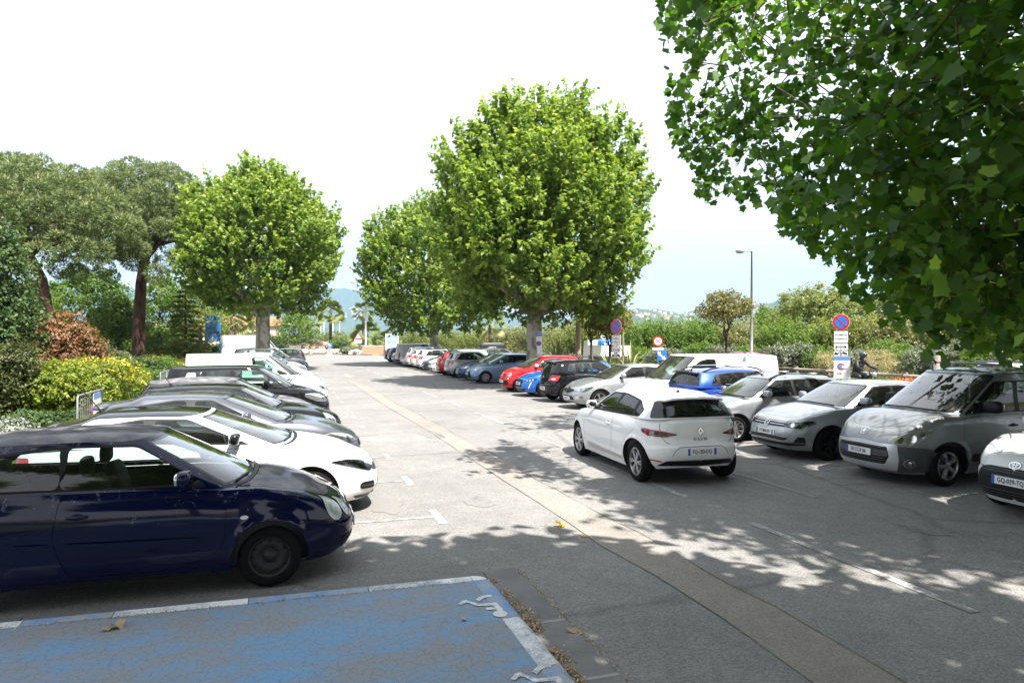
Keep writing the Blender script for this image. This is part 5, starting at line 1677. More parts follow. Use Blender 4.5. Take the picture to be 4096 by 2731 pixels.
g = glz(1.62, 2.32, 3.55, 3.35, 1.01, 1.09, 1.36, 1.30, (2.62,), pw=.06)
sp = spec(4.28, 1.78, 1.45, .92, 2.62, R=.32, rim=.22, hz=.76, cz=1.01, dc=1.20, dt=2.06, rt=3.80, rb=4.10, tz=1.10, rs=.15, nf=3.6, mir=(1.80, 1.07))
make_car('parked_car', sp, STEELB, 'silver grey hatchback with roof spoiler and whip aerial beside white coupe', lrow(2, .04), 0, .06, 's7', tint=1,
    doors=[[(1.46, .30), (1.36, .55), (1.40, .96), (2.66, 1.0), (2.72, .65), (2.56, .30)]], handles=[(2.5, .80)],
    feats=[lamp([(.45, .62), (.75, .62), (1.15, .76), (.95, .79), (.62, .73)], M_LAMPIN, [(.68, .67, .05)]), grille([(0, .50), (.40, .52), (.42, .60), (0, .62)], 2),
           tail([(.45, .80), (.86, .82), (.82, .98), (.5, .95)], M_RED)] + hatch_lines(),
    extras=lambda c, r, X: (spoiler(c, r, X, 3.84, STEELB, .54, .18), aerial(c, r, X, 3.50, .55, -.75)), **g)

g = glz(1.42, 1.92, 3.25, 3.15, 1.0, 1.04, 1.35, 1.33, (2.42,), pw=.04)
sp = spec(3.90, 1.73, 1.43, .77, 2.50, R=.31, rim=.215, hz=.82, cz=1.02, dc=1.22, dt=1.80, nf=3.3, nr=4.2, rs=.05, mir=(1.62, 1.08),
          setF=[(0, .12), (.15, .05), (.35, 0), (.6, .01), (.8, .04), (.92, .10), (1, .20)])
make_car('parked_car', sp, BLACKP, 'glossy black small hatchback with big oval chrome-rimmed headlights in left row', lrow(3, .08), 0, .06, 's5',
    doors=[[(1.40, .30), (1.28, .55), (1.32, .97), (2.46, 1.0), (2.52, .65), (2.38, .30)]], handles=[(2.3, .82, M_CHROME)],
    feats=[('F', 'lamp_ring', M_CHROME, ell(.66, .72, .135, .165, 24, .2), .006, dict(r=0)),
           ('F', 'headlight', M_LAMPIN, ell(.66, .72, .115, .145, 24, .2), .010, dict(r=0, kids=[('lens', M_LENS, ell(.66, .72, .112, .142, 24, .2), .016, 0)])),
           grille([(0, .42), (.42, .44), (.44, .60), (0, .64)], 3, M_BLACK, M_CHROME),
           tail([(.55, .72), (.75, .72), (.75, .95), (.55, .95)], M_RED)],
    extras=lambda c, r, X: aerial(c, r, X, 3.2, .2, -.5), **g)

g = glz(1.38, 1.92, 3.45, 3.25, .98, 1.02, 1.33, 1.30, (2.44,))
sp = spec(4.0, 1.66, 1.44, .82, 2.48, R=.29, hz=.74, cz=.98, dc=1.10, dt=1.78)
make_car('parked_car', sp, DKGREY, 'dark grey hatchback with dusty dull roof beside the oval-lamped black car', lrow(4, -.25), 0, .09, 's9', roofc=FADED, hood=FADED,
    feats=[lamp([(.42, .60), (.82, .63), (.95, .74), (.6, .74)]), grille([(0, .55), (.36, .56), (.36, .64), (0, .66)], 1)], **g)

g = glz(1.18, 1.78, 3.72, 3.62, 1.06, 1.08, 1.50, 1.47, (1.62, 2.52, 3.20), pw=.05)
sp = spec(4.08, 1.73, 1.62, .82, 2.54, R=.315, rim=.21, hz=.84, cz=1.06, dc=.98, dt=1.66, rt=3.88, rb=4.0, rs=.03, wt=.76, nf=3.8, nr=5, mir=(1.60, 1.15), seatz=.1)
make_car('parked_car', sp, BLACKP, 'tall black people carrier with large squared rounded windows in left row', lrow(5, .02), 0, .07, 's9',
    feats=[lamp([(.42, .66), (.84, .66), (1.16, .80), (1.12, .88), (.70, .86), (.45, .78)], M_WHITEL, [(.62, .73, .05)]), grille([(0, .62), (.36, .63), (.38, .70), (0, .71)], 1, M_BLACK, M_CHROME),
           ('F', 'bumper_insert', M_GREYPL, [(0, .30), (.75, .31), (.78, .42), (0, .43)], .005), tail([(.60, .95), (.86, .95), (.84, 1.08), (.62, 1.08)], M_WHITEL)], **g)

def hatch5(H=1.46, L=4.06, W=1.73, **k):
    h = dict(hz=.77, cz=1.0, dc=1.10, dt=1.84); h.update(k)
    sp = spec(L, W, H, .82, L - 1.50, **h)
    g = glz(1.40, 2.0, L - .52, L - .78, h['cz'] + .0, h['cz'] + .07, H - .09, H - .14, (2.46, L - 1.0))
    return sp, g

def fr_std(inner=M_LAMPIN, bar=M_CHROME):
    return [lamp([(.44, .64), (.80, .66), (1.08, .77), (.94, .80), (.60, .75)], inner, [(.66, .70, .05), (.82, .72, .045)]),
            grille([(0, .56), (.40, .58), (.42, .66), (0, .68)], 1, M_BLACK, bar),
            ('F', 'lower_grille', M_BLACK, [(0, .26), (.56, .27), (.52, .40), (0, .42)], .004, dict(r=.02)),
            ('F', 'fog_light', M_LAMPDK, ell(.70, .36, .05, .045), .006, dict(r=0))]

def rr_std(m=M_RED, z0=.78, z1=1.0):
    return [tail([(.44, z0), (.80, z0 - .02), (.90, z1 - .03), (.82, z1), (.56, z1 - .02)], m, [(M_WHITEL, [(.58, z0 + .03), (.72, z0 + .03), (.72, z0 + .07), (.58, z0 + .07)])]),
            ('R', 'rear_bumper_trim', M_BLACK, [(0, .30), (.66, .31), (.62, .40), (0, .41)], .005, dict(r=.02))] + hatch_lines()

sp, g = hatch5(1.55, 4.12, 1.76, hz=.84, cz=1.06)
make_car('parked_car', sp, WHITE, 'white crossover with dark narrow headlights parked just before white panel van', lrow(6, .02), 0, .08, 's5d', tint=1, pf=('FH-626-LM', .45), feats=fr_std(M_LAMPDK), **g)

VAN = dict(L=4.42, W=1.82, H=1.83, fo=.88, wb=2.75)
def van_spec(**k):
    d = spec(4.42, 1.82, 1.83, .88, 2.75, R=.325, rim=.215, hz=.86, cz=1.12, dc=.98, dt=1.72, rt=4.32, rb=4.38, tz=1.14, rs=.02, wt=.83, nf=3.8, nr=7, ng=6.5, c1=.02, c2=.03, mir=(1.66, 1.24), rw=(.02, .2, .9), seatz=.14, bulge=.02, mirs=1.2,
             g=[(0, .95), (.1, .975), (.3, .995), (.5, 1.0), (.75, .995), (.9, .98), (1, .955)])
    d.update(k); return d
gv = glz(1.25, 1.92, 2.36, 2.36, 1.14, 1.15, 1.66, 1.70, ())
make_car('parked_van', van_spec(), WHITE2, 'white windowless panel van in the left row of parked cars', lrow(7, .05), 0, .09, 's7', feats=fr_std(), cat='van', **gv)

for k_, (cl, lab, H_, L_, kw) in enumerate([
        (WHITE, 'white crossover with black front bumper edge, first beyond white panel van', 1.62, 4.15, dict(hz=.90, cz=1.10)),
        (WHITE, 'white hatchback second in line beyond the white panel van', 1.52, 4.05, dict(hz=.80, cz=1.04)),
        (WHITE, 'white tall hatchback third in line beyond the white panel van', 1.60, 4.1, dict(hz=.85, cz=1.08)),
        (WHITE, 'white hatchback fourth in line beyond the white panel van', 1.50, 4.0, {}),
        (WHITE, 'white small car fifth in line beyond the white panel van', 1.50, 3.8, {}),
        (SILVER, 'silver hatchback sixth in line beyond the white panel van', 1.50, 4.0, {}),
        (WHITE, 'white hatchback seventh in line beyond the white panel van', 1.52, 4.0, {}),
        (DKGREY, 'dark grey crossover last in left row before the thick plane trunk', 1.74, 4.4, dict(hz=.95, cz=1.15)),
        ]):
    sp, g = hatch5(H_, L_, 1.76, **kw)
    ft = fr_std(M_LAMPDK)
    if k_ == 0: ft = ft + [('F', 'bumper_trim', M_BLACK, [(0, .23), (.95, .24), (1.0, .42), (.8, .46), (0, .44)], .006)]
    make_car('parked_car', sp, cl, lab, lrow(8 + k_, (.1, .0, .05, .1, -.1, 0, .05, 0)[k_]), 0, .12, ('s5', 's9', 's7')[k_ % 3], feats=ft, seats=k_ < 3, **g)

# beyond the tree: a silver hatchback backed in and a big white van
sp, g = hatch5(1.48, 4.0)
make_car('parked_car', sp, SILVER, 'silver hatchback with tail towards the lane beyond the thick plane trunk', (-.6, 58.5), math.pi, .12, 's9', feats=rr_std(), **g)
sp = spec(5.4, 2.05, 2.55, .95, 3.45, R=.34, rim=.22, hz=1.05, cz=1.42, dc=.80, dt=1.55, rt=5.3, rb=5.36, tz=1.45, rs=.02, wt=.84, nf=3.8, nr=8, ng=7, c1=.02, c2=.03, rw=(.02, .2, .9), mir=(1.5, 1.55), mirs=1.6, seatz=.4)
make_car('parked_van', sp, VANGREY, 'large high-roof white van with black front bumper at the far end of left row', (-2.9, 66.0), R(2), .12, 's7', cat='van', seats=False,
    feats=fr_std() + [('F', 'front_bumper', M_BLACK, [(0, .26), (1.25, .28), (1.25, .62), (.9, .68), (0, .66)], .012)], **glz(1.2, 1.75, 2.25, 2.25, 1.46, 1.46, 2.1, 2.15, ()))

# ---- right row
def rrow(y, dx=0.0, L=4.0, nose=True): return (8.72 + L / 2 + dx, y)
NOSE, TAIL_ = math.pi, 0.0

# white city car at the picture edge
g = glz(1.36, 1.98, 3.40, 3.2, 1.0, 1.08, 1.39, 1.35, (2.42,))
sp = spec(3.94, 1.745, 1.50, .80, 2.56, R=.315, rim=.21, hz=.83, cz=1.03, dc=1.02, dt=1.74, nf=3.4, mir=(1.50, 1.10))
make_car('parked_car', sp, WHITE, 'white city car with wide black grille beside the grey people carrier', rrow(6.45, .02, 3.94), NOSE, .05, 's5d', pf=('GQ-039-TQ', .50, .03),
    feats=[lamp([(.56, .62), (.72, .60), (.98, .78), (.90, .84), (.70, .74)], M_LAMPDK, [(.70, .67, .04)]),
           ('F', 'grille', M_BLACK, [(0, .26), (.60, .27), (.66, .36), (.50, .62), (.36, .66), (0, .665)], .006, dict(r=.06, kids=[('grille_bar', M_GREYPL, [(0, z), (.50, z), (.50, z + .010), (0, z + .010)], .016, 0) for z in (.30, .335, .37, .60, .63)])),
           ('F', 'side_vent', M_BLACK, [(.76, .34), (.80, .36), (.80, .55), (.74, .56)], .008, dict(r=.01))] + hatch_lines(),
    extras=lambda c, r, X: emblem(r, stand(c, 'F', .70, .012), 'toyota', .075), **g)

# grey people carrier with foreign-style plate
g = glz(1.30, 2.02, 4.0, 3.95, 1.10, 1.14, 1.62, 1.62, (2.40, 3.36), pw=.045)
sp = spec(4.38, 1.83, 1.80, .90, 2.73, R=.325, rim=.215, tw=.205, hz=.87, cz=1.13, dc=1.02, dt=1.92, rt=4.22, rb=4.30, tz=1.16, rs=.03, wt=.80, nf=3.6, nr=6, ng=6, mir=(1.70, 1.20), mirs=1.35, seatz=.16, bow=.15)
def partner_x(c, r, X):
    emblem(r, stand(c, 'F', .80, .014), 'shield', .085)
    for d in (2.3, 3.4):
        z = float(c.roofz(np.array([X(d)]), np.array([0.]))[0]) + .12
        MB().tube([(X(d), -.68, z - .13), (X(d), -.66, z - .03), (X(d), 0, z - .02), (X(d), .66, z - .03), (X(d), .68, z - .13)], .02, 6).build('roof_bar', M_SILVER, r)
    v, f = tri_region(rnd([(X(2.0), -.45), (X(2.0), .45), (X(2.9), .45), (X(2.9), -.45)], .06), [], .1)
    obj('sunroof', np.stack([v[:, 0], v[:, 1], c.roofz(v[:, 0], v[:, 1]) + .006], 1), f, M_GLOSSBLK, r, smooth=True)
make_car('parked_van', sp, GREYM, 'grey people carrier with silver-framed grille and roof bars under the overhanging leaves', rrow(9.10, .20, 4.38), NOSE, .05, 's5', mirror=M_BLACK, roofc=paint('grey_roof', (.10, .105, .11), .4), tint=2,
    doors=[[(1.28, .32), (1.16, .60), (1.22, 1.06), (2.40, 1.10), (2.44, .60), (2.34, .32)], [(2.47, .32), (2.50, .70), (2.46, 1.10), (3.66, 1.12), (3.70, .80), (3.2, .72), (3.1, .5), (3.1, .32)]],
    handles=[(2.22, .92, M_BLACK), (2.62, .93, M_BLACK)], pf=('70 CCX 06', .50, .035, True),
    feats=[lamp([(.46, .69), (.60, .655), (.86, .66), (1.18, .84), (1.12, .90), (.80, .86), (.55, .77)], M_HAZY, [(.66, .72, .05), (.84, .75, .055), (.98, .80, .04)]),
           ('F', 'front_bumper', M_GREYPL, [(.60, .22), (1.35, .24), (1.35, .50), (1.10, .60), (.62, .63)], .008),
           ('F', 'bumper_frame', paint('bumper_silver', (.50, .51, .52), metal=.3), [(0, .24), (.62, .25), (.66, .40), (.62, .66), (0, .68)], .012, dict(hole=[(-.3, .33), (.46, .34), (.52, .46), (.48, .61), (-.3, .62)])),
           ('F', 'grille', M_BLACK, [(0, .33), (.46, .34), (.52, .46), (.48, .61), (0, .62)], .006, dict(kids=[('grille_bar', M_GREYPL, [(0, z), (.45, z), (.45, z + .012), (0, z + .012)], .014, 0) for z in (.355, .39, .425, .59)] + [('grille_beam', M_GREYPL, [(0, .455), (.50, .46), (.49, .555), (0, .555)], .022, .02)])),
           ('F', 'lamp_ring', M_CHROME, ell(.80, .37, .085, .065, 20), .014, dict(r=0)),
           ('F', 'fog_light', M_LAMPDK, ell(.80, .37, .07, .052, 18), .018, dict(r=0, kids=[('lamp_bulb', M_CHROME, ell(.81, .37, .032, .032), .022, 0)])),
           ('S', 'side_indicator', M_AMBER, ell(1.10, .72, .018, .014), .006, dict(r=0)),
           ('S', 'side_moulding', M_BLACK, [(1.34, .38), (3.05, .38), (3.05, .50), (1.34, .50)], .012)], extras=partner_x, **g)

# silver hatchback with black alloys
g = glz(1.46, 2.06, 3.46, 3.30, 1.0, 1.07, 1.37, 1.33, (2.46, 3.12))
sp = spec(4.05, 1.75, 1.46, .82, 2.56, R=.312, rim=.205, tw=.195, hz=.79, cz=1.01, dc=1.14, dt=1.86, nf=4.2, mir=(1.62, 1.08))
make_car('parked_car', sp, SILVER2, 'silver hatchback with thin chrome grille lines and dark alloy wheels', rrow(11.5, .22, 4.05), NOSE, .05, 's7d', tint=9,
    doors=[[(1.32, .30), (1.20, .58), (1.24, .955), (2.46, 1.0), (2.50, .60), (2.40, .30)], [(2.49, .30), (2.54, .62), (2.50, 1.0), (3.36, 1.03), (3.30, .75), (2.98, .60), (2.92, .30)]],
    handles=[(2.30, .82), (3.12, .86)], pf=('FY-804-XV', .505, .016),
    feats=[('F', 'grille', M_BLACK, [(0, .625), (.46, .63), (.46, .705), (0, .71)], .005, dict(r=.01, kids=[('grille_bar', M_CHROME, [(0, .657), (.45, .66), (.45, .668), (0, .666)], .012, 0), ('grille_bar', M_CHROME, [(0, .702), (.45, .697), (.45, .705), (0, .711)], .012, 0)])),
           lamp([(.46, .63), (.80, .615), (1.10, .715), (1.02, .755), (.66, .725), (.46, .705)], M_LAMPDK, [(.62, .67, .04), (.80, .675, .045)]),
           ('F', 'lower_grille', M_BLACK, [(0, .385), (.50, .38), (.58, .43), (.0, .455)], .005, dict(r=.01, kids=[('grille_bar', M_GREYPL, [(0, .415), (.5, .41), (.5, .42), (0, .425)], .012, 0)])),
           ('F', 'fog_panel', M_BLACK, [(.66, .345), (.90, .35), (.86, .455), (.74, .46)], .006, dict(r=.02)),
           ('F', 'air_intake', M_BLACK, [(0, .285), (.86, .305), (.92, .335), (.60, .335), (0, .345)], .005, dict(r=.01)),
           ('F', 'bumper_lip', SILVER2, [(0, .235), (.92, .25), (.95, .295), (0, .27)], .02, dict(r=.01)),
           ('FL', 'bonnet_gap', SHUT, [(0, .725), (.46, .722), (.62, .742)], .002)] + rr_std()[:1] + hatch_lines(),
    extras=lambda c, r, X: emblem(r, stand(c, 'F', .665, .018), 'vw', .065), **g)

# silver estate with roof rails
g = glz(1.40, 2.02, 3.72, 3.58, .97, 1.03, 1.36, 1.34, (2.42, 3.18))
sp = spec(4.03, 1.66, 1.45, .82, 2.44, R=.295, rim=.195, hz=.70, cz=.985, dc=1.16, dt=1.84, rt=3.82, rb=3.96, rs=.04, nf=3.4, mir=(1.58, 1.04))
make_car('parked_car', sp, SILVER, 'silver estate car with swept-back headlights and black roof rails', rrow(13.95, -.05, 4.03), NOSE, .06, 's9', mirror=SILVER,
    doors=[[(1.30, .28), (1.18, .55), (1.22, .93), (2.42, .97), (2.46, .60), (2.36, .28)], [(2.45, .28), (2.50, .62), (2.46, .97), (3.30, 1.0), (3.24, .75), (2.95, .58), (2.88, .28)]], handles=[(2.26, .80, M_BLACK), (3.05, .82, M_BLACK)],
    feats=[lamp([(.34, .565), (.70, .60), (1.06, .745), (1.0, .775), (.72, .735), (.44, .64)], M_LAMPIN, [(.60, .63, .04), (.76, .67, .045)]),
           ('F', 'grille', M_BLACK, [(0, .585), (.30, .57), (.32, .60), (0, .625)], .004, dict(r=.01)),
           ('F', 'bumper_strip', SILVER, [(.24, .475), (.92, .49), (.96, .53), (.90, .56), (.24, .55)], .016, dict(r=.02)),
           ('F', 'lower_grille', M_BLACK, [(0, .30), (.40, .31), (.42, .44), (0, .45)], .004),
           ('F', 'fog_light', M_LAMPIN, ell(.62, .39, .055, .05), .010, dict(r=0))],
    extras=lambda c, r, X: (rails(c, r, X, 1.9, 3.7), aerial(c, r, X, 2.1, .55, -.55)), **g)

# blue crossover-look hatchback, tail to the lane
g = glz(1.42, 1.98, 3.52, 3.34, 1.05, 1.13, 1.44, 1.40, (2.42, 3.28), pw=.05)
sp = spec(4.10, 1.79, 1.535, .84, 2.60, R=.325, rim=.215, hz=.86, cz=1.06, dc=1.12, dt=1.82, rt=3.78, rb=4.0, tz=1.10, rs=.07, mir=(1.60, 1.12), rw=(.90, .10, .93), rglass=M_GLASS)
make_car('parked_car', sp, BLUEM, 'metallic blue crossover hatchback with roof rails parked tail towards the lane', rrow(15.85, .80, 4.1), TAIL_, .06, 's5',
    doors=[[(1.34, .32), (1.22, .60), (1.26, 1.0), (2.42, 1.05), (2.46, .62), (2.38, .32)], [(2.45, .32), (2.50, .64), (2.46, 1.05), (3.40, 1.08), (3.36, .80), (3.02, .65), (2.96, .32)]], handles=[(2.28, .88), (3.16, .92)],
    feats=[tail([(.36, .83), (.70, .80), (.90, .86), (.92, .95), (.70, .96), (.36, .92)], M_RED),
           ('R', 'rear_bumper_trim', M_BLACK, [(0, .31), (.80, .32), (.76, .46), (0, .47)], .006),
           ('S', 'arch_trim', M_BLACK, [(3.02, .22), (3.9, .26), (3.9, .40), (3.78, .44)], .006)] + hatch_lines(.62, 1.0),
    extras=lambda c, r, X: (rails(c, r, X, 1.75, 3.6), aerial(c, r, X, 3.6, .42, .5), spoiler(c, r, X, 3.76, M_GLOSSBLK, .55, .12)), **g)

# white panel van, nose to the lane
gv = glz(1.28, 2.0, 2.52, 2.52, 1.14, 1.16, 1.66, 1.70, ())
make_car('parked_van', van_spec(L=4.95, wb=3.0, rt=4.85, rb=4.91, roof=[(1.5, 1.765), (1.85, 1.83), (2.3, 1.85), (3.2, 1.85), (4.4, 1.83), (4.95, 1.78)]), WHITE2, 'white panel van with cab windows only, nose towards the lane', rrow(18.15, .55, 4.95), NOSE, .07, 's7', cat='van',
    feats=fr_std() + [('F', 'bonnet_slot', M_BLACK, [(0, .74), (.52, .73), (.54, .755), (0, .77)], .006, dict(r=.005))], extras=lambda c, r, X: aerial(c, r, X, 2.0, .5, -.7), **gv)

# silver-white hatchback with chrome fog surrounds
g = glz(1.44, 2.08, 3.40, 3.22, .99, 1.09, 1.36, 1.32, (2.50,), pw=.05)
sp = spec(4.06, 1.735, 1.45, .84, 2.59, R=.318, rim=.225, hz=.77, cz=1.0, dc=1.12, dt=1.88, nf=3.7, mir=(1.62, 1.06))
make_car('parked_car', sp, SILVER2, 'pale silver hatchback with large diamond badge and chrome fog lamp surrounds', rrow(21.25, .02, 4.06), NOSE, .06, 's5', tint=1, hood=SILVER2,
    doors=[[(1.34, .30), (1.22, .58), (1.26, .95), (2.50, 1.0), (2.54, .62), (2.42, .30)]], handles=[(2.38, .82)], pf=('EJ-643-YR', .36, .02),
    feats=[lamp([(.40, .62), (.62, .585), (.86, .60), (1.12, .74), (1.06, .77), (.70, .71)], M_LAMPIN, [(.62, .63, .04), (.80, .655, .04)]),
           ('F', 'grille', M_BLACK, [(0, .50), (.12, .54), (.44, .60), (.44, .65), (.12, .68), (0, .74)], .005, dict(r=.02)),
           ('F', 'lower_grille', M_BLACK, [(0, .33), (.46, .31), (.42, .43), (0, .46)], .005, dict(r=.02, kids=[('grille_bar', M_GREYPL, [(0, z), (.42, z - .006), (.42, z + .004), (0, z + .01)], .012, 0) for z in (.36, .39, .42)])),
           ('F', 'fog_surround', M_CHROME, [(.52, .355), (.82, .38), (.84, .43), (.70, .445), (.56, .44)], .008, dict(r=.01, kids=[('fog_light', M_LAMPDK, [(.64, .385), (.80, .395), (.80, .425), (.68, .43)], .012, .01)])),
           ('F', 'bumper_lip', M_SILVER, [(0, .235), (.86, .25), (.88, .275), (0, .26)], .014, dict(r=.005))],
    extras=lambda c, r, X: emblem(r, stand(c, 'F', .62, .02), 'diamond', .09), **g)

# black hatchback, tail to the lane
g = glz(1.30, 1.90, 3.32, 3.16, 1.0, 1.06, 1.42, 1.38, (2.34, 3.0), pw=.05)
sp = spec(3.94, 1.73, 1.525, .80, 2.47, R=.31, rim=.205, hz=.80, cz=1.0, dc=1.02, dt=1.74, rt=3.62, rb=3.84, tz=1.08, rs=.06, rw=(.88, .10, .93), nr=3.8, frame=M_BLACK)
make_car('parked_car', sp, BLACKP, 'black hatchback with bright red tail lamps, tail towards the lane', rrow(23.75, .1, 3.94), TAIL_, .07, 's7', pr=('CZ-401-HD', .50, .02), feats=rr_std(M_RED, .80, 1.02) + [('S', 'window_line', M_CHROME, [(2.2, .985), (3.38, 1.03), (3.40, 1.045), (2.2, 1.0)], .006, dict(r=0))],
    extras=lambda c, r, X: (spoiler(c, r, X, 3.62, BLACKP, .5, .12), emblem(r, stand(c, 'R', .92, .02), 'chevrons', .07)), **g)

# vivid blue hatchback
g = glz(1.50, 2.10, 3.42, 3.24, 1.0, 1.08, 1.34, 1.30, (2.50,), pw=.05)
sp = spec(4.055, 1.745, 1.43, .83, 2.54, R=.32, rim=.22, hz=.78, cz=1.0, dc=1.22, dt=1.92, nf=3.8)
make_car('parked_car', sp, BLUE2, 'vivid blue hatchback with fang-shaped daytime lights beside the red city car', rrow(26.25, .0, 4.05), NOSE, .07, 's5d', tint=1, pf=('FY-602-PV', .52, .02),
    feats=[('F', 'grille', M_BLACK, [(0, .36), (.30, .37), (.42, .66), (0, .70)], .006, dict(r=.04, kids=[('grille_bar', M_GREYPL, [(0, z), (.28 + (z - .36) * .35, z), (.28 + (z - .36) * .35, z + .008), (0, z + .008)], .012, 0) for z in (.42, .46, .60, .64)])),
           lamp([(.46, .64), (.66, .60), (1.02, .70), (1.04, .76), (.74, .73)], M_LAMPDK, [(.62, .65, .035), (.74, .66, .035), (.86, .68, .035)]),
           ('F', 'daytime_light', M_WHITEL, [(.70, .34), (.73, .34), (.84, .60), (.80, .60)], .010, dict(r=.01)),
           ('F', 'lower_grille', M_BLACK, [(0, .25), (.48, .25), (.62, .34), (.40, .33), (0, .33)], .005, dict(r=.02))], **g)
# red city car
g = glz(1.22, 1.80, 3.12, 2.96, 1.0, 1.04, 1.42, 1.38, (2.22,), pw=.05)
sp = spec(3.60, 1.65, 1.55, .64, 2.49, R=.30, rim=.195, hz=.88, cz=1.05, dc=.86, dt=1.62, rt=3.36, rb=3.54, rs=.06, nf=3.2, mir=(1.32, 1.10))
make_car('parked_car', sp, REDP, 'bright red city car with white mirrors beside the plane trunk', rrow(28.7, .05, 3.6), NOSE, .07, 's5', mirror=WHITE, pf=('DW-482-JF', .46, .02),
    feats=[('F', 'headlight', M_LAMPIN, ell(.58, .745, .10, .10, 20), .006, dict(r=0, kids=[('lamp_bulb', M_CHROME, ell(.58, .745, .05, .05), .01, 0), ('lens', M_LENS, ell(.58, .745, .1, .1, 20), .018, 0)])),
           ('F', 'grille', M_BLACK, [(0, .74), (.40, .74), (.42, .78), (0, .79)], .005, dict(r=.01)),
           ('F', 'lower_grille', M_BLACK, [(0, .30), (.52, .31), (.56, .44), (.50, .52), (0, .53)], .005, dict(r=.04)),
           ('F', 'fog_light', M_WHITEL, ell(.55, .60, .035, .03), .008, dict(r=0))],
    extras=lambda c, r, X: emblem(r, stand(c, 'F', .77, .014), 'diamond', .07), **g)
# ice blue city car
g = glz(1.25, 1.98, 3.30, 3.1, 1.0, 1.07, 1.40, 1.37, (1.62, 2.50), pw=.045)
sp = spec(3.95, 1.70, 1.51, .78, 2.51, R=.302, rim=.20, hz=.80, cz=1.03, dc=.98, dt=1.78, nf=3.6, mir=(1.56, 1.08))
make_car('parked_car', sp, LBLUE, 'ice blue city car with nine-spoke silver wheel covers beyond the plane trunk', rrow(34.75, .05, 3.95), NOSE, .07, 's9', tint=2, pf=('CR-716-AB', .50, .02),
    doors=[[(1.26, .30), (1.14, .58), (1.18, .97), (2.50, 1.02), (2.54, .62), (2.44, .30)]], handles=[(2.38, .86)],
    feats=[lamp([(.50, .66), (.74, .66), (1.12, .84), (1.04, .87), (.70, .77)], M_LAMPIN, [(.74, .72, .045)]),
           ('F', 'lower_grille', M_BLACK, [(0, .28), (.46, .28), (.52, .36), (.40, .60), (0, .61)], .005, dict(r=.03)),
           ('F', 'fog_light', M_WHITEL, [(.68, .38), (.78, .38), (.74, .50)], .008, dict(r=.01))], **g)

sp, g = hatch5(1.48, 4.05, hz=.77)
make_car('parked_car', sp, BLUE3, 'dark blue hatchback nose out beside the ice blue city car', rrow(37.2, .1, 4.05), NOSE, .09, 's7', pf=('EH-318-RS', .45), feats=fr_std(), **g)
right = [
    (39.7, SILVER2, 'R', 'silver hatchback with black tinted rear windows, tail towards the lane', dict(H=1.55, L=3.95), {}),
    (42.1, REDD, 'R', 'deep red hatchback tail towards the lane in the right row', dict(H=1.46), dict(pr=('EB-771-KC', .56))),
    (44.5, WHITE, 'F', 'white crossover with black grille beside the deep red hatchback', dict(H=1.56, hz=.86, cz=1.06), dict(pf=('EL-205-VN', .45))),
    (46.9, DKGREY, 'F', 'dark grey hatchback nose out between two white cars', dict(H=1.52), dict(pf=('DK-930-TW', .45))),
    (49.3, WHITE, 'R', 'white hatchback with black roof, tail towards the lane', dict(H=1.54), dict(roofc=M_GLOSSBLK)),
    (51.7, WHITE, 'R', 'white hatchback with grey lower bumper, tail towards the lane', dict(H=1.48), dict(pr=('FB-664-GP', .56))),
    (54.1, WHITE, 'R', 'white tall hatchback with red tail lamps beside the old white saloon', dict(H=1.60, hz=.86, cz=1.06), {}),
    (56.5, WHITE, 'F', 'old white low hatchback with silver wheels next to the grey van', dict(H=1.40, L=3.9, hz=.70, cz=.93), {}),
    (61.4, VANGREY, 'F', 'pale grey tall pickup-style car nose out beyond the grey van', dict(H=1.78, L=4.6, W=1.85, hz=1.0, cz=1.2), {}),
    (64.0, BLUE3, 'R', 'small blue hatchback near the far end of the right row', dict(H=1.5, L=3.8), {}),
    (66.6, DKGREY, 'R', 'dark small car last in the right row', dict(H=1.42, L=3.8), {}),
]
for y, cl, face, lab, hk, kw in right:
    sp, g = hatch5(**hk)
    make_car('parked_car', sp, cl, lab, rrow(y, 0.0, sp['L']), NOSE if face == 'F' else TAIL_, .11, ('s9', 's5', 's7')[int(y) % 3], tint=1, feats=fr_std() if face == 'F' else rr_std(), **g, **kw)
make_car('parked_van', van_spec(rw=(.02, .2, .9)), VANGREY, 'pale grey small van with tail towards the lane near the far end', rrow(59.0, .0, 4.42), TAIL_, .1, 's7', cat='van',
    feats=[tail([(.72, .62), (.88, .62), (.88, 1.05), (.74, 1.05)], M_RED), ('R', 'rear_bumper_trim', M_BLACK, [(0, .32), (.88, .33), (.88, .50), (0, .50)], .008), ('RL', 'door_gap', SHUT, [(.006, .5), (.006, 1.1)], .002), ('S', 'side_moulding', M_BLACK, [(1.4, .60), (4.1, .60), (4.1, .64), (1.4, .64)], .008)], **glz(1.25, 1.92, 2.36, 2.36, 1.14, 1.15, 1.66, 1.70, ()))

# roof box car: a dark estate behind, seen above the white hatchbacks
sp, g = hatch5(1.52, 4.5, 1.8)
def rbox(c, r, X):
    rails(c, r, X, 2.0, 4.0)
    MB().sup((X(2.9), 0, 1.76), (1.9, .8, .34), .35, 20, 10).build('roof_box', mat('roof_box_grey', (.07, .072, .075), .4), r, True)
make_car('parked_car', sp, DKGREY, 'dark estate car carrying a grey roof box behind the right row', (16.0, 52.9), TAIL_, .12, 's7', extras=rbox, feats=rr_std(), **g)

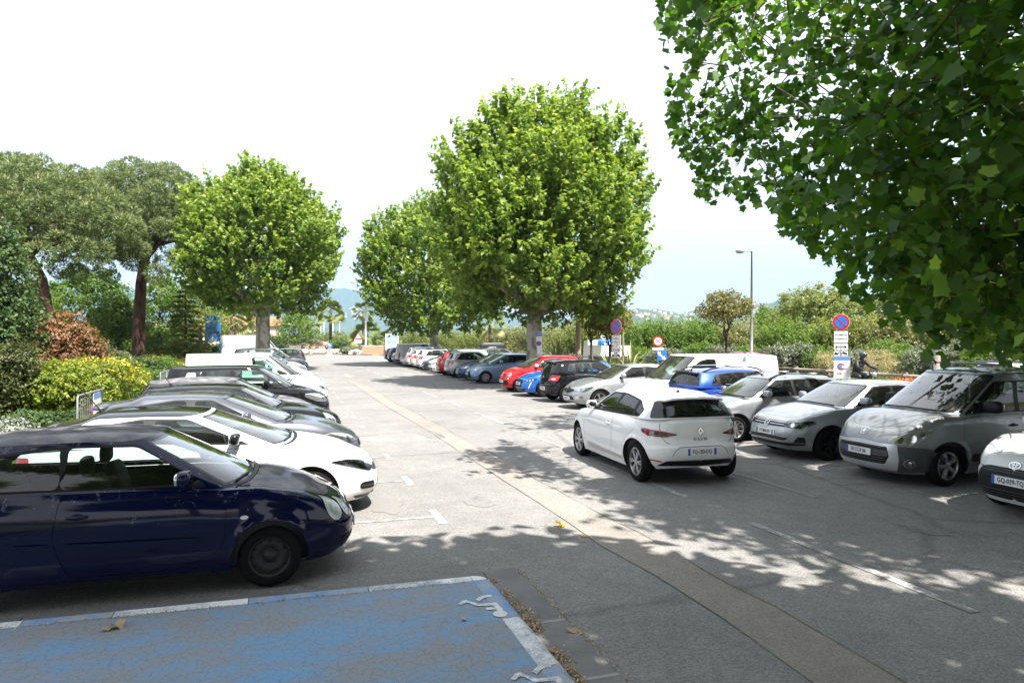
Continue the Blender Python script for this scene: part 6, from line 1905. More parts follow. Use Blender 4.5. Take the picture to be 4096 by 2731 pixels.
# ---- moving white hatchback
g = glz(1.46, 2.08, 3.46, 3.30, .985, 1.05, 1.355, 1.30, (1.74, 2.54, 3.26), pw=.035, kink=[(3.56, 1.16)])
sp = spec(4.05, 1.80, 1.445, .83, 2.585, R=.322, rim=.222, tw=.205, hz=.79, cz=1.0, dc=1.12, dt=1.86, rt=3.70, rb=3.98, tz=1.075, rs=.075, nf=3.9, nr=4.6, mir=(1.60, 1.06), rw=(.93, .02, .90), wt=.68,
          setR=[(0, .14), (.12, .05), (.30, .0), (.42, .0), (.5, .04), (.75, .05), (.9, .05), (1, .10)])
def clio_x(c, r, X):
    emblem(r, stand(c, 'R', .86, .012), 'diamond', .068)
    text_obj('tailgate_lettering', 'C L I O', .062, M_GREYPL, r, stand(c, 'R', .735, .008), .003, 1.25)
    aerial(c, r, X, 3.30, .26, .38)
    spoiler(c, r, X, 3.72, WHITE, .52, .12)
make_car('moving_car', sp, WHITE, 'white hatchback driving away along the lane, seen from behind', (6.28, 11.5), R(90 - 2.8), .045, 'v6',
    doors=[[(1.36, .33), (1.22, .60), (1.26, .96), (2.52, 1.0), (2.56, .62), (2.48, .33)], [(2.55, .33), (2.60, .62), (2.56, 1.0), (3.38, 1.03), (3.40, .85), (3.20, .72), (3.02, .58), (2.98, .33)]],
    handles=[(2.40, .83)], pr=('FQ-183-DQ', .545, .016), tint=9,
    feats=[('R', 'tail_light', M_REDDK, [(.40, .81), (.58, .775), (.90, .78), (1.03, .83), (1.05, .88), (.98, .892), (.64, .868), (.40, .822)], .008, dict(r=.02, kids=[
                ('lamp_segment', M_RED, [(.46, .832), (.66, .866), (1.0, .888), (.98, .876), (.66, .850)], .014, .004),
                ('lamp_segment', M_RED, [(.86, .775), (.93, .79), (.97, .86), (.92, .865), (.89, .81)], .014, .006),
                ('lamp_segment', M_LAMPDK, [(.60, .79), (.84, .79), (.86, .83), (.62, .83)], .014, .01)])),
           ('RL', 'tailgate_gap', SHUT, [(0, .665), (.50, .67), (.58, .70), (.66, .80), (.70, .98)], .002),
           ('R', 'rear_bumper_trim', M_BLACK, [(0, .30), (.74, .315), (.60, .40), (0, .405)], .006, dict(r=.02)),
           ('R', 'bumper_chrome', M_CHROME, [(0, .405), (.60, .402), (.60, .412), (0, .416)], .010, dict(r=0)),
           ('R', 'reflector', M_RED, [(.66, .385), (.86, .40), (.86, .42), (.66, .405)], .008, dict(r=.005)),
           ('RL', 'plate_recess', M_GREYPL, [(0, .625), (.36, .622), (.45, .56), (.50, .48)], .003, .004),
           ('S', 'side_moulding', M_SILVER, [(1.42, .285), (2.96, .29), (2.98, .33), (1.40, .37)], .012, dict(r=.02)),
           ('F', 'headlight', M_LAMPIN, [(.46, .64), (.80, .66), (1.10, .78), (.94, .80), (.60, .75)], .006)],
    extras=clio_x, **g)

# ---- cars on the road beyond the planting
sp, g = hatch5(1.56, 4.1, 1.80, hz=.86, cz=1.06)
make_car('moving_car', sp, REDD, 'red crossover with roof rails driving on the road beyond the planting', (23.6, 32.7), R(90), .09, 's5', feats=rr_std() + [('R', 'rear_bumper', M_BLACK, [(0, .31), (.86, .33), (.86, .50), (0, .48)], .008)], extras=lambda c, r, X: rails(c, r, X, 1.9, 3.6), **g)
sp, g = hatch5(1.52, 4.3, 1.78)
make_car('moving_car', sp, WHITE, 'white car on the road beyond the planting, behind the grey people carrier', (22.6, 17.2), R(90), .1, 's5', feats=rr_std(), **g)
# ------------------------------------------------------------------ garden on the left
def pine(label, loc, tr, h, rx, hz, seed, lean, n=150):
    t = empty('umbrella_pine', loc); tag(t, label, 'tree', 'umbrella pines in the garden')
    rr = random.Random(seed)
    lobes = []
    tries = 0
    while len(lobes) < n and tries < 9000:        # rounded tufts spaced over the domed top and the hollow underside
        tries += 1
        a = rr.uniform(0, 6.28); q = rr.uniform(0, 1) ** .55
        x, y = rx * q * math.cos(a), rx * q * math.sin(a)
        zt = h + hz * (1 - q * q) ** .6
        z = zt - (rr.uniform(0, .10) if rr.random() < .6 else rr.uniform(.2, .72)) * hz * (1.1 - .25 * q)
        s = rr.uniform(.62, .88)
        c = (x + lean[0], y + lean[1], z)
        if any((c[0] - o[0][0]) ** 2 + (c[1] - o[0][1]) ** 2 + (c[2] - o[0][2]) ** 2 < 1.05 for o in lobes): continue
        lobes.append((c, (s, s, s * .85)))
    b = MB(); top = Vector((lean[0], lean[1], h - 1.2))
    b.tube([(0, 0, -.3), (0, 0, .4), (lean[0] * .12, lean[1] * .1, h * .35), (lean[0] * .4, lean[1] * .45, h * .65), top], [tr * 1.2, tr, tr * .92, tr * .8, tr * .72], 14)
    for i in range(16):
        c, r = lobes[rr.randrange(len(lobes))]
        q = curve_pts(top - Vector((0, 0, rr.uniform(-.3, .4))), Vector(c), .3, 6, .2, rr)
        b.tube(q, [tr * .45 * (1 - k / 6) + .04 for k in range(7)], 7)
    b.build('trunk', M_PINEB, t, True)
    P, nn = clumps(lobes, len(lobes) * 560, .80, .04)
    tone_ = np.clip(RNG.uniform(0, 1, len(P)) * .6 + np.clip(nn[:, 2], 0, 1) * .35, 0, 1)  # upward needles toned lighter: light on the tufts put into their colour
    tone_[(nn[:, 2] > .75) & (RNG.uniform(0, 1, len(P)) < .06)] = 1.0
    V = []
    tm = np.array([(-.055, 0), (.055, 0), (0, 1.0)])
    # needles stand outwards from each tuft
    n_ = len(P); U = nn + RNG.normal(size=(n_, 3)) * .45; U /= np.linalg.norm(U, axis=1)[:, None]
    W = np.cross(U, RNG.normal(size=(n_, 3))); W /= np.linalg.norm(W, axis=1)[:, None]
    s = RNG.uniform(.15, .27, n_)[:, None]
    V = np.stack([P - W * s * .16, P + W * s * .16, P + U * s], 1).reshape(-1, 3)
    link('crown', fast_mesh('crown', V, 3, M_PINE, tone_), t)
    return t
x, y = at_depth(553, 52); pine('umbrella pine with tall straight reddish trunk in the flower garden', (x, y, garden_z(x, y)), .46, 9.2, 6.1, 5.5, 3, (.5, .0), 200)
x, y = at_depth(205, 44); pine('umbrella pine with leaning trunk behind the leafy corner shrub', (x, y, garden_z(x, y)), .40, 8.3, 6.3, 4.4, 7, (-1.3, .0), 190)

def bkt(label, px, d, top, halfw, tr, m, zlow=1.2, nc=260, nl=26, size=.26, seed=1, grp='leafy trees behind the garden', **k):
    x, y = at_depth(px, d); z0 = garden_z(x, y) if x < -3.9 else .1
    h = z_at(top, d) - z0; r = halfw / FPX * d
    return tree('leafy_tree', label, (x, y, z0), plane_lobes(r, zlow, h, seed, 7), tr, max(1.4, h * .32), nc, nl, m, size=size, cr=.55, seed=seed, nb=6, group=grp, up=.5, **k)
bkt('spreading light green tree left of the tall pine trunk', 360, 60, 1050, 175, .22, M_BROADL, seed=2, nc=420)
bkt('light green tree filling the gap right of pine trunk', 640, 66, 1090, 120, .2, M_BROADL, seed=5)
bkt('pale lime tree behind the dark conifer', 800, 74, 1060, 120, .2, M_LIME, seed=6)
bkt('small green tree between pine trunk and the red bush', 470, 55, 1180, 90, .16, M_BROADL, seed=8, nc=180)
bkt('green tree low behind the leaning pine', 130, 64, 1110, 130, .2, M_BROADL, seed=9)
bkt('green tree behind the blue notice frame', 930, 84, 1150, 150, .2, M_YGREEN, seed=11, nc=200)
bkt('green tree beside the small palms beyond left row', 1180, 92, 1240, 90, .2, M_BROADL, seed=12, nc=140, zlow=.8)

# big mixed shrub mass at the picture's left edge
x, y = at_depth(0, 19.5)
tree('leafy_tree', 'dense dark green maple-leaved tree at the garden corner', (x - .6, y, garden_z(x, y)), [((0, 0, 3.5), (1.6, 1.6, 2.2)), ((.3, 0, 2.2), (1.4, 1.4, 1.6)), ((-.6, .4, 4.4), (1.2, 1.2, 1.0)), ((.5, -.2, 4.2), (.8, .8, .8)), ((-.2, 0, 1.2), (1.2, 1.2, 1.0))], .12, 1.6, 900, 34, M_DEEP, size=.095, cr=.30, seed=4, up=.45, tmpl=BROAD)
x, y = at_depth(-10, 17.4)
bush('russet_bush', 'russet and green leaved bush at the foot of corner tree', x, y, .95, .95, 2.0, M_REDG, .085, 620, 30, DIAM, .2)
x, y = at_depth(255, 25.5)
bush('red_leaved_bush', 'photinia bush with bright red young shoots in the garden', x, y, 1.15, 1.15, 3.05, M_REDL, .12, 620, 28, DIAM, .24)
x, y = at_depth(385, 30)
bush('dull_red_bush', 'low dusky pink bush right of the red photinia', x, y, 1.3, 1.0, 1.6, M_REDG, .11, 340, 26, DIAM, .24)
x, y = at_depth(250, 18.2)
bush('lime_bush', 'lime green rounded bush in front of the yellow daisies', x, y, 1.5, 1.1, 1.6, M_LIME, .075, 950, 28, BROAD, .16)
x, y = at_depth(430, 21.5)
bush('daisy_bush', 'yellow daisy bush in full bloom behind the poster barrier', x, y, 1.4, 1.1, 1.65, M_LIME, .10, 420, 24, DIAM, .2, flowers=(M_YELLOW, 300, .07, .45))
x, y = at_depth(270, 23.5)
bush('daisy_bush', 'yellow daisy bush beneath the red photinia', x, y, 1.0, .9, 1.35, M_LIME, .11, 260, 24, DIAM, .2, flowers=(M_YELLOW, 220, .075, .45))
x, y = at_depth(190, 15.4)
bush('dark_low_bush', 'low dark green bush beside the silver-leaved plant', x, y, .8, .6, .55, M_DEEP, .09, 260, 24, DIAM, .16)
x, y = at_depth(60, 14.2)
bush('silver_plant', 'silver-leaved ragwort plant by the garden kerb', x, y, .38, .36, .62, M_SILVERL, .08, 170, 22, DIAM, .12)
x, y = at_depth(-40, 13.4)
bush('silver_plant', 'second silver-leaved plant beneath the russet bush', x, y, .45, .4, .55, M_SILVERL, .08, 150, 22, DIAM, .12)
for i, (px, d, h, w_, lab) in enumerate(((520, 34, 1.1, 1.5, 'green ground shrub left of the pine foot'), (620, 40, 1.0, 2.0, 'green ground shrub in front of the tall pine'), (480, 27, .9, 1.2, 'green ground shrub behind the yellow daisy bush'), (560, 30, .8, 1.3, 'green ground shrub beside the barrier behind black people carrier'))):
    x, y = at_depth(px, d); bush('ground_shrub', lab, x, y, w_, w_ * .7, h, M_BROADL if i % 2 else M_DEEP, .11, 240, 22, DIAM, .22)
for i, (px, d) in enumerate(((700, 58), (780, 60), (860, 62), (930, 64))):
    x, y = at_depth(px, d); bush('clipped_hedge', 'clipped green hedge section behind the white panel van', x, y, 2.0, 1.1, 1.6, M_DEEP, .16, 260, 22, DIAM, .3, group='clipped hedge sections behind white van')
for i, (px, d, m_) in enumerate(((250, 66, M_BROADL), (330, 70, M_DEEP), (430, 72, M_BROADL), (520, 74, M_YGREEN), (600, 70, M_BROADL), (680, 76, M_YGREEN), (990, 92, M_BROADL), (1060, 96, M_DEEP))):
    x, y = at_depth(px, d); bush('screen_shrub', ('green screening shrub left of the garden trees', 'dark screening shrub below the spreading light tree', 'green screening shrub left of the tall pine trunk', 'yellow-green screening shrub just left of the pine trunk', 'green screening shrub just right of the pine trunk', 'yellow-green screening shrub left of the conifer', 'green screening shrub behind the no-entry sign', 'dark screening shrub behind the thick plane trunk')[i], x, y, 3.2, 2.0, 3.0, m_, .2, 260, 24, DIAM, .4)
# flower carpet
fm = []
for i in range(4200):
    px, d = random.Random(i).uniform(560, 830), random.Random(i + 9000).uniform(44, 57)
    x, y = at_depth(px, d); fm.append((x, y, garden_z(x, y) + random.Random(i + 99).uniform(.15, .5)))
fm = np.array(fm)
o = link('yellow_flower_carpet', fast_mesh('yellow_flower_carpet', leaves(fm, BROAD, .13, np.tile([0, 0, 1.], (len(fm), 1)), .5), 5, M_YELLOW, RNG.uniform(0, 1, len(fm)))); tag(o, 'carpet of yellow flowers in front of the clipped hedge', 'flowers', kind='stuff')
# rough grass and weeds along the kerb
gx = []
for i in range(9000):
    r_ = random.Random(i); gx.append((r_.uniform(-9, -4.0), r_.uniform(9, 45), 0))
gx = np.array(gx); gx[:, 2] = [garden_z(a, b) for a, b, _ in gx]
U = RNG.normal(size=gx.shape) * .3 + [0, 0, 1]; W = RNG.normal(size=gx.shape); W[:, 2] = 0; W /= np.linalg.norm(W, axis=1)[:, None]
s = RNG.uniform(.12, .38, (len(gx), 1))
o = link('rough_grass', fast_mesh('rough_grass', np.stack([gx - W * .02, gx + W * .02, gx + U * s], 1).reshape(-1, 3), 3, M_BROADL, RNG.uniform(0, 1, len(gx)))); tag(o, 'tufts of rough grass between the garden bushes', 'grass', kind='stuff')

def sword_plant(label, x, y, n, L_, m, z=None, spread=1.0, group=None, name='flax_plant'):
    z = (garden_z(x, y) if x < -3.9 else .09) if z is None else z
    t = empty(name, (x, y, z)); tag(t, label, 'plant', group)
    rr = random.Random(int(x * 13 + y * 7))
    for i in range(n):
        a = 2.4 * i; el = rr.uniform(.15, 1.05) * spread; l_ = L_ * rr.uniform(.65, 1.1); w_ = .035 * L_ * rr.uniform(.8, 1.2)
        V = []
        for j in range(6):
            s_ = j / 5; ang = el * (.25 + .75 * s_ * s_ * 1.3)
            r_ = l_ * s_ * math.sin(ang * .8); zz = l_ * s_ * math.cos(ang * .8)
            ww = w_ * (1 - s_ ** 2) + .003
            c, sn = math.cos(a), math.sin(a)
            V += [(r_ * c - ww * sn, r_ * sn + ww * c, zz), (r_ * c, r_ * sn, zz - ww * .25), (r_ * c + ww * sn, r_ * sn - ww * c, zz)]
        F = []
        for j in range(5): F += [(3 * j, 3 * j + 1, 3 * j + 4, 3 * j + 3), (3 * j + 1, 3 * j + 2, 3 * j + 5, 3 * j + 4)]
        o = obj('leaf', V, F, m, t)
        at = o.data.attributes.new('tone', 'FLOAT', 'POINT'); at.data.foreach_set('value', np.full(len(V), rr.uniform(0, 1), dtype=np.float32))
    return t
for px, d, lab in ((420, 28, 'grey-green flax clump under the dusky pink bush'), (520, 40, 'grey-green flax clump left of the tall pine foot'), (705, 50, 'spiky cordyline rosette right of the tall pine trunk')):
    x, y = at_depth(px, d); sword_plant(lab, x, y, 30, 1.25 if d < 45 else 1.5, M_SWORD, spread=1.2)

# dark conifer of layered branches
x, y = at_depth(742, 56); t = empty('conifer', (x, y, garden_z(x, y))); tag(t, 'cone-shaped dark conifer with layered branches beside the blue notice frame', 'tree')
MB().tube([(0, 0, -.2), (0, 0, 6.9)], [.16, .02], 8).build('trunk', M_BARK, t)
P, N_ = [], []
rr = random.Random(4)
for k in range(17):
    z = .5 + k * .38; r_ = 2.25 * (1 - z / 7.4) + .15
    for j in range(int(6 + r_ * 6)):
        a = rr.uniform(0, 6.28)
        for i in range(70):
            q = rr.uniform(.2, 1) ** .7
            P.append((r_ * q * math.cos(a) + rr.gauss(0, .10), r_ * q * math.sin(a) + rr.gauss(0, .10), z - .35 * q * r_ * .5 + rr.gauss(0, .05)))
P = np.array(P)
link('crown', fast_mesh('crown', leaves(P, DIAM, .15, np.tile([0, 0, 1.], (len(P), 1)), .5), 4, leaf_mat('conifer_leaf', (.07, .10, .015), (.22, .25, .035), None, .3), RNG.uniform(0, 1, len(P))), t)

# fan palms
def palm(label, x, y, z0, h, tr, n, L_, seed, group='fan palms around the roundabout'):
    t = empty('fan_palm', (x, y, z0)); tag(t, label, 'palm', group)
    rr = random.Random(seed)
    b = MB(); b.rev([(tr * 1.5, -.2), (tr * 1.2, .3)] + [(tr * (1 + .12 * (i % 2)), .3 + (h - .3) * i / 16) for i in range(17)], 12); b.build('trunk', M_PALMB, t)
    for i in range(n):
        a = 2.399 * i + rr.uniform(-.2, .2); el = 1.25 - 2.1 * (i / n) + rr.uniform(-.12, .12)
        st = L_ * rr.uniform(.5, .65); rad = L_ * rr.uniform(.5, .62)
        base = Vector((0, 0, h)); dr = Vector((math.cos(a) * math.cos(el), math.sin(a) * math.cos(el), math.sin(el)))
        hub = base + dr * st - Vector((0, 0, .08 * L_))
        sd = dr.cross(Vector((0, 0, 1))).normalized(); sd.rotate(Matrix.Rotation(rr.uniform(-.9, .9), 3, dr)); up_ = sd.cross(dr)
        V, F = [], []
        V += [base - sd * .03, base + sd * .03, hub + sd * .015, hub - sd * .015]; F.append((0, 1, 2, 3))
        for j in range(15):
            w = -1.35 + 2.7 * j / 14; dd = (dr * math.cos(w) + sd * math.sin(w)).normalized()
            tip = hub + dd * rad * (1 - .12 * abs(w)) - Vector((0, 0, rad * .22)) + up_ * rad * .1 * abs(w)
            mid_ = hub + dd * rad * .55 + up_ * .04
            nrm = dd.cross(up_).normalized() * rad * .085
            k = len(V); V += [hub, mid_ + nrm, tip, mid_ - nrm]; F.append((k, k + 1, k + 2, k + 3))
        o = obj('frond', V, F, M_PALM, t)
        at = o.data.attributes.new('tone', 'FLOAT', 'POINT'); at.data.foreach_set('value', np.full(len(V), min(1, max(0, i / n + rr.uniform(-.25, .2))), dtype=np.float32))
    return t
for px, d, top, base, L_, n, lab in ((1322, 112, 1205, 1395, 2.4, 26, 'tall fan palm standing alone on the roundabout island'), (1452, 150, 1212, 1330, 2.6, 22, 'slender distant fan palm left of the street lamp'),
        (1468, 100, 1290, 1400, 2.6, 26, 'broad fan palm beside the triangular warning sign'), (1535, 94, 1330, 1410, 2.4, 24, 'low bushy fan palm in front of the billboard'),
        (1240, 104, 1240, 1400, 2.2, 22, 'fan palm partly hidden behind the left plane tree'), (1195, 108, 1235, 1400, 2.2, 22, 'second fan palm hidden behind the left plane tree'),
        (1960, 80, 1240, 1400, 2.0, 20, 'fan palm behind the crown of the tallest plane'), (945, 78, 1230, 1390, 2.2, 22, 'shaggy fan palm behind the blue notice frame')):
    x, y = at_depth(px, d); zt = z_at(top, d); palm(lab, x, y, .1, max(.7, zt - L_ * .75), .22 if n > 24 else .17, n, L_, px)

# ------------------------------------------------------------------ roundabout island at the end of the lane
def isl(x, y): return .12 + .9 * max(0, 1 - ((x - 4) / 30) ** 2 - ((y - 124) / 20) ** 2)
terrain('roundabout_island', -26, 34, 104, 144, 24, 16, isl, M_BED)
rocks = []
rr = random.Random(3)
for k in range(6):
    b = MB(); b.sup((0, 0, 0), (1, 1, 1), rr.uniform(.5, .8), 9, 6)
    b.V = [tuple(c * rr.uniform(.82, 1.15) for c in v) for v in b.V]
    rocks.append(b.mesh('rock', mat('pale_limestone', (.50, .43, .35), .9, var=.2, vscale=3, bump=.5, bscale=8), False))
for k in range(64):
    px = 1195 + k * 5.2; d = 100 + rr.uniform(-1.2, 1.2) - (6 if px > 1400 else 0)
    x, y = at_depth(px, d); s = rr.uniform(.5, 1.1)
    o = link('rock', rocks[k % 6], None, (x, y, s * .28), (rr.uniform(-.3, .3), rr.uniform(-.3, .3), rr.uniform(0, 6)), (s * 1.2, s, s * .75))
    tag(o, 'pale limestone boulder in the row edging the roundabout planting', 'rock', 'boulders edging the roundabout planting')
for i, (px, d, w_, h, m, lab) in enumerate(((1225, 103, 2.4, 2.0, M_GREYL, 'grey shrub at left of the boulder row'), (1268, 104, 2.0, 1.7, M_PINKF, 'pink flowering oleander behind the boulders'), (1300, 106, 1.8, 1.5, M_PINKF, 'second pink oleander behind the boulders'), (1345, 105, 1.7, 1.5, M_LIME, 'lime green round bush beside the palm foot'), (1378, 106, 2.6, 2.4, M_BROADL, 'green bush right of the lone palm'), (1415, 104, 2.8, 2.6, M_DEEP, 'dark green bush beside warning sign'), (1408, 95, 1.8, 1.0, M_GREYL, 'low grey juniper by the panelled barrier'), (1350, 130, 6.0, 3.6, M_YGREEN, 'tall yellow-green thicket behind the lone palm'), (1420, 132, 6.0, 3.6, M_YGREEN, 'tall yellow-green thicket behind the warning sign'), (1270, 132, 6.0, 3.6, M_BROADL, 'green thicket behind the oleanders'), (1200, 126, 5, 3.4, M_DEEP, 'dark thicket behind the far white van'), (1500, 112, 3.4, 2.4, M_BROADL, 'green bushes behind the panelled barrier'), (1620, 118, 5, 3.6, M_YGREEN, 'yellow-green thicket behind the billboard'))):
    x, y = at_depth(px, d); bush('island_bush', lab, x, y, w_, w_ * .8, h, m, .22, 130, 22, DIAM, .4, z=.1)

# ------------------------------------------------------------------ planting beyond the right row
for px, d, lab, n, L_ in ((2230, 37, 'flax clump with upright sword leaves right of the plane trunk', 30, 2.3), (2440, 33, 'flax clump beside the slim street tree', 28, 2.0), (2520, 30, 'pale striped flax clump below the twin no-parking sign', 32, 2.2)):
    x, y = at_depth(px, d); sword_plant(lab, x, y, n, L_, M_SWORD, spread=1.15, group='flax clumps in the planted strip')
# slim trees
def slim(label, px, d, top, halfw, m, seed, low):
    x, y = at_depth(px, d); h = z_at(top, d); r = halfw / FPX * d
    tree('slim_tree', label, (x, y, .1), [((0, 0, low + (h - low) * .55), (r * .9, r * .9, (h - low) * .42)), ((-r * .4, 0, low + (h - low) * .4), (r * .55, r * .6, (h - low) * .3)), ((r * .45, .2, low + (h - low) * .45), (r * .55, r * .6, (h - low) * .3)), ((0, .3, low + (h - low) * .8), (r * .5, r * .5, (h - low) * .2))], .08, low * .85, 230, 20, m, size=.15, cr=.3, seed=seed, nb=7, flare=1.2, group='slim street trees in the strip', up=.4, shell=.35)
slim('slim street tree with bronze-olive leaves behind the white panel van', 2905, 40, 1165, 130, M_OLIVE, 3, 2.9)
slim('small slim tree behind the no-parking sign post', 2440, 36, 1215, 95, M_OLIVE, 5, 2.2)
slim('small mossy tree left of the no-parking sign post', 2365, 42, 1230, 70, M_YGREEN, 6, 2.6)
# shrubs along the far side of the road: grey, green and feathery yellow-green
M_FEATH = leaf_mat('feathery_leaf', (.11, .13, .05), (.25, .25, .11), (.36, .32, .16), .35)
SHL = {2640: 'pale grey shrub below the 30 speed limit sign', 2800: 'glossy green shrub behind the white panel van roof', 2900: 'grey shrub at the foot of the bronze-olive street tree', 2990: 'green shrub at the foot of the globe-headed street lamp', 3090: 'grey-green shrub behind the red crossover',
       3190: 'grey-green shrub just beyond the tail of the red crossover', 3270: 'glossy green shrub left of the poster sign', 3340: 'dry straw-coloured grass clump behind the poster sign', 3420: 'grey shrub behind the helmet of the motorcyclist', 3500: 'dry straw-coloured grass clump right of the motorcycle', 3580: 'bright green shrub between motorcycle and wooden pole',
       3680: 'grey-green shrub just left of the wooden pole', 3770: 'grey-green shrub directly behind the wooden pole', 3860: 'grey-leaved shrub just right of the wooden pole', 3960: 'green shrub behind the roof bars of the people carrier', 4060: 'grey shrub behind the white car on the road', 2560: 'green shrub behind the pale striped flax', 2730: 'grey shrub between speed sign and white panel van'}
GR = {'g': (M_GREYL, 'grey-green rounded shrub behind the wooden rail'), 'd': (M_BROADL, 'glossy green shrub behind the wooden rail'), 'y': (M_YGREEN, 'feathery yellow-green bush rising behind the rail shrubs'), 's': (M_STRAW, 'dry straw-coloured grass clump behind the wooden rail')}
for px, d, w_, h, kk in ((2640, 46, 1.3, 1.6, 'g'), (2800, 44, 1.6, 1.9, 'd'), (2900, 42, 1.3, 1.7, 'g'), (2990, 41, 1.2, 1.9, 'd'), (3090, 39, 1.5, 1.8, 'g'), (3190, 39, 1.5, 2.0, 'g'), (3270, 38, 1.3, 1.9, 'd'), (3340, 37, 1.2, 1.6, 's'), (3420, 37, 1.2, 1.7, 'g'), (3500, 35, 1.3, 1.7, 's'), (3580, 36, 1.6, 2.2, 'd'), (3680, 34, 1.5, 1.9, 'g'), (3770, 33, 1.5, 2.1, 'g'), (3860, 32, 1.5, 2.1, 'g'), (3960, 31, 1.5, 2.2, 'd'), (4060, 30, 1.6, 2.2, 'g'), (2560, 50, 1.4, 1.6, 'd'), (2730, 47, 1.2, 1.5, 'g'),
                      (2580, 60, 3.0, 3.4, 'y'), (2680, 60, 3.0, 3.9, 'y'), (2780, 58, 2.8, 3.6, 'y'), (2880, 58, 2.8, 3.2, 'y'), (2990, 56, 2.8, 3.2, 'y'), (3080, 56, 2.8, 3.4, 'y'), (3180, 52, 2.6, 3.4, 'y'), (3300, 52, 2.6, 3.2, 'y'), (3420, 50, 2.4, 3.6, 'y'), (3540, 48, 2.4, 3.4, 'y'), (3660, 46, 2.4, 3.6, 'y'), (3800, 46, 2.4, 3.8, 'y'), (3940, 44, 2.4, 3.8, 'y'), (4070, 44, 2.4, 3.8, 'y'), (2470, 66, 3.0, 3.6, 'y'), (2370, 70, 3.0, 3.6, 'y'), (2270, 74, 3.2, 3.4, 'y'), (2160, 80, 3.4, 3.4, 'y'), (2040, 86, 3.4, 3.4, 'y'), (1920, 92, 3.6, 3.2, 'y'), (1800, 100, 3.8, 3.2, 'y'), (1700, 108, 4, 3.4, 'y')):
    x, y = at_depth(px, d + (1.8 if kk != 'y' else 0)); m, lab = GR[kk]
    if kk != 'y': lab = SHL.get(px, lab)
    bush('roadside_shrub' if kk != 'y' else 'feathery_bush', lab, x, y, w_, w_ * .8, h, (m if kk != 'y' else (M_YGREEN, M_FEATH, M_YGREEN, M_BROADL, M_FEATH)[px % 5 if px % 10 else (px // 10) % 5]), .12 if kk != 'y' else .17, None if kk != 'y' else 520, 22, DIAM if kk != 's' else np.array([(-.05, 0), (.05, 0), (0, 1.6)]), .25 if kk != 'y' else .42, shoot=0 if kk != 'y' else 1.3, group={'g': 'grey shrubs along the road', 'd': 'green shrubs along the road', 'y': 'feathery bushes beyond the road', 's': 'dry grass clumps along the road'}[kk], z=.12, up=.5 if kk != 'y' else .2)
bkt('large rounded willow-like tree towering behind the roadside shrubs', 3270, 70, 1125, 190, .3, M_YGREEN, nc=520, nl=28, size=.30, seed=21, grp='trees beyond the road', zlow=.8)
bkt('rounded tree left of the willow-like tree behind the lamp post', 3090, 78, 1215, 130, .25, M_BROADL, nc=240, seed=22, grp='trees beyond the road', zlow=.8)
bkt('tall tree at the right behind the overhanging leaves', 3620, 64, 1130, 180, .3, M_YGREEN, nc=360, seed=23, grp='trees beyond the road', zlow=.8)
bkt('tall tree at the far right behind the overhanging plane', 3950, 60, 1120, 200, .3, M_BROADL, nc=360, seed=24, grp='trees beyond the road', zlow=.8)
# low verge plants and orange flowers under the rail, ground cover behind the right row
gx = np.array([(RNG.uniform(27.6, 30.8), RNG.uniform(4, 70), .1) for _ in range(9000)] + [(RNG.uniform(14.5, 18.9), RNG.uniform(12, 90), .09) for _ in range(9000)])
U = RNG.normal(size=gx.shape) * .35 + [0, 0, 1]; W = RNG.normal(size=gx.shape); W[:, 2] = 0; W /= np.linalg.norm(W, axis=1)[:, None]
s = RNG.uniform(.15, .55, (len(gx), 1))
o = link('verge_grass', fast_mesh('verge_grass', np.stack([gx - W * .025, gx + W * .025, gx + U * s], 1).reshape(-1, 3), 3, M_YGREEN, RNG.uniform(0, 1, len(gx)))); tag(o, 'long verge grass below the wooden rail', 'grass', kind='stuff')
P = []
for px, d in ((3640, 31), (3680, 31), (3600, 32), (3700, 30)):
    x, y = at_depth(px, d)
    P += [(x + RNG.normal() * .35, y + RNG.normal() * .35, RNG.uniform(.25, .55)) for _ in range(60)]
P = np.array(P)
o = link('orange_flowers', fast_mesh('orange_flowers', leaves(P, BROAD, .09, np.tile([0, 0, 1.], (len(P), 1)), .6), 5, M_ORANGEF, RNG.uniform(0, 1, len(P)))); tag(o, 'orange wild flowers below the wooden rail', 'flowers', kind='stuff')

# ------------------------------------------------------------------ wooden rail
M_WOOD = mat('weathered_wood', (.235, .20, .165), .85, var=.3, vscale=6, bump=.4, bscale=25)
rail = empty('wooden_rail', (26.95, 8, 0)); tag(rail, 'weathered round wooden guard rail along the road', 'rail')
for k in range(32):
    y = k * 2.4
    MB().tube([(0, y, -.2), (0, y, .74)], .085, 8).build('post', M_WOOD, rail)
    MB().tube([(-.13, y - .02, .58), (-.13, y + 2.42, .58)], .085, 10).build('beam', M_WOOD, rail, True)
# low post-and-wire fence further back behind the tall plane
fen = empty('timber_fence', (20.0, 44, 0)); tag(fen, 'thin brown timber fence behind the plane trunk', 'fence')
for k in range(16):
    MB().box((0, k * 2.0, .55), (.08, .08, 1.15)).build('post', M_WOOD, fen)
    for z in (.45, .98):
        MB().box((-.06, k * 2.0 + 1.0, z), (.04, 1.98, .07)).build('beam', M_WOOD, fen)

# ------------------------------------------------------------------ signs, posts, lamps
M_POST = mat('galvanised_post', (.30, .30, .30), .45, metal=.6, var=.2)
M_BROWNP = mat('brown_post', (.045, .03, .025), .5)
M_SGREY = mat('sign_back', (.30, .31, .32), .5, metal=.4)
M_SWHITE = mat('sign_white', (.74, .74, .73), .4)
M_SBLUE = mat('sign_blue', (.03, .17, .62), .35)
M_SRED = mat('sign_red', (.55, .02, .03), .35)
M_SBLACK = mat('sign_black', (.015, .015, .017), .4)
CAMYAW = lambda x, y: math.atan2(-x, y)          # turn that faces the viewer's standpoint

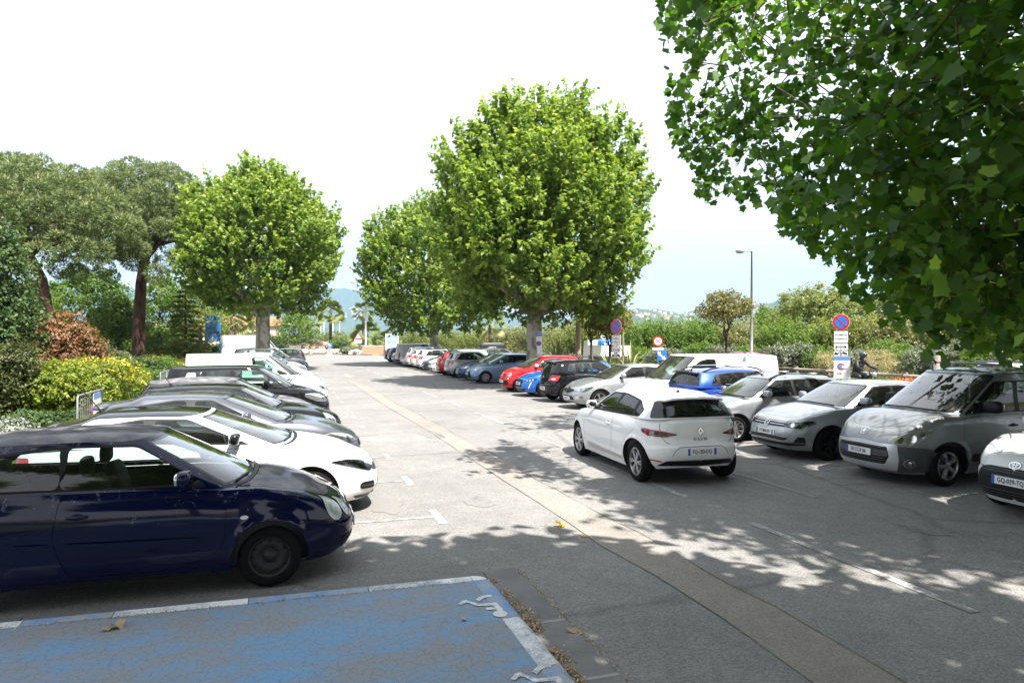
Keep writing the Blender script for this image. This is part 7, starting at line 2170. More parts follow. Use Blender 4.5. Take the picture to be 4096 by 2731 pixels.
def disc(b, r, y, mi, cz, n=28, r0=0.0, th=.004):
    P = [(r * math.cos(t), y, cz + r * math.sin(t)) for t in np.linspace(0, 2 * math.pi, n + 1)[:-1]]
    b.prism(P[::-1], (0, th, 0), mi)
def plaque(b, w, h, cz, y, mi, cx=0.0, th=.012):
    b.prism([(p, y, q + cz) for p, q in [(x + cx, z) for x, z in rnd([(-w / 2, -h / 2), (w / 2, -h / 2), (w / 2, h / 2), (-w / 2, h / 2)], .025, 3)]][::-1] if False else [(x + cx, y, z + cz) for x, z in rnd([(-w / 2, -h / 2), (w / 2, -h / 2), (w / 2, h / 2), (-w / 2, h / 2)], .025, 3)], (0, th, 0), mi)
TXT = Matrix(((1, 0, 0, 0), (0, 0, -1, 0), (0, 1, 0, 0), (0, 0, 0, 1)))
def ftext(name, s, size, m, parent, x, y, z, sx=1.0): return text_obj(name, s, size, m, parent, Matrix.Translation((x, y, z)) @ TXT, .0005, sx)

def no_parking(label, px, d, ztop, rz, poster=False, s=1.0):
    x, y = at_depth(px, d); t = empty('no_parking_sign', (x, y, .0), rz); tag(t, label, 'sign'); t.scale = (s, s, s); ztop = ztop / s
    MB().tube([(0, .05, 0), (0, .05, ztop + .1)], .035, 8).build('post', M_BROWNP, t)
    zc = ztop - .33
    b = MB(); disc(b, .325, -.012, 0, zc); disc(b, .315, -.017, 1, zc); disc(b, .235, -.021, 2, zc)
    w = .036; q = [(-.20, .165), (-.165, .20), (.20, -.165), (.165, -.20)]
    b.prism([(a_, -.026, zc + c_) for a_, c_ in q], (0, .004, 0), 1)
    b.build('roundel', [M_SWHITE, M_SRED, M_SBLUE], t)
    z = zc - .36
    b = MB(); plaque(b, .52, .48, z - .25, -.01, 0); p = b.build('plaque', M_SWHITE, t)
    ftext('plaque_lettering', 'DU SAMEDI 20h', .062, M_SBLACK, p, 0, -.013, z - .17); ftext('plaque_lettering', 'AU DIMANCHE 17h', .055, M_SBLACK, p, 0, -.013, z - .33)
    z -= .52
    b = MB(); plaque(b, .52, .27, z - .14, -.01, 0)
    p = b.build('plaque', M_SWHITE, t)
    b = MB(); b.box((0, -.013, z - .14), (.36, .004, .022))
    for sg in (-1, 1): b.tube([(sg * .13, -.014, z - .08), (sg * .20, -.014, z - .14), (sg * .13, -.014, z - .20)], .011, 5)
    b.box((0, -.0145, z - .14), (.008, .003, .26)); b.build('arrow', M_SBLACK, p)
    z -= .31
    b = MB(); plaque(b, .52, .20, z - .10, -.01, 0); p = b.build('plaque', M_SWHITE, t)
    b = MB()   # tow-away pictogram: crane lorry lifting a car
    b.prism([(a_, -.0135, z - .10 + c_) for a_, c_ in [(-.24, -.05), (-.10, -.05), (-.10, .0), (-.14, .0), (-.16, .045), (-.22, .045), (-.24, .0)]], (0, .003, 0))
    b.tube([(-.12, -.014, z - .08), (-.02, -.014, z - .035), (.03, -.014, z - .10)], .008, 5)
    b.prism([(a_, -.0135, z - .10 + c_) for a_, c_ in [(.02, .02), (.22, -.055), (.235, -.01), (.16, .045), (.09, .07), (.05, .045)]], (0, .003, 0))
    for cx, cz in ((-.20, -.06), (-.13, -.06), (.07, -.01), (.18, -.05)): disc(b, .022, -.0145, 0, z - .10 + cz, 12)
    b.build('tow_pictogram', M_SBLACK, p)
    if poster:
        z -= .22
        b = MB(); plaque(b, .62, .92, z - .46, -.012, 0, .04); plaque(b, .62, .14, z - .08, -.016, 1, .04, .006)
        disc(b, .14, -.016, 2, z - .42, 24); disc(b, .095, -.019, 1, z - .42, 24)
        b.box((.13, -.02, z - .43), (.20, .012, .11), 3)
        p = b.build('poster', [M_SWHITE, mat('poster_blue', (.12, .26, .55), .5), M_SRED, M_SWHITE], t)
        ftext('poster_lettering', '24 Mai', .07, M_SBLACK, p, -.05, -.02, z - .70)
    return t
no_parking('no-parking sign with three plaques and a poster, beside the motorcyclist', 3364, 21.5, z_at(1256, 21.5), CAMYAW(*at_depth(3364, 21.5)), True, .75)
no_parking('no-parking sign with three plaques in the flax planting', 2465, 31.0, z_at(1277, 31.0), CAMYAW(*at_depth(2465, 31.0)) - .75)

# speed limit sign
x, y = at_depth(2632, 44); t = empty('speed_sign', (x, y, 0), CAMYAW(x, y)); tag(t, 'round 30 speed limit sign with a small plate underneath', 'sign')
zt = z_at(1344, 44); MB().tube([(0, .04, 0), (0, .04, zt)], .03, 8).build('post', M_POST, t)
b = MB(); disc(b, .32, -.01, 0, zt - .33); disc(b, .235, -.016, 1, zt - .33); p = b.build('roundel', [M_SRED, M_SWHITE], t)
ftext('lettering', '30', .30, M_SBLACK, p, 0, -.018, zt - .33)
b = MB(); plaque(b, .68, .16, zt - .80, -.01, 0); b.build('plaque', M_SWHITE, t)
# blue keep-right arrow panel
x, y = at_depth(2648, 34); t = empty('arrow_sign', (x, y, 0), CAMYAW(x, y)); tag(t, 'square blue panel with white arrow pointing down right', 'sign')
zt = z_at(1403, 34); MB().tube([(0, .04, 0), (0, .04, zt)], .03, 8).build('post', M_POST, t)
b = MB(); plaque(b, .46, .46, zt - .23, -.01, 0)
q = [(-.20, .20), (-.06, .20), (-.06, .06), (.08, -.06), (.13, -.01), (.19, -.20), (-.02, -.17), (.03, -.11), (-.14, .02), (-.20, .06)]
b.prism([(a_, -.015, zt - .23 + c_) for a_, c_ in q], (0, .004, 0), 1)
b.build('panel', [M_SBLUE, M_SWHITE], t)
# triangular warning sign
x, y = at_depth(1433, 92); t = empty('warning_sign', (x, y, 0), CAMYAW(x, y)); tag(t, 'triangular red-bordered warning sign with a white plate below', 'sign')
zt = z_at(1328, 92); MB().tube([(0, .05, 0), (0, .05, zt - .3)], .04, 8).build('post', M_POST, t)
tri = lambda s_, yy: [(-.5 * s_, yy, zt - .62 - .29 * s_ + .0), (.5 * s_, yy, zt - .62 - .29 * s_), (0, yy, zt - .62 + .58 * s_)]
b = MB(); b.prism(tri(1.05, -.01), (0, .008, 0), 0); b.prism(tri(.72, -.016), (0, .006, 0), 1)
for a_ in (0, 2.1, 4.2): b.tube([(.12 * math.cos(a_ + s_), -.02, zt - .66 + .12 * math.sin(a_ + s_)) for s_ in (0, .5, 1.0, 1.4)], .022, 5, 2)
b.build('triangle', [M_SRED, M_SWHITE, M_SBLACK], t)
b = MB(); plaque(b, .95, .42, zt - 1.22, -.01, 0); p = b.build('plaque', M_SWHITE, t)
ftext('lettering', 'VOUS N\'AVEZ PAS', .10, M_SBLACK, p, 0, -.013, zt - 1.14); ftext('lettering', 'LA PRIORITE', .10, M_SBLACK, p, 0, -.013, zt - 1.31)
# small blue sign on a white block in mid lane
x, y = at_depth(1318, 86); t = empty('lane_beacon', (x, y, 0), CAMYAW(x, y)); tag(t, 'small blue arrow sign on white block at the lane end', 'sign')
b = MB(); b.prism([(-.45, -.4, 0), (.45, -.4, 0), (.3, -.4, .42), (-.3, -.4, .42)], (0, .8, 0)); b.build('base', M_CONCL, t)
b = MB(); b.box((0, 0, .8), (.34, .10, .9)); b.build('column', M_SGREY, t)
b = MB(); plaque(b, .62, .52, 1.42, -.08, 0); b.prism([(a_, -.09, 1.42 + c_) for a_, c_ in [(-.22, .18), (-.08, .18), (.05, -.02), (.16, .06), (.18, -.18), (-.06, -.16), (.0, -.08), (-.22, .1)]], (0, .005, 0), 1); b.build('panel', [M_SBLUE, M_SWHITE], t)
# billboard
x, y = at_depth(1568, 88); t = empty('billboard', (x, y, 0), CAMYAW(x, y)); tag(t, 'white and blue advertising billboard behind the far cars', 'billboard')
z0, z1 = z_at(1400, 88), z_at(1336, 88)
b = MB(); b.box((0, 0, (z0 + z1) / 2), (1.62, .2, z1 - z0 + .1)); b.build('frame', M_SWHITE, t)
b = MB(); b.box((0, -.11, (z0 + z1) / 2 + .35), (1.45, .02, (z1 - z0) * .5), 0); b.box((.1, -.125, (z0 + z1) / 2 + .25), (.7, .02, .22), 1); b.build('poster', [mat('poster_sea', (.22, .36, .52), .4, var=.5, vscale=1.5), M_SWHITE], t)
b = MB()
for s_ in (-1, 1): b.box((s_ * .6, .02, z0 / 2 - .15), (.12, .12, z0 + .1))
b.build('legs', M_SGREY, t)
# blue multi-panel notice frame in the garden
x, y = at_depth(852, 60); z0 = garden_z(x, y); t = empty('notice_frame', (x, y, z0), CAMYAW(x, y)); tag(t, 'tall blue frame of stacked direction panels in the garden', 'sign')
M_FBLUE = mat('frame_blue', (.03, .17, .48), .4); M_PBL2 = mat('panel_blue', (.02, .13, .33), .4, var=.2)
top = z_at(1262, 60) - z0
for s_ in (-.55, .55): MB().tube([(s_, 0, -.1), (s_, 0, top)], .05, 8).build('upright', M_FBLUE, t)
b = MB(); disc(b, .28, -.04, 0, top - .25, 20); p = b.build('information_roundel', M_PBL2, t); ftext('lettering', 'i', .36, M_SWHITE, p, 0, -.047, top - .25)
for k in range(5):
    zz = top - .75 - k * .34
    b = MB(); b.box((0, -.03, zz), (1.0, .04, .29)); p = b.build('direction_panel', M_PBL2 if k < 3 else M_FBLUE, t)
    if k == 4: MB().box((0, -.056, zz), (.55, .01, .16)).build('label', M_SWHITE, p)
    else: MB().box((-.1, -.053, zz), (.6 - .08 * k, .006, .05)).build('lettering_line', mat('dim_lettering', (.16, .26, .36), .5), p)
# no-entry and round signs behind the hedge
x, y = at_depth(908, 78); t = empty('no_entry_sign', (x, y, .2), CAMYAW(x, y)); tag(t, 'red no-entry sign behind the clipped hedge', 'sign')
zt = z_at(1372, 78); MB().tube([(0, .04, 0), (0, .04, zt)], .03, 8).build('post', M_POST, t)
b = MB(); disc(b, .40, -.01, 0, zt - .4); b.box((0, -.016, zt - .4), (.55, .01, .13), 1); b.build('roundel', [M_SRED, M_SWHITE], t)
x, y = at_depth(924, 76); t = empty('round_sign', (x, y, .2), CAMYAW(x, y) + 2.6); tag(t, 'brownish back of two round signs on one post behind the hedge', 'sign')
zt = z_at(1330, 76); MB().tube([(0, .04, 0), (0, .04, zt)], .035, 8).build('post', M_POST, t)
for s_, zc in ((.33, zt - .3), (.26, zt - .95)):
    b = MB(); disc(b, s_, -.02, 0, zc); b.build('disc', mat('sign_back_brown', (.20, .13, .12), .6), t)

# crowd barriers with posters along the garden kerb
def barrier(label, x, y, rz):
    t = empty('crowd_barrier', (x, y, .02), rz); tag(t, label, 'barrier')
    fr = [(-1.0, 0, .08), (-1.0, 0, 1.05), (-.95, 0, 1.10), (.95, 0, 1.10), (1.0, 0, 1.05), (1.0, 0, .08), (-1.0, 0, .08)]
    MB().tube(fr, .02, 7, cap=False).build('frame', M_POST, t, True)
    for k in range(14): MB().tube([(-.9 + k * .138, 0, .10), (-.9 + k * .138, 0, 1.08)], .007, 5).build('bar', M_POST, t)
    for s_ in (-.75, .75): MB().box((s_, 0, .03), (.05, .6, .04)).build('foot', M_POST, t)
    b = MB(); b.box((.45, -.03, .66), (.62, .006, .80), 0); b.box((.45, -.035, 1.0), (.60, .004, .12), 1); disc(b, .12, -.037, 2, .72, 20, th=.003); disc(b, .08, -.039, 1, .72, 20, th=.003)
    b.build('poster', [M_SWHITE, mat('poster_blue', (.12, .26, .55), .5), M_SRED], t)
x, y = at_depth(362, 16.2); barrier('grey crowd barrier with no-parking poster behind the silver grey hatchback', -4.15, 17.5, R(90))
x, y = at_depth(650, 26); barrier('grey crowd barrier with poster behind the black people carrier', -4.2, 27.7, R(90))
x, y = at_depth(1492, 90); t = empty('panelled_barrier', (x, y, .0), CAMYAW(x, y)); tag(t, 'metal barrier with orange wooden panel near the last right-row car', 'barrier')
MB().tube([(-1.5, 0, .05), (-1.5, 0, 1.25), (1.5, 0, 1.25), (1.5, 0, .05)], .035, 7).build('frame', M_POST, t)
b = MB(); b.box((0, 0, .66), (2.7, .05, 1.0)); b.build('panel', mat('orange_board', (.36, .22, .14), .7, var=.15), t)
x, y = at_depth(1180, 84); t = empty('slatted_barrier', (x, y, .0), CAMYAW(x, y)); tag(t, 'brown slatted barrier beside the nose of far white van', 'barrier')
for k in range(7): MB().box((-.6 + k * .2, 0, .75), (.14, .05, 1.3)).build('slat', M_WOOD, t)
MB().box((0, .05, 1.2), (1.4, .04, .08)).build('cross_bar', M_WOOD, t)

# street lamps and poles
x, y = at_depth(3006, 41); t = empty('street_lamp', (x, y, 0), CAMYAW(x, y)); tag(t, 'tall grey street lamp with globe head left of the willow-like tree', 'lamp')
zt = z_at(1006, 41)
MB().tube([(0, 0, 0), (0, 0, zt * .45), (0, 0, zt)], [.10, .08, .045], 10).build('pole', M_POST, t, True)
MB().tube([(0, 0, zt), (-.45, 0, zt + .03)], [.03, .03], 7).build('arm', M_POST, t)
MB().sup((-.66, 0, zt + .05), (.52, .40, .30), .9, 14, 9).build('lamp_head', mat('lamp_glass', (.42, .40, .38), .3, metal=.3), t, True)
x, y = at_depth(1463, 96); t = empty('street_lamp', (x, y, 0), CAMYAW(x, y)); tag(t, 'tall street lamp with flat orange-tinted head beside the second plane', 'lamp')
zt = z_at(1135, 96)
MB().tube([(0, 0, 0), (0, 0, zt)], [.16, .09], 9).build('pole', M_POST, t, True)
MB().tube([(0, 0, zt), (-1.3, 0, zt + .2)], [.05, .04], 7).build('arm', M_POST, t)
MB().sup((-1.75, 0, zt + .18), (.95, .36, .2), .7).build('lamp_head', mat('lamp_orange', (.5, .25, .16), .4), t, True)
for px, top in ((1283, 1300), (1296, 1296), (1332, 1288), (1358, 1290)):
    x, y = at_depth(px, 190); t = empty('lamp_post', (x, y, 0)); tag(t, 'distant white lamp post against the blue mountain', 'lamp', 'distant lamp posts by the mountain')
    zt = z_at(top, 190); MB().tube([(0, 0, 0), (0, 0, zt)], .12, 6).build('pole', M_SWHITE, t); MB().sup((0, 0, zt + .2), (.7, .7, .5), .9, 8, 6).build('globe', M_SWHITE, t, True)
x, y = at_depth(2313, 40); t = MB().tube([(0, 0, 0), (0, 0, z_at(1290, 40))], [.17, .15], 10).build('concrete_pole', mat('tan_concrete', (.36, .27, .20), .85, var=.15), None, True, (x, y, 0)); tag(t, 'tan concrete pole between the flax and the mossy tree', 'pole')
x, y = at_depth(3748, 27); t = MB().tube([(0, 0, 0), (0, 0, z_at(1330, 27) + 2.5)], [.13, .12], 10).build('wooden_pole', M_WOOD, None, True, (x, y, 0)); tag(t, 'brown wooden utility pole behind the grey people carrier', 'pole')
# agave flower stalk
x, y = at_depth(2492, 48); t = empty('agave_stalk', (x, y, .1)); tag(t, 'tall dry agave flower stalk with bare side branches', 'plant')
h = z_at(1150, 48); MB().tube([(0, 0, 0), (0, 0, h)], [.09, .03], 7).build('stalk', M_STRAW, t)
for k in range(9):
    z = h * (.70 + .033 * k); s_ = (1 if k % 2 else -1)
    MB().tube([(0, 0, z), (s_ * .45, 0, z + .12), (s_ * .62, 0, z + .30)], [.025, .02, .015], 5).build('branch', M_BARK, t)
    MB().sup((s_ * .66, 0, z + .34), (.28, .28, .10), .8, 8, 5).build('seed_head', M_BARK, t)

# poster and string on the tall plane
o = empty('trunk_poster', (11.55, 31.62, 1.0), CAMYAW(11.6, 31.6)); tag(o, 'white paper poster tied round the tallest plane trunk', 'poster')
b = MB(); b.box((-.1, -.02, .75), (.52, .012, 1.75), 0); b.box((-.1, -.028, 1.5), (.5, .008, .22), 1); disc(b, .12, -.03, 2, 1.05, 16); b.box((-.1, -.03, .35), (.36, .006, .4), 3)
b.build('sheet', [M_SWHITE, mat('poster_blue', (.12, .26, .55), .5), mat('poster_violet', (.16, .08, .30), .5), mat('poster_pale', (.50, .52, .70), .5)], o)
for z in (1.5, .1): MB().tube([(.52 * math.cos(t_) + .25, .52 * math.sin(t_) + .38, z) for t_ in np.linspace(0, 6.28, 20)], .008, 4, cap=False).build('string', M_SWHITE, o)

# ------------------------------------------------------------------ litter
gl = []
rr = random.Random(6)
for px, py, n_, s_ in ((1975, 2318, 40, .05), (2020, 2380, 110, .09), (2065, 2420, 90, .07), (2110, 2475, 190, .11), (2135, 2505, 90, .07), (2230, 2620, 150, .10), (2280, 2690, 80, .07), (2320, 2720, 60, .06)):
    g_ = gp(px, py, .02)
    for i in range(n_): gl.append((g_.x + rr.gauss(0, s_ * .45), g_.y + rr.gauss(0, s_), .014 + abs(rr.gauss(0, .008))))
gl = np.array(gl)
o = link('seed_litter', fast_mesh('seed_litter', leaves(gl, BROAD, .022, np.tile([0, 0, 1.], (len(gl), 1)), .9), 5, leaf_mat('seed_husk', (.30, .19, .10), (.55, .42, .27), None, .1), RNG.uniform(0, 1, len(gl)))); tag(o, 'drifts of tan seed husks lying in the gutter', 'litter', kind='stuff')
gl = []
for i in range(900):
    t_ = rr.uniform(0, 1)
    if rr.uniform(0, 1) < .5: gl.append((rr.uniform(-4, KX), KY + .01 + (KX + 1) * sl * 0 + rr.gauss(0, .02) + (KX - 0) * sl, BH + .006))
    else: gl.append((KX + .57 + rr.gauss(0, .02), rr.uniform(1.5, 6.6), .01))
gl = np.array(gl)
for i in range(len(gl)):
    if gl[i][2] > .05: gl[i][1] = KY - .01 + (KX - gl[i][0]) * sl + rr.gauss(0, .012)
o = link('joint_debris', fast_mesh('joint_debris', leaves(gl, BROAD, .016, np.tile([0, 0, 1.], (len(gl), 1)), .9), 5, leaf_mat('seed_husk', (.30, .19, .10), (.55, .42, .27), None, .1), RNG.uniform(0, 1, len(gl)))); tag(o, 'dry crumbs caught in the kerb joints', 'litter', kind='stuff')
M_DRY = leaf_mat('dry_leaf', (.30, .17, .09), (.45, .34, .20), None, .1)
for i, (px, py, lab, s_) in enumerate(((2300, 2530, 'single pinkish dry leaf beside the gutter slabs', .10), (2210, 2590, 'curled rust-brown leaf in the gutter', .14), (455, 2500, 'crumpled grey leaf on the blue bay', .09), (425, 2508, 'smaller crumpled grey leaf on the blue bay', .06), (1845, 2472, 'pale dry leaf in the middle of the blue bay', .07), (2250, 2105, 'yellow leaf lying on the sunlit asphalt', .13))):
    zz = BH + .012 if px < 1900 else .014
    g_ = gp(px, py, zz)
    me = fast_mesh('fallen_leaf', leaves(np.zeros((1, 3)), PLANE, s_, np.array([[.15, 0, 1.]]), .1, 0, .35), len(PLANE), M_DRY if i != 5 else M_YELLOW, np.array([(.2, .1, .9, .7, .9, .8)[i]]))
    tag(link('fallen_leaf', me, None, (g_.x, g_.y, zz)), lab, 'leaf')

# ------------------------------------------------------------------ motorcycle and rider
BX, BY = at_depth(3452, 27.2)
bike = empty('motorcycle', (BX, BY, 0), R(-90)); tag(bike, 'dark naked motorcycle on the road beyond the planting', 'motorcycle')
M_MBLK = mat('bike_black', (.014, .014, .016), .35)
for wx in (.72, -.70):
    w_ = empty('wheel', (wx, 0, .31), 0, bike)
    MB().rev([(.22, -.05), (.28, -.07), (.31, -.03), (.31, .03), (.28, .07), (.22, .05)], 24, 'Y').build('tyre', M_RUBBER, w_, True)
    b = MB()
    for i in range(6): a_ = i * 1.047; b.tube([(0, 0, 0), (.22 * math.cos(a_), 0, .22 * math.sin(a_))], .014, 5)
    b.build('rim', mat('bike_red', (.35, .02, .02), .4) if wx > 0 else M_DKALLOY, w_)
for s_ in (.09, -.09): MB().tube([(.72, s_, .31), (.40, s_, 1.02)], [.03, .022], 8).build('fork_leg', M_DKALLOY, bike, True)
MB().sup((.08, 0, .84), (.52, .30, .26), .7).build('fuel_tank', M_MBLK, bike, True)
MB().sup((.02, 0, .50), (.46, .34, .42), .55).build('engine', M_DKALLOY, bike, True)
MB().sup((-.42, 0, .80), (.62, .26, .11), .6).build('seat', M_BLACK, bike, True)
MB().tube([(-.70, 0, .31), (-.1, .12, .42)], .035, 6).build('swingarm', M_DKALLOY, bike)
MB().tube([(.38, -.38, 1.08), (.44, -.12, 1.05), (.44, .12, 1.05), (.38, .38, 1.08)], .016, 7).build('handlebar', M_MBLK, bike)
MB().sup((.56, 0, .92), (.16, .20, .19), .9).build('headlight', M_CHROME, bike, True)
MB().tube([(-.05, -.17, .30), (-.45, -.20, .38), (-.85, -.20, .50)], [.03, .04, .055], 8).build('exhaust', M_CHROME, bike, True)
for s_ in (.40, -.40): MB().tube([(.36, s_ * .8, 1.08), (.32, s_, 1.24)], .008, 5).sup((.32, s_, 1.27), (.03, .13, .08), .8, 8, 5).build('mirror', M_MBLK, bike)

def skin(name, J, E, rad, m, parent, sub=2):
    me = bpy.data.meshes.new(name); me.from_pydata(J, E, []); o = bpy.data.objects.new(name, me); col.objects.link(o)
    sk = o.modifiers.new('s', 'SKIN'); me.skin_vertices.new() if not me.skin_vertices else None
    for i, r_ in enumerate(rad):
        sv = me.skin_vertices[0].data[i]; sv.radius = r_ if isinstance(r_, tuple) else (r_, r_); sv.use_root = (i == 0)
    sb = o.modifiers.new('d', 'SUBSURF'); sb.levels = sb.render_levels = sub
    dg = bpy.context.evaluated_depsgraph_get(); me2 = bpy.data.meshes.new_from_object(o.evaluated_get(dg))
    bpy.data.objects.remove(o); me2.name = name; me2.materials.clear(); me2.materials.append(m)
    me2.polygons.foreach_set('use_smooth', np.ones(len(me2.polygons), dtype=bool))
    return link(name, me2, parent)
per = empty('person', (BX, BY, 0), R(-90)); tag(per, 'motorcyclist in black leathers and helmet leaning to the handlebar', 'person')
J = [(-.32, 0, .92), (-.26, 0, 1.12), (-.14, 0, 1.34), (-.08, 0, 1.46), (-.03, 0, 1.58)]
Rr_ = [(.17, .15), (.16, .14), (.19, .14), (.09, .09), (.085, .085)]
E = [(0, 1), (1, 2), (2, 3), (3, 4)]
for s_ in (1, -1):
    k0 = len(J)
    J += [(-.10, s_ * .21, 1.38), (.08, s_ * .33, 1.18), (.34, s_ * .36, 1.10)]; Rr_ += [.085, .06, .045]; E += [(2, k0), (k0, k0 + 1), (k0 + 1, k0 + 2)]
    k1 = len(J)
    J += [(-.28, s_ * .13, .90), (.12, s_ * .25, .82), (-.12, s_ * .22, .40), (.02, s_ * .22, .34)]; Rr_ += [.11, .085, .06, .05]; E += [(0, k1), (k1, k1 + 1), (k1 + 1, k1 + 2), (k1 + 2, k1 + 3)]
body = skin('body', J, E, Rr_, mat('black_leather', (.012, .012, .014), .45), per)
MB().sup((0.0, 0, 1.66), (.30, .25, .28), .9, 16, 12).sup((.10, 0, 1.65), (.12, .19, .12), .8, 12, 8, 1).build('helmet', [mat('grey_helmet', (.05, .055, .06), .3, coat=.5), M_GLOSSBLK], per, True)
for s_ in (1, -1):
    b = MB(); b.sup((.36, s_ * .36, 1.095), (.10, .09, .05), .7, 10, 6)
    for f in range(4): b.tube([(.39, s_ * (.325 + f * .024), 1.10), (.425, s_ * (.325 + f * .024), 1.085), (.415, s_ * (.325 + f * .024), 1.055)], .012, 5)
    b.tube([(.34, s_ * .32, 1.09), (.37, s_ * .305, 1.065), (.40, s_ * .315, 1.05)], .013, 5)
    b.build('glove', M_BLACK, per, True)
    MB().sup((.06, s_ * .22, .30), (.28, .10, .10), .6).build('boot', M_BLACK, per, True)

# white tipper lorry on the road
x, y = at_depth(2425, 51); t = empty('tipper_lorry', (x, y, 0), R(80)); tag(t, 'small white tipper lorry with board sides beyond the flax clumps', 'lorry')
b = MB(); b.prism([(1.5, -1.0, .5), (3.0, -1.0, .5), (3.0, -1.0, 1.25), (2.75, -1.0, 2.1), (1.5, -1.0, 2.15)], (0, 2.0, 0)); b.build('cab', WHITE2, t)
b = MB(); b.prism([(1.75, -1.012, 1.35), (2.72, -1.012, 1.35), (2.55, -1.012, 1.95), (1.75, -1.012, 1.95)], (0, .01, 0)); b.build('cab_window', M_GLASSD, t)
for (cx, cy, sx_, sy_) in ((-.5, -1.0, 3.8, .06), (-.5, 1.0, 3.8, .06), (-2.4, 0, .06, 2.0), (1.38, 0, .06, 2.0)):
    MB().box((cx, cy, 1.4), (sx_, sy_, .75)).build('side_board', WHITE2 if cy or cx < 0 else mat('crate_wood', (.36, .24, .14), .8), t)
MB().box((-.5, 0, .95), (3.8, 2.0, .1)).build('bed', M_GREYPL, t)
MB().box((.9, -1.04, 1.45), (.9, .03, .75)).build('wooden_panel', mat('crate_wood', (.36, .24, .14), .8), t)
MB().sup((.4, 0, 1.9), (1.2, 1.0, .6), .5).build('load', M_SBLUE, t, True)
b = MB()
for s_ in (-.2, .2): b.tube([(-1.6, s_, 1.2), (.9, s_, 2.5)], .03, 6)
for k in range(7): b.tube([(-1.4 + k * .36, -.2, 1.3 + k * .19), (-1.4 + k * .36, .2, 1.3 + k * .19)], .02, 5)
b.build('ladder', M_SWHITE, t)
for wx in (2.2, -1.4):
    for s_ in (.85, -.85): MB().rev([(.001, -.1), (.2, -.12), (.36, -.1), (.36, .1), (.2, .12), (.001, .1)], 20, 'Y', (wx, s_, .36)).build('wheel', M_RUBBER, t, True)

# pale buildings glimpsed behind the garden trees
def bldg(label, px, d, w_, h, c):
    x, y = at_depth(px, d); t = empty('house', (x, y, 0), CAMYAW(x, y)); tag(t, label, 'house')
    MB().box((0, 3, h / 2), (w_, 6, h)).build('wall', mat('render_' + label[:5], c, .9, var=.08), t)
    MB().prism([(-w_ / 2 - .3, -.4, h), (w_ / 2 + .3, -.4, h), (w_ / 2 + .3, 3, h + 1.4), (-w_ / 2 - .3, 3, h + 1.4)], (0, .15, .12)).build('roof', mat('roof_tile', (.30, .13, .08), .8, var=.2), t)
    for k in range(int(w_ / 2.5)):
        wi = MB().box((-w_ / 2 + 1.4 + k * 2.4, -.02, h * .55), (1.0, .06, 1.3)).build('window', M_GLOSSBLK, t)
        MB().box((-w_ / 2 + 1.4 + k * 2.4, -.06, h * .55), (.06, .04, 1.3)).build('window_bar', M_SWHITE, wi)
bldg('cream house glimpsed behind the blue notice frame', 960, 110, 12, 4.2, (.62, .50, .42))
bldg('white house glimpsed behind the tall pine trunk', 640, 112, 14, 3.0, (.66, .62, .55))
bldg('pinkish house glimpsed behind the red photinia', 380, 118, 12, 3.2, (.60, .46, .40))

# ------------------------------------------------------------------ hills and mountain
def ridge(name, d, prof, m, back=400, seed=1, step=16):
    """prof: (column, row) of the skyline as seen; built as a real slope at distance d"""
    fz = pchip(prof); px = np.arange(prof[0][0], prof[-1][0] + 1, step); rr_ = np.random.default_rng(seed)
    V, F = [], []
    n = len(px); rows = 9
    base = rr_.normal(size=n)
    for j in range(rows):
        t_ = j / (rows - 1)
        for i, p_ in enumerate(px):
            dd = d + back * (t_ - 1)
            x, y = at_depth(p_, dd)
            zt = z_at(float(fz(p_)), d)
            V.append((x, y, zt * t_ ** .8 + (rr_.normal() * zt * .02 if 0 < j else 0) - (2 if j == 0 else 0)))
    for i, p_ in enumerate(px):
        x, y = at_depth(p_, d + back); V.append((x, y, -2))
    for j in range(rows):
        for i in range(n - 1): F.append((j * n + i, j * n + i + 1, (j + 1) * n + i + 1, (j + 1) * n + i))
    o = obj(name, V, F, m, smooth=True); o['kind'] = 'structure'
    return lambda p_, t_: (Vector((*at_depth(p_, d + back * (t_ - 1)), z_at(float(fz(p_)), d) * t_ ** .8)))
M_HILL = soil('wooded_hill', (.035, .055, .022), (.085, .105, .045), .02, .3)
mtn = ridge('mountain', 6800, [(-300, 1230), (300, 1120), (700, 1170), (1100, 1160), (1330, 1148), (1460, 1170), (1700, 1190), (2000, 1240), (2300, 1330)], M_HILL, 1800, 3)
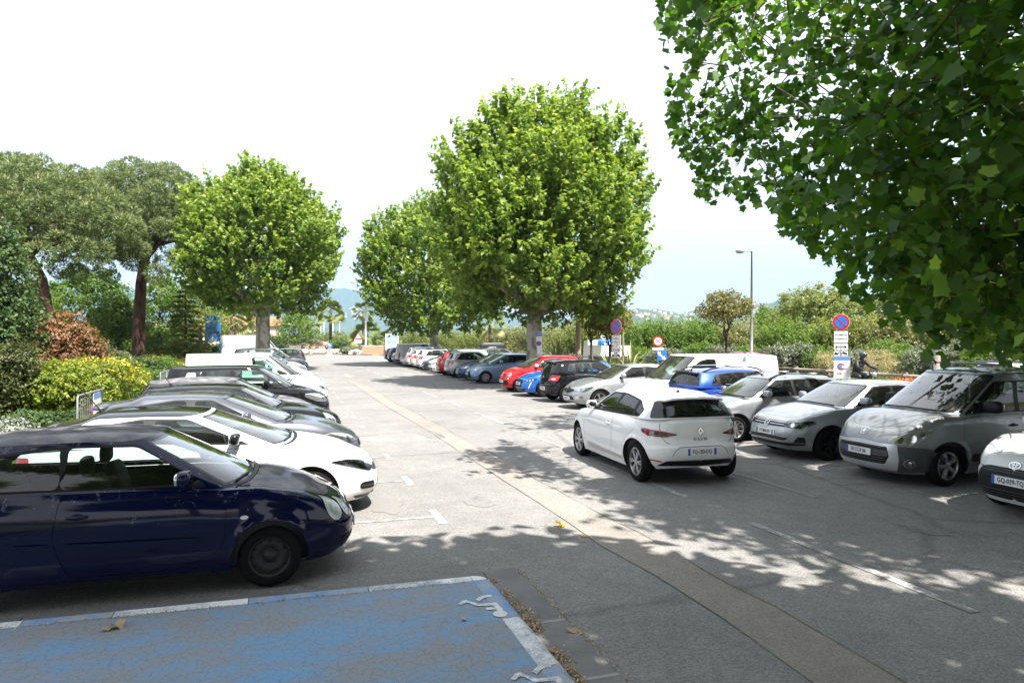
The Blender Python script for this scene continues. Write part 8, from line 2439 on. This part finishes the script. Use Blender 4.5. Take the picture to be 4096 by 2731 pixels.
hil = ridge('hill', 2900, [(2100, 1300), (2350, 1262), (2560, 1236), (2680, 1245), (2720, 1256), (2800, 1238), (3000, 1215), (3300, 1190), (3700, 1165), (4000, 1160), (4400, 1170)], M_HILL, 900, 5)
hm = []
rr = random.Random(12)
for k in range(6):
    b = MB(); w_, l_, h = rr.uniform(9, 15), rr.uniform(8, 12), rr.uniform(5, 8)
    b.box((0, 0, h / 2 - 2), (w_, l_, h + 4), 0)
    b.prism([(-w_ / 2 - .5, -l_ / 2 - .5, h), (-w_ / 2 - .5, l_ / 2 + .5, h), (-w_ / 2 - .5, 0, h + 2.2)], (w_ + 1, 0, 0), 1)
    hm.append(b.mesh('hillside_house', [mat('house_render', (.72, .66, .58), .9), mat('roof_tile', (.30, .13, .08), .8, var=.2)]))
for k in range(86):
    p_, t_ = rr.uniform(2430, 3080), rr.uniform(.45, .96)
    o = link('hillside_house', hm[k % 6], None, hil(p_, t_), (0, 0, rr.uniform(0, 3)), [rr.uniform(.7, 1.15)] * 3)
    tag(o, 'small pale villa among the trees on the far hillside', 'house', 'villas on the far hillside')
for k in range(44):
    p_, t_ = rr.uniform(1335, 1465), rr.uniform(.22, .50)
    o = link('mountain_house', hm[k % 6], None, mtn(p_, t_), (0, 0, rr.uniform(0, 3)), [rr.uniform(.9, 1.5)] * 3)
    tag(o, 'tiny white house on the lower slope of the blue mountain', 'house', 'houses on the mountain foot')
# ------------------------------------------------------------------ air
hz_ = MB(); hz_.box((0, 4000, 480), (16000, 9000, 1000))
hm_ = bpy.data.materials.new('haze_air'); hm_.use_nodes = True
n_, l_ = hm_.node_tree.nodes, hm_.node_tree.links
n_.remove(n_['Principled BSDF'])
pv = n_.new('ShaderNodeVolumePrincipled'); pv.inputs['Color'].default_value = (.42, .68, 1.0, 1); pv.inputs['Density'].default_value = .00013; pv.inputs['Anisotropy'].default_value = .2
l_.new(pv.outputs[0], n_['Material Output'].inputs['Volume'])
tag(hz_.build('haze', hm_), 'thin blue haze over the distant hills', 'haze', kind='stuff')
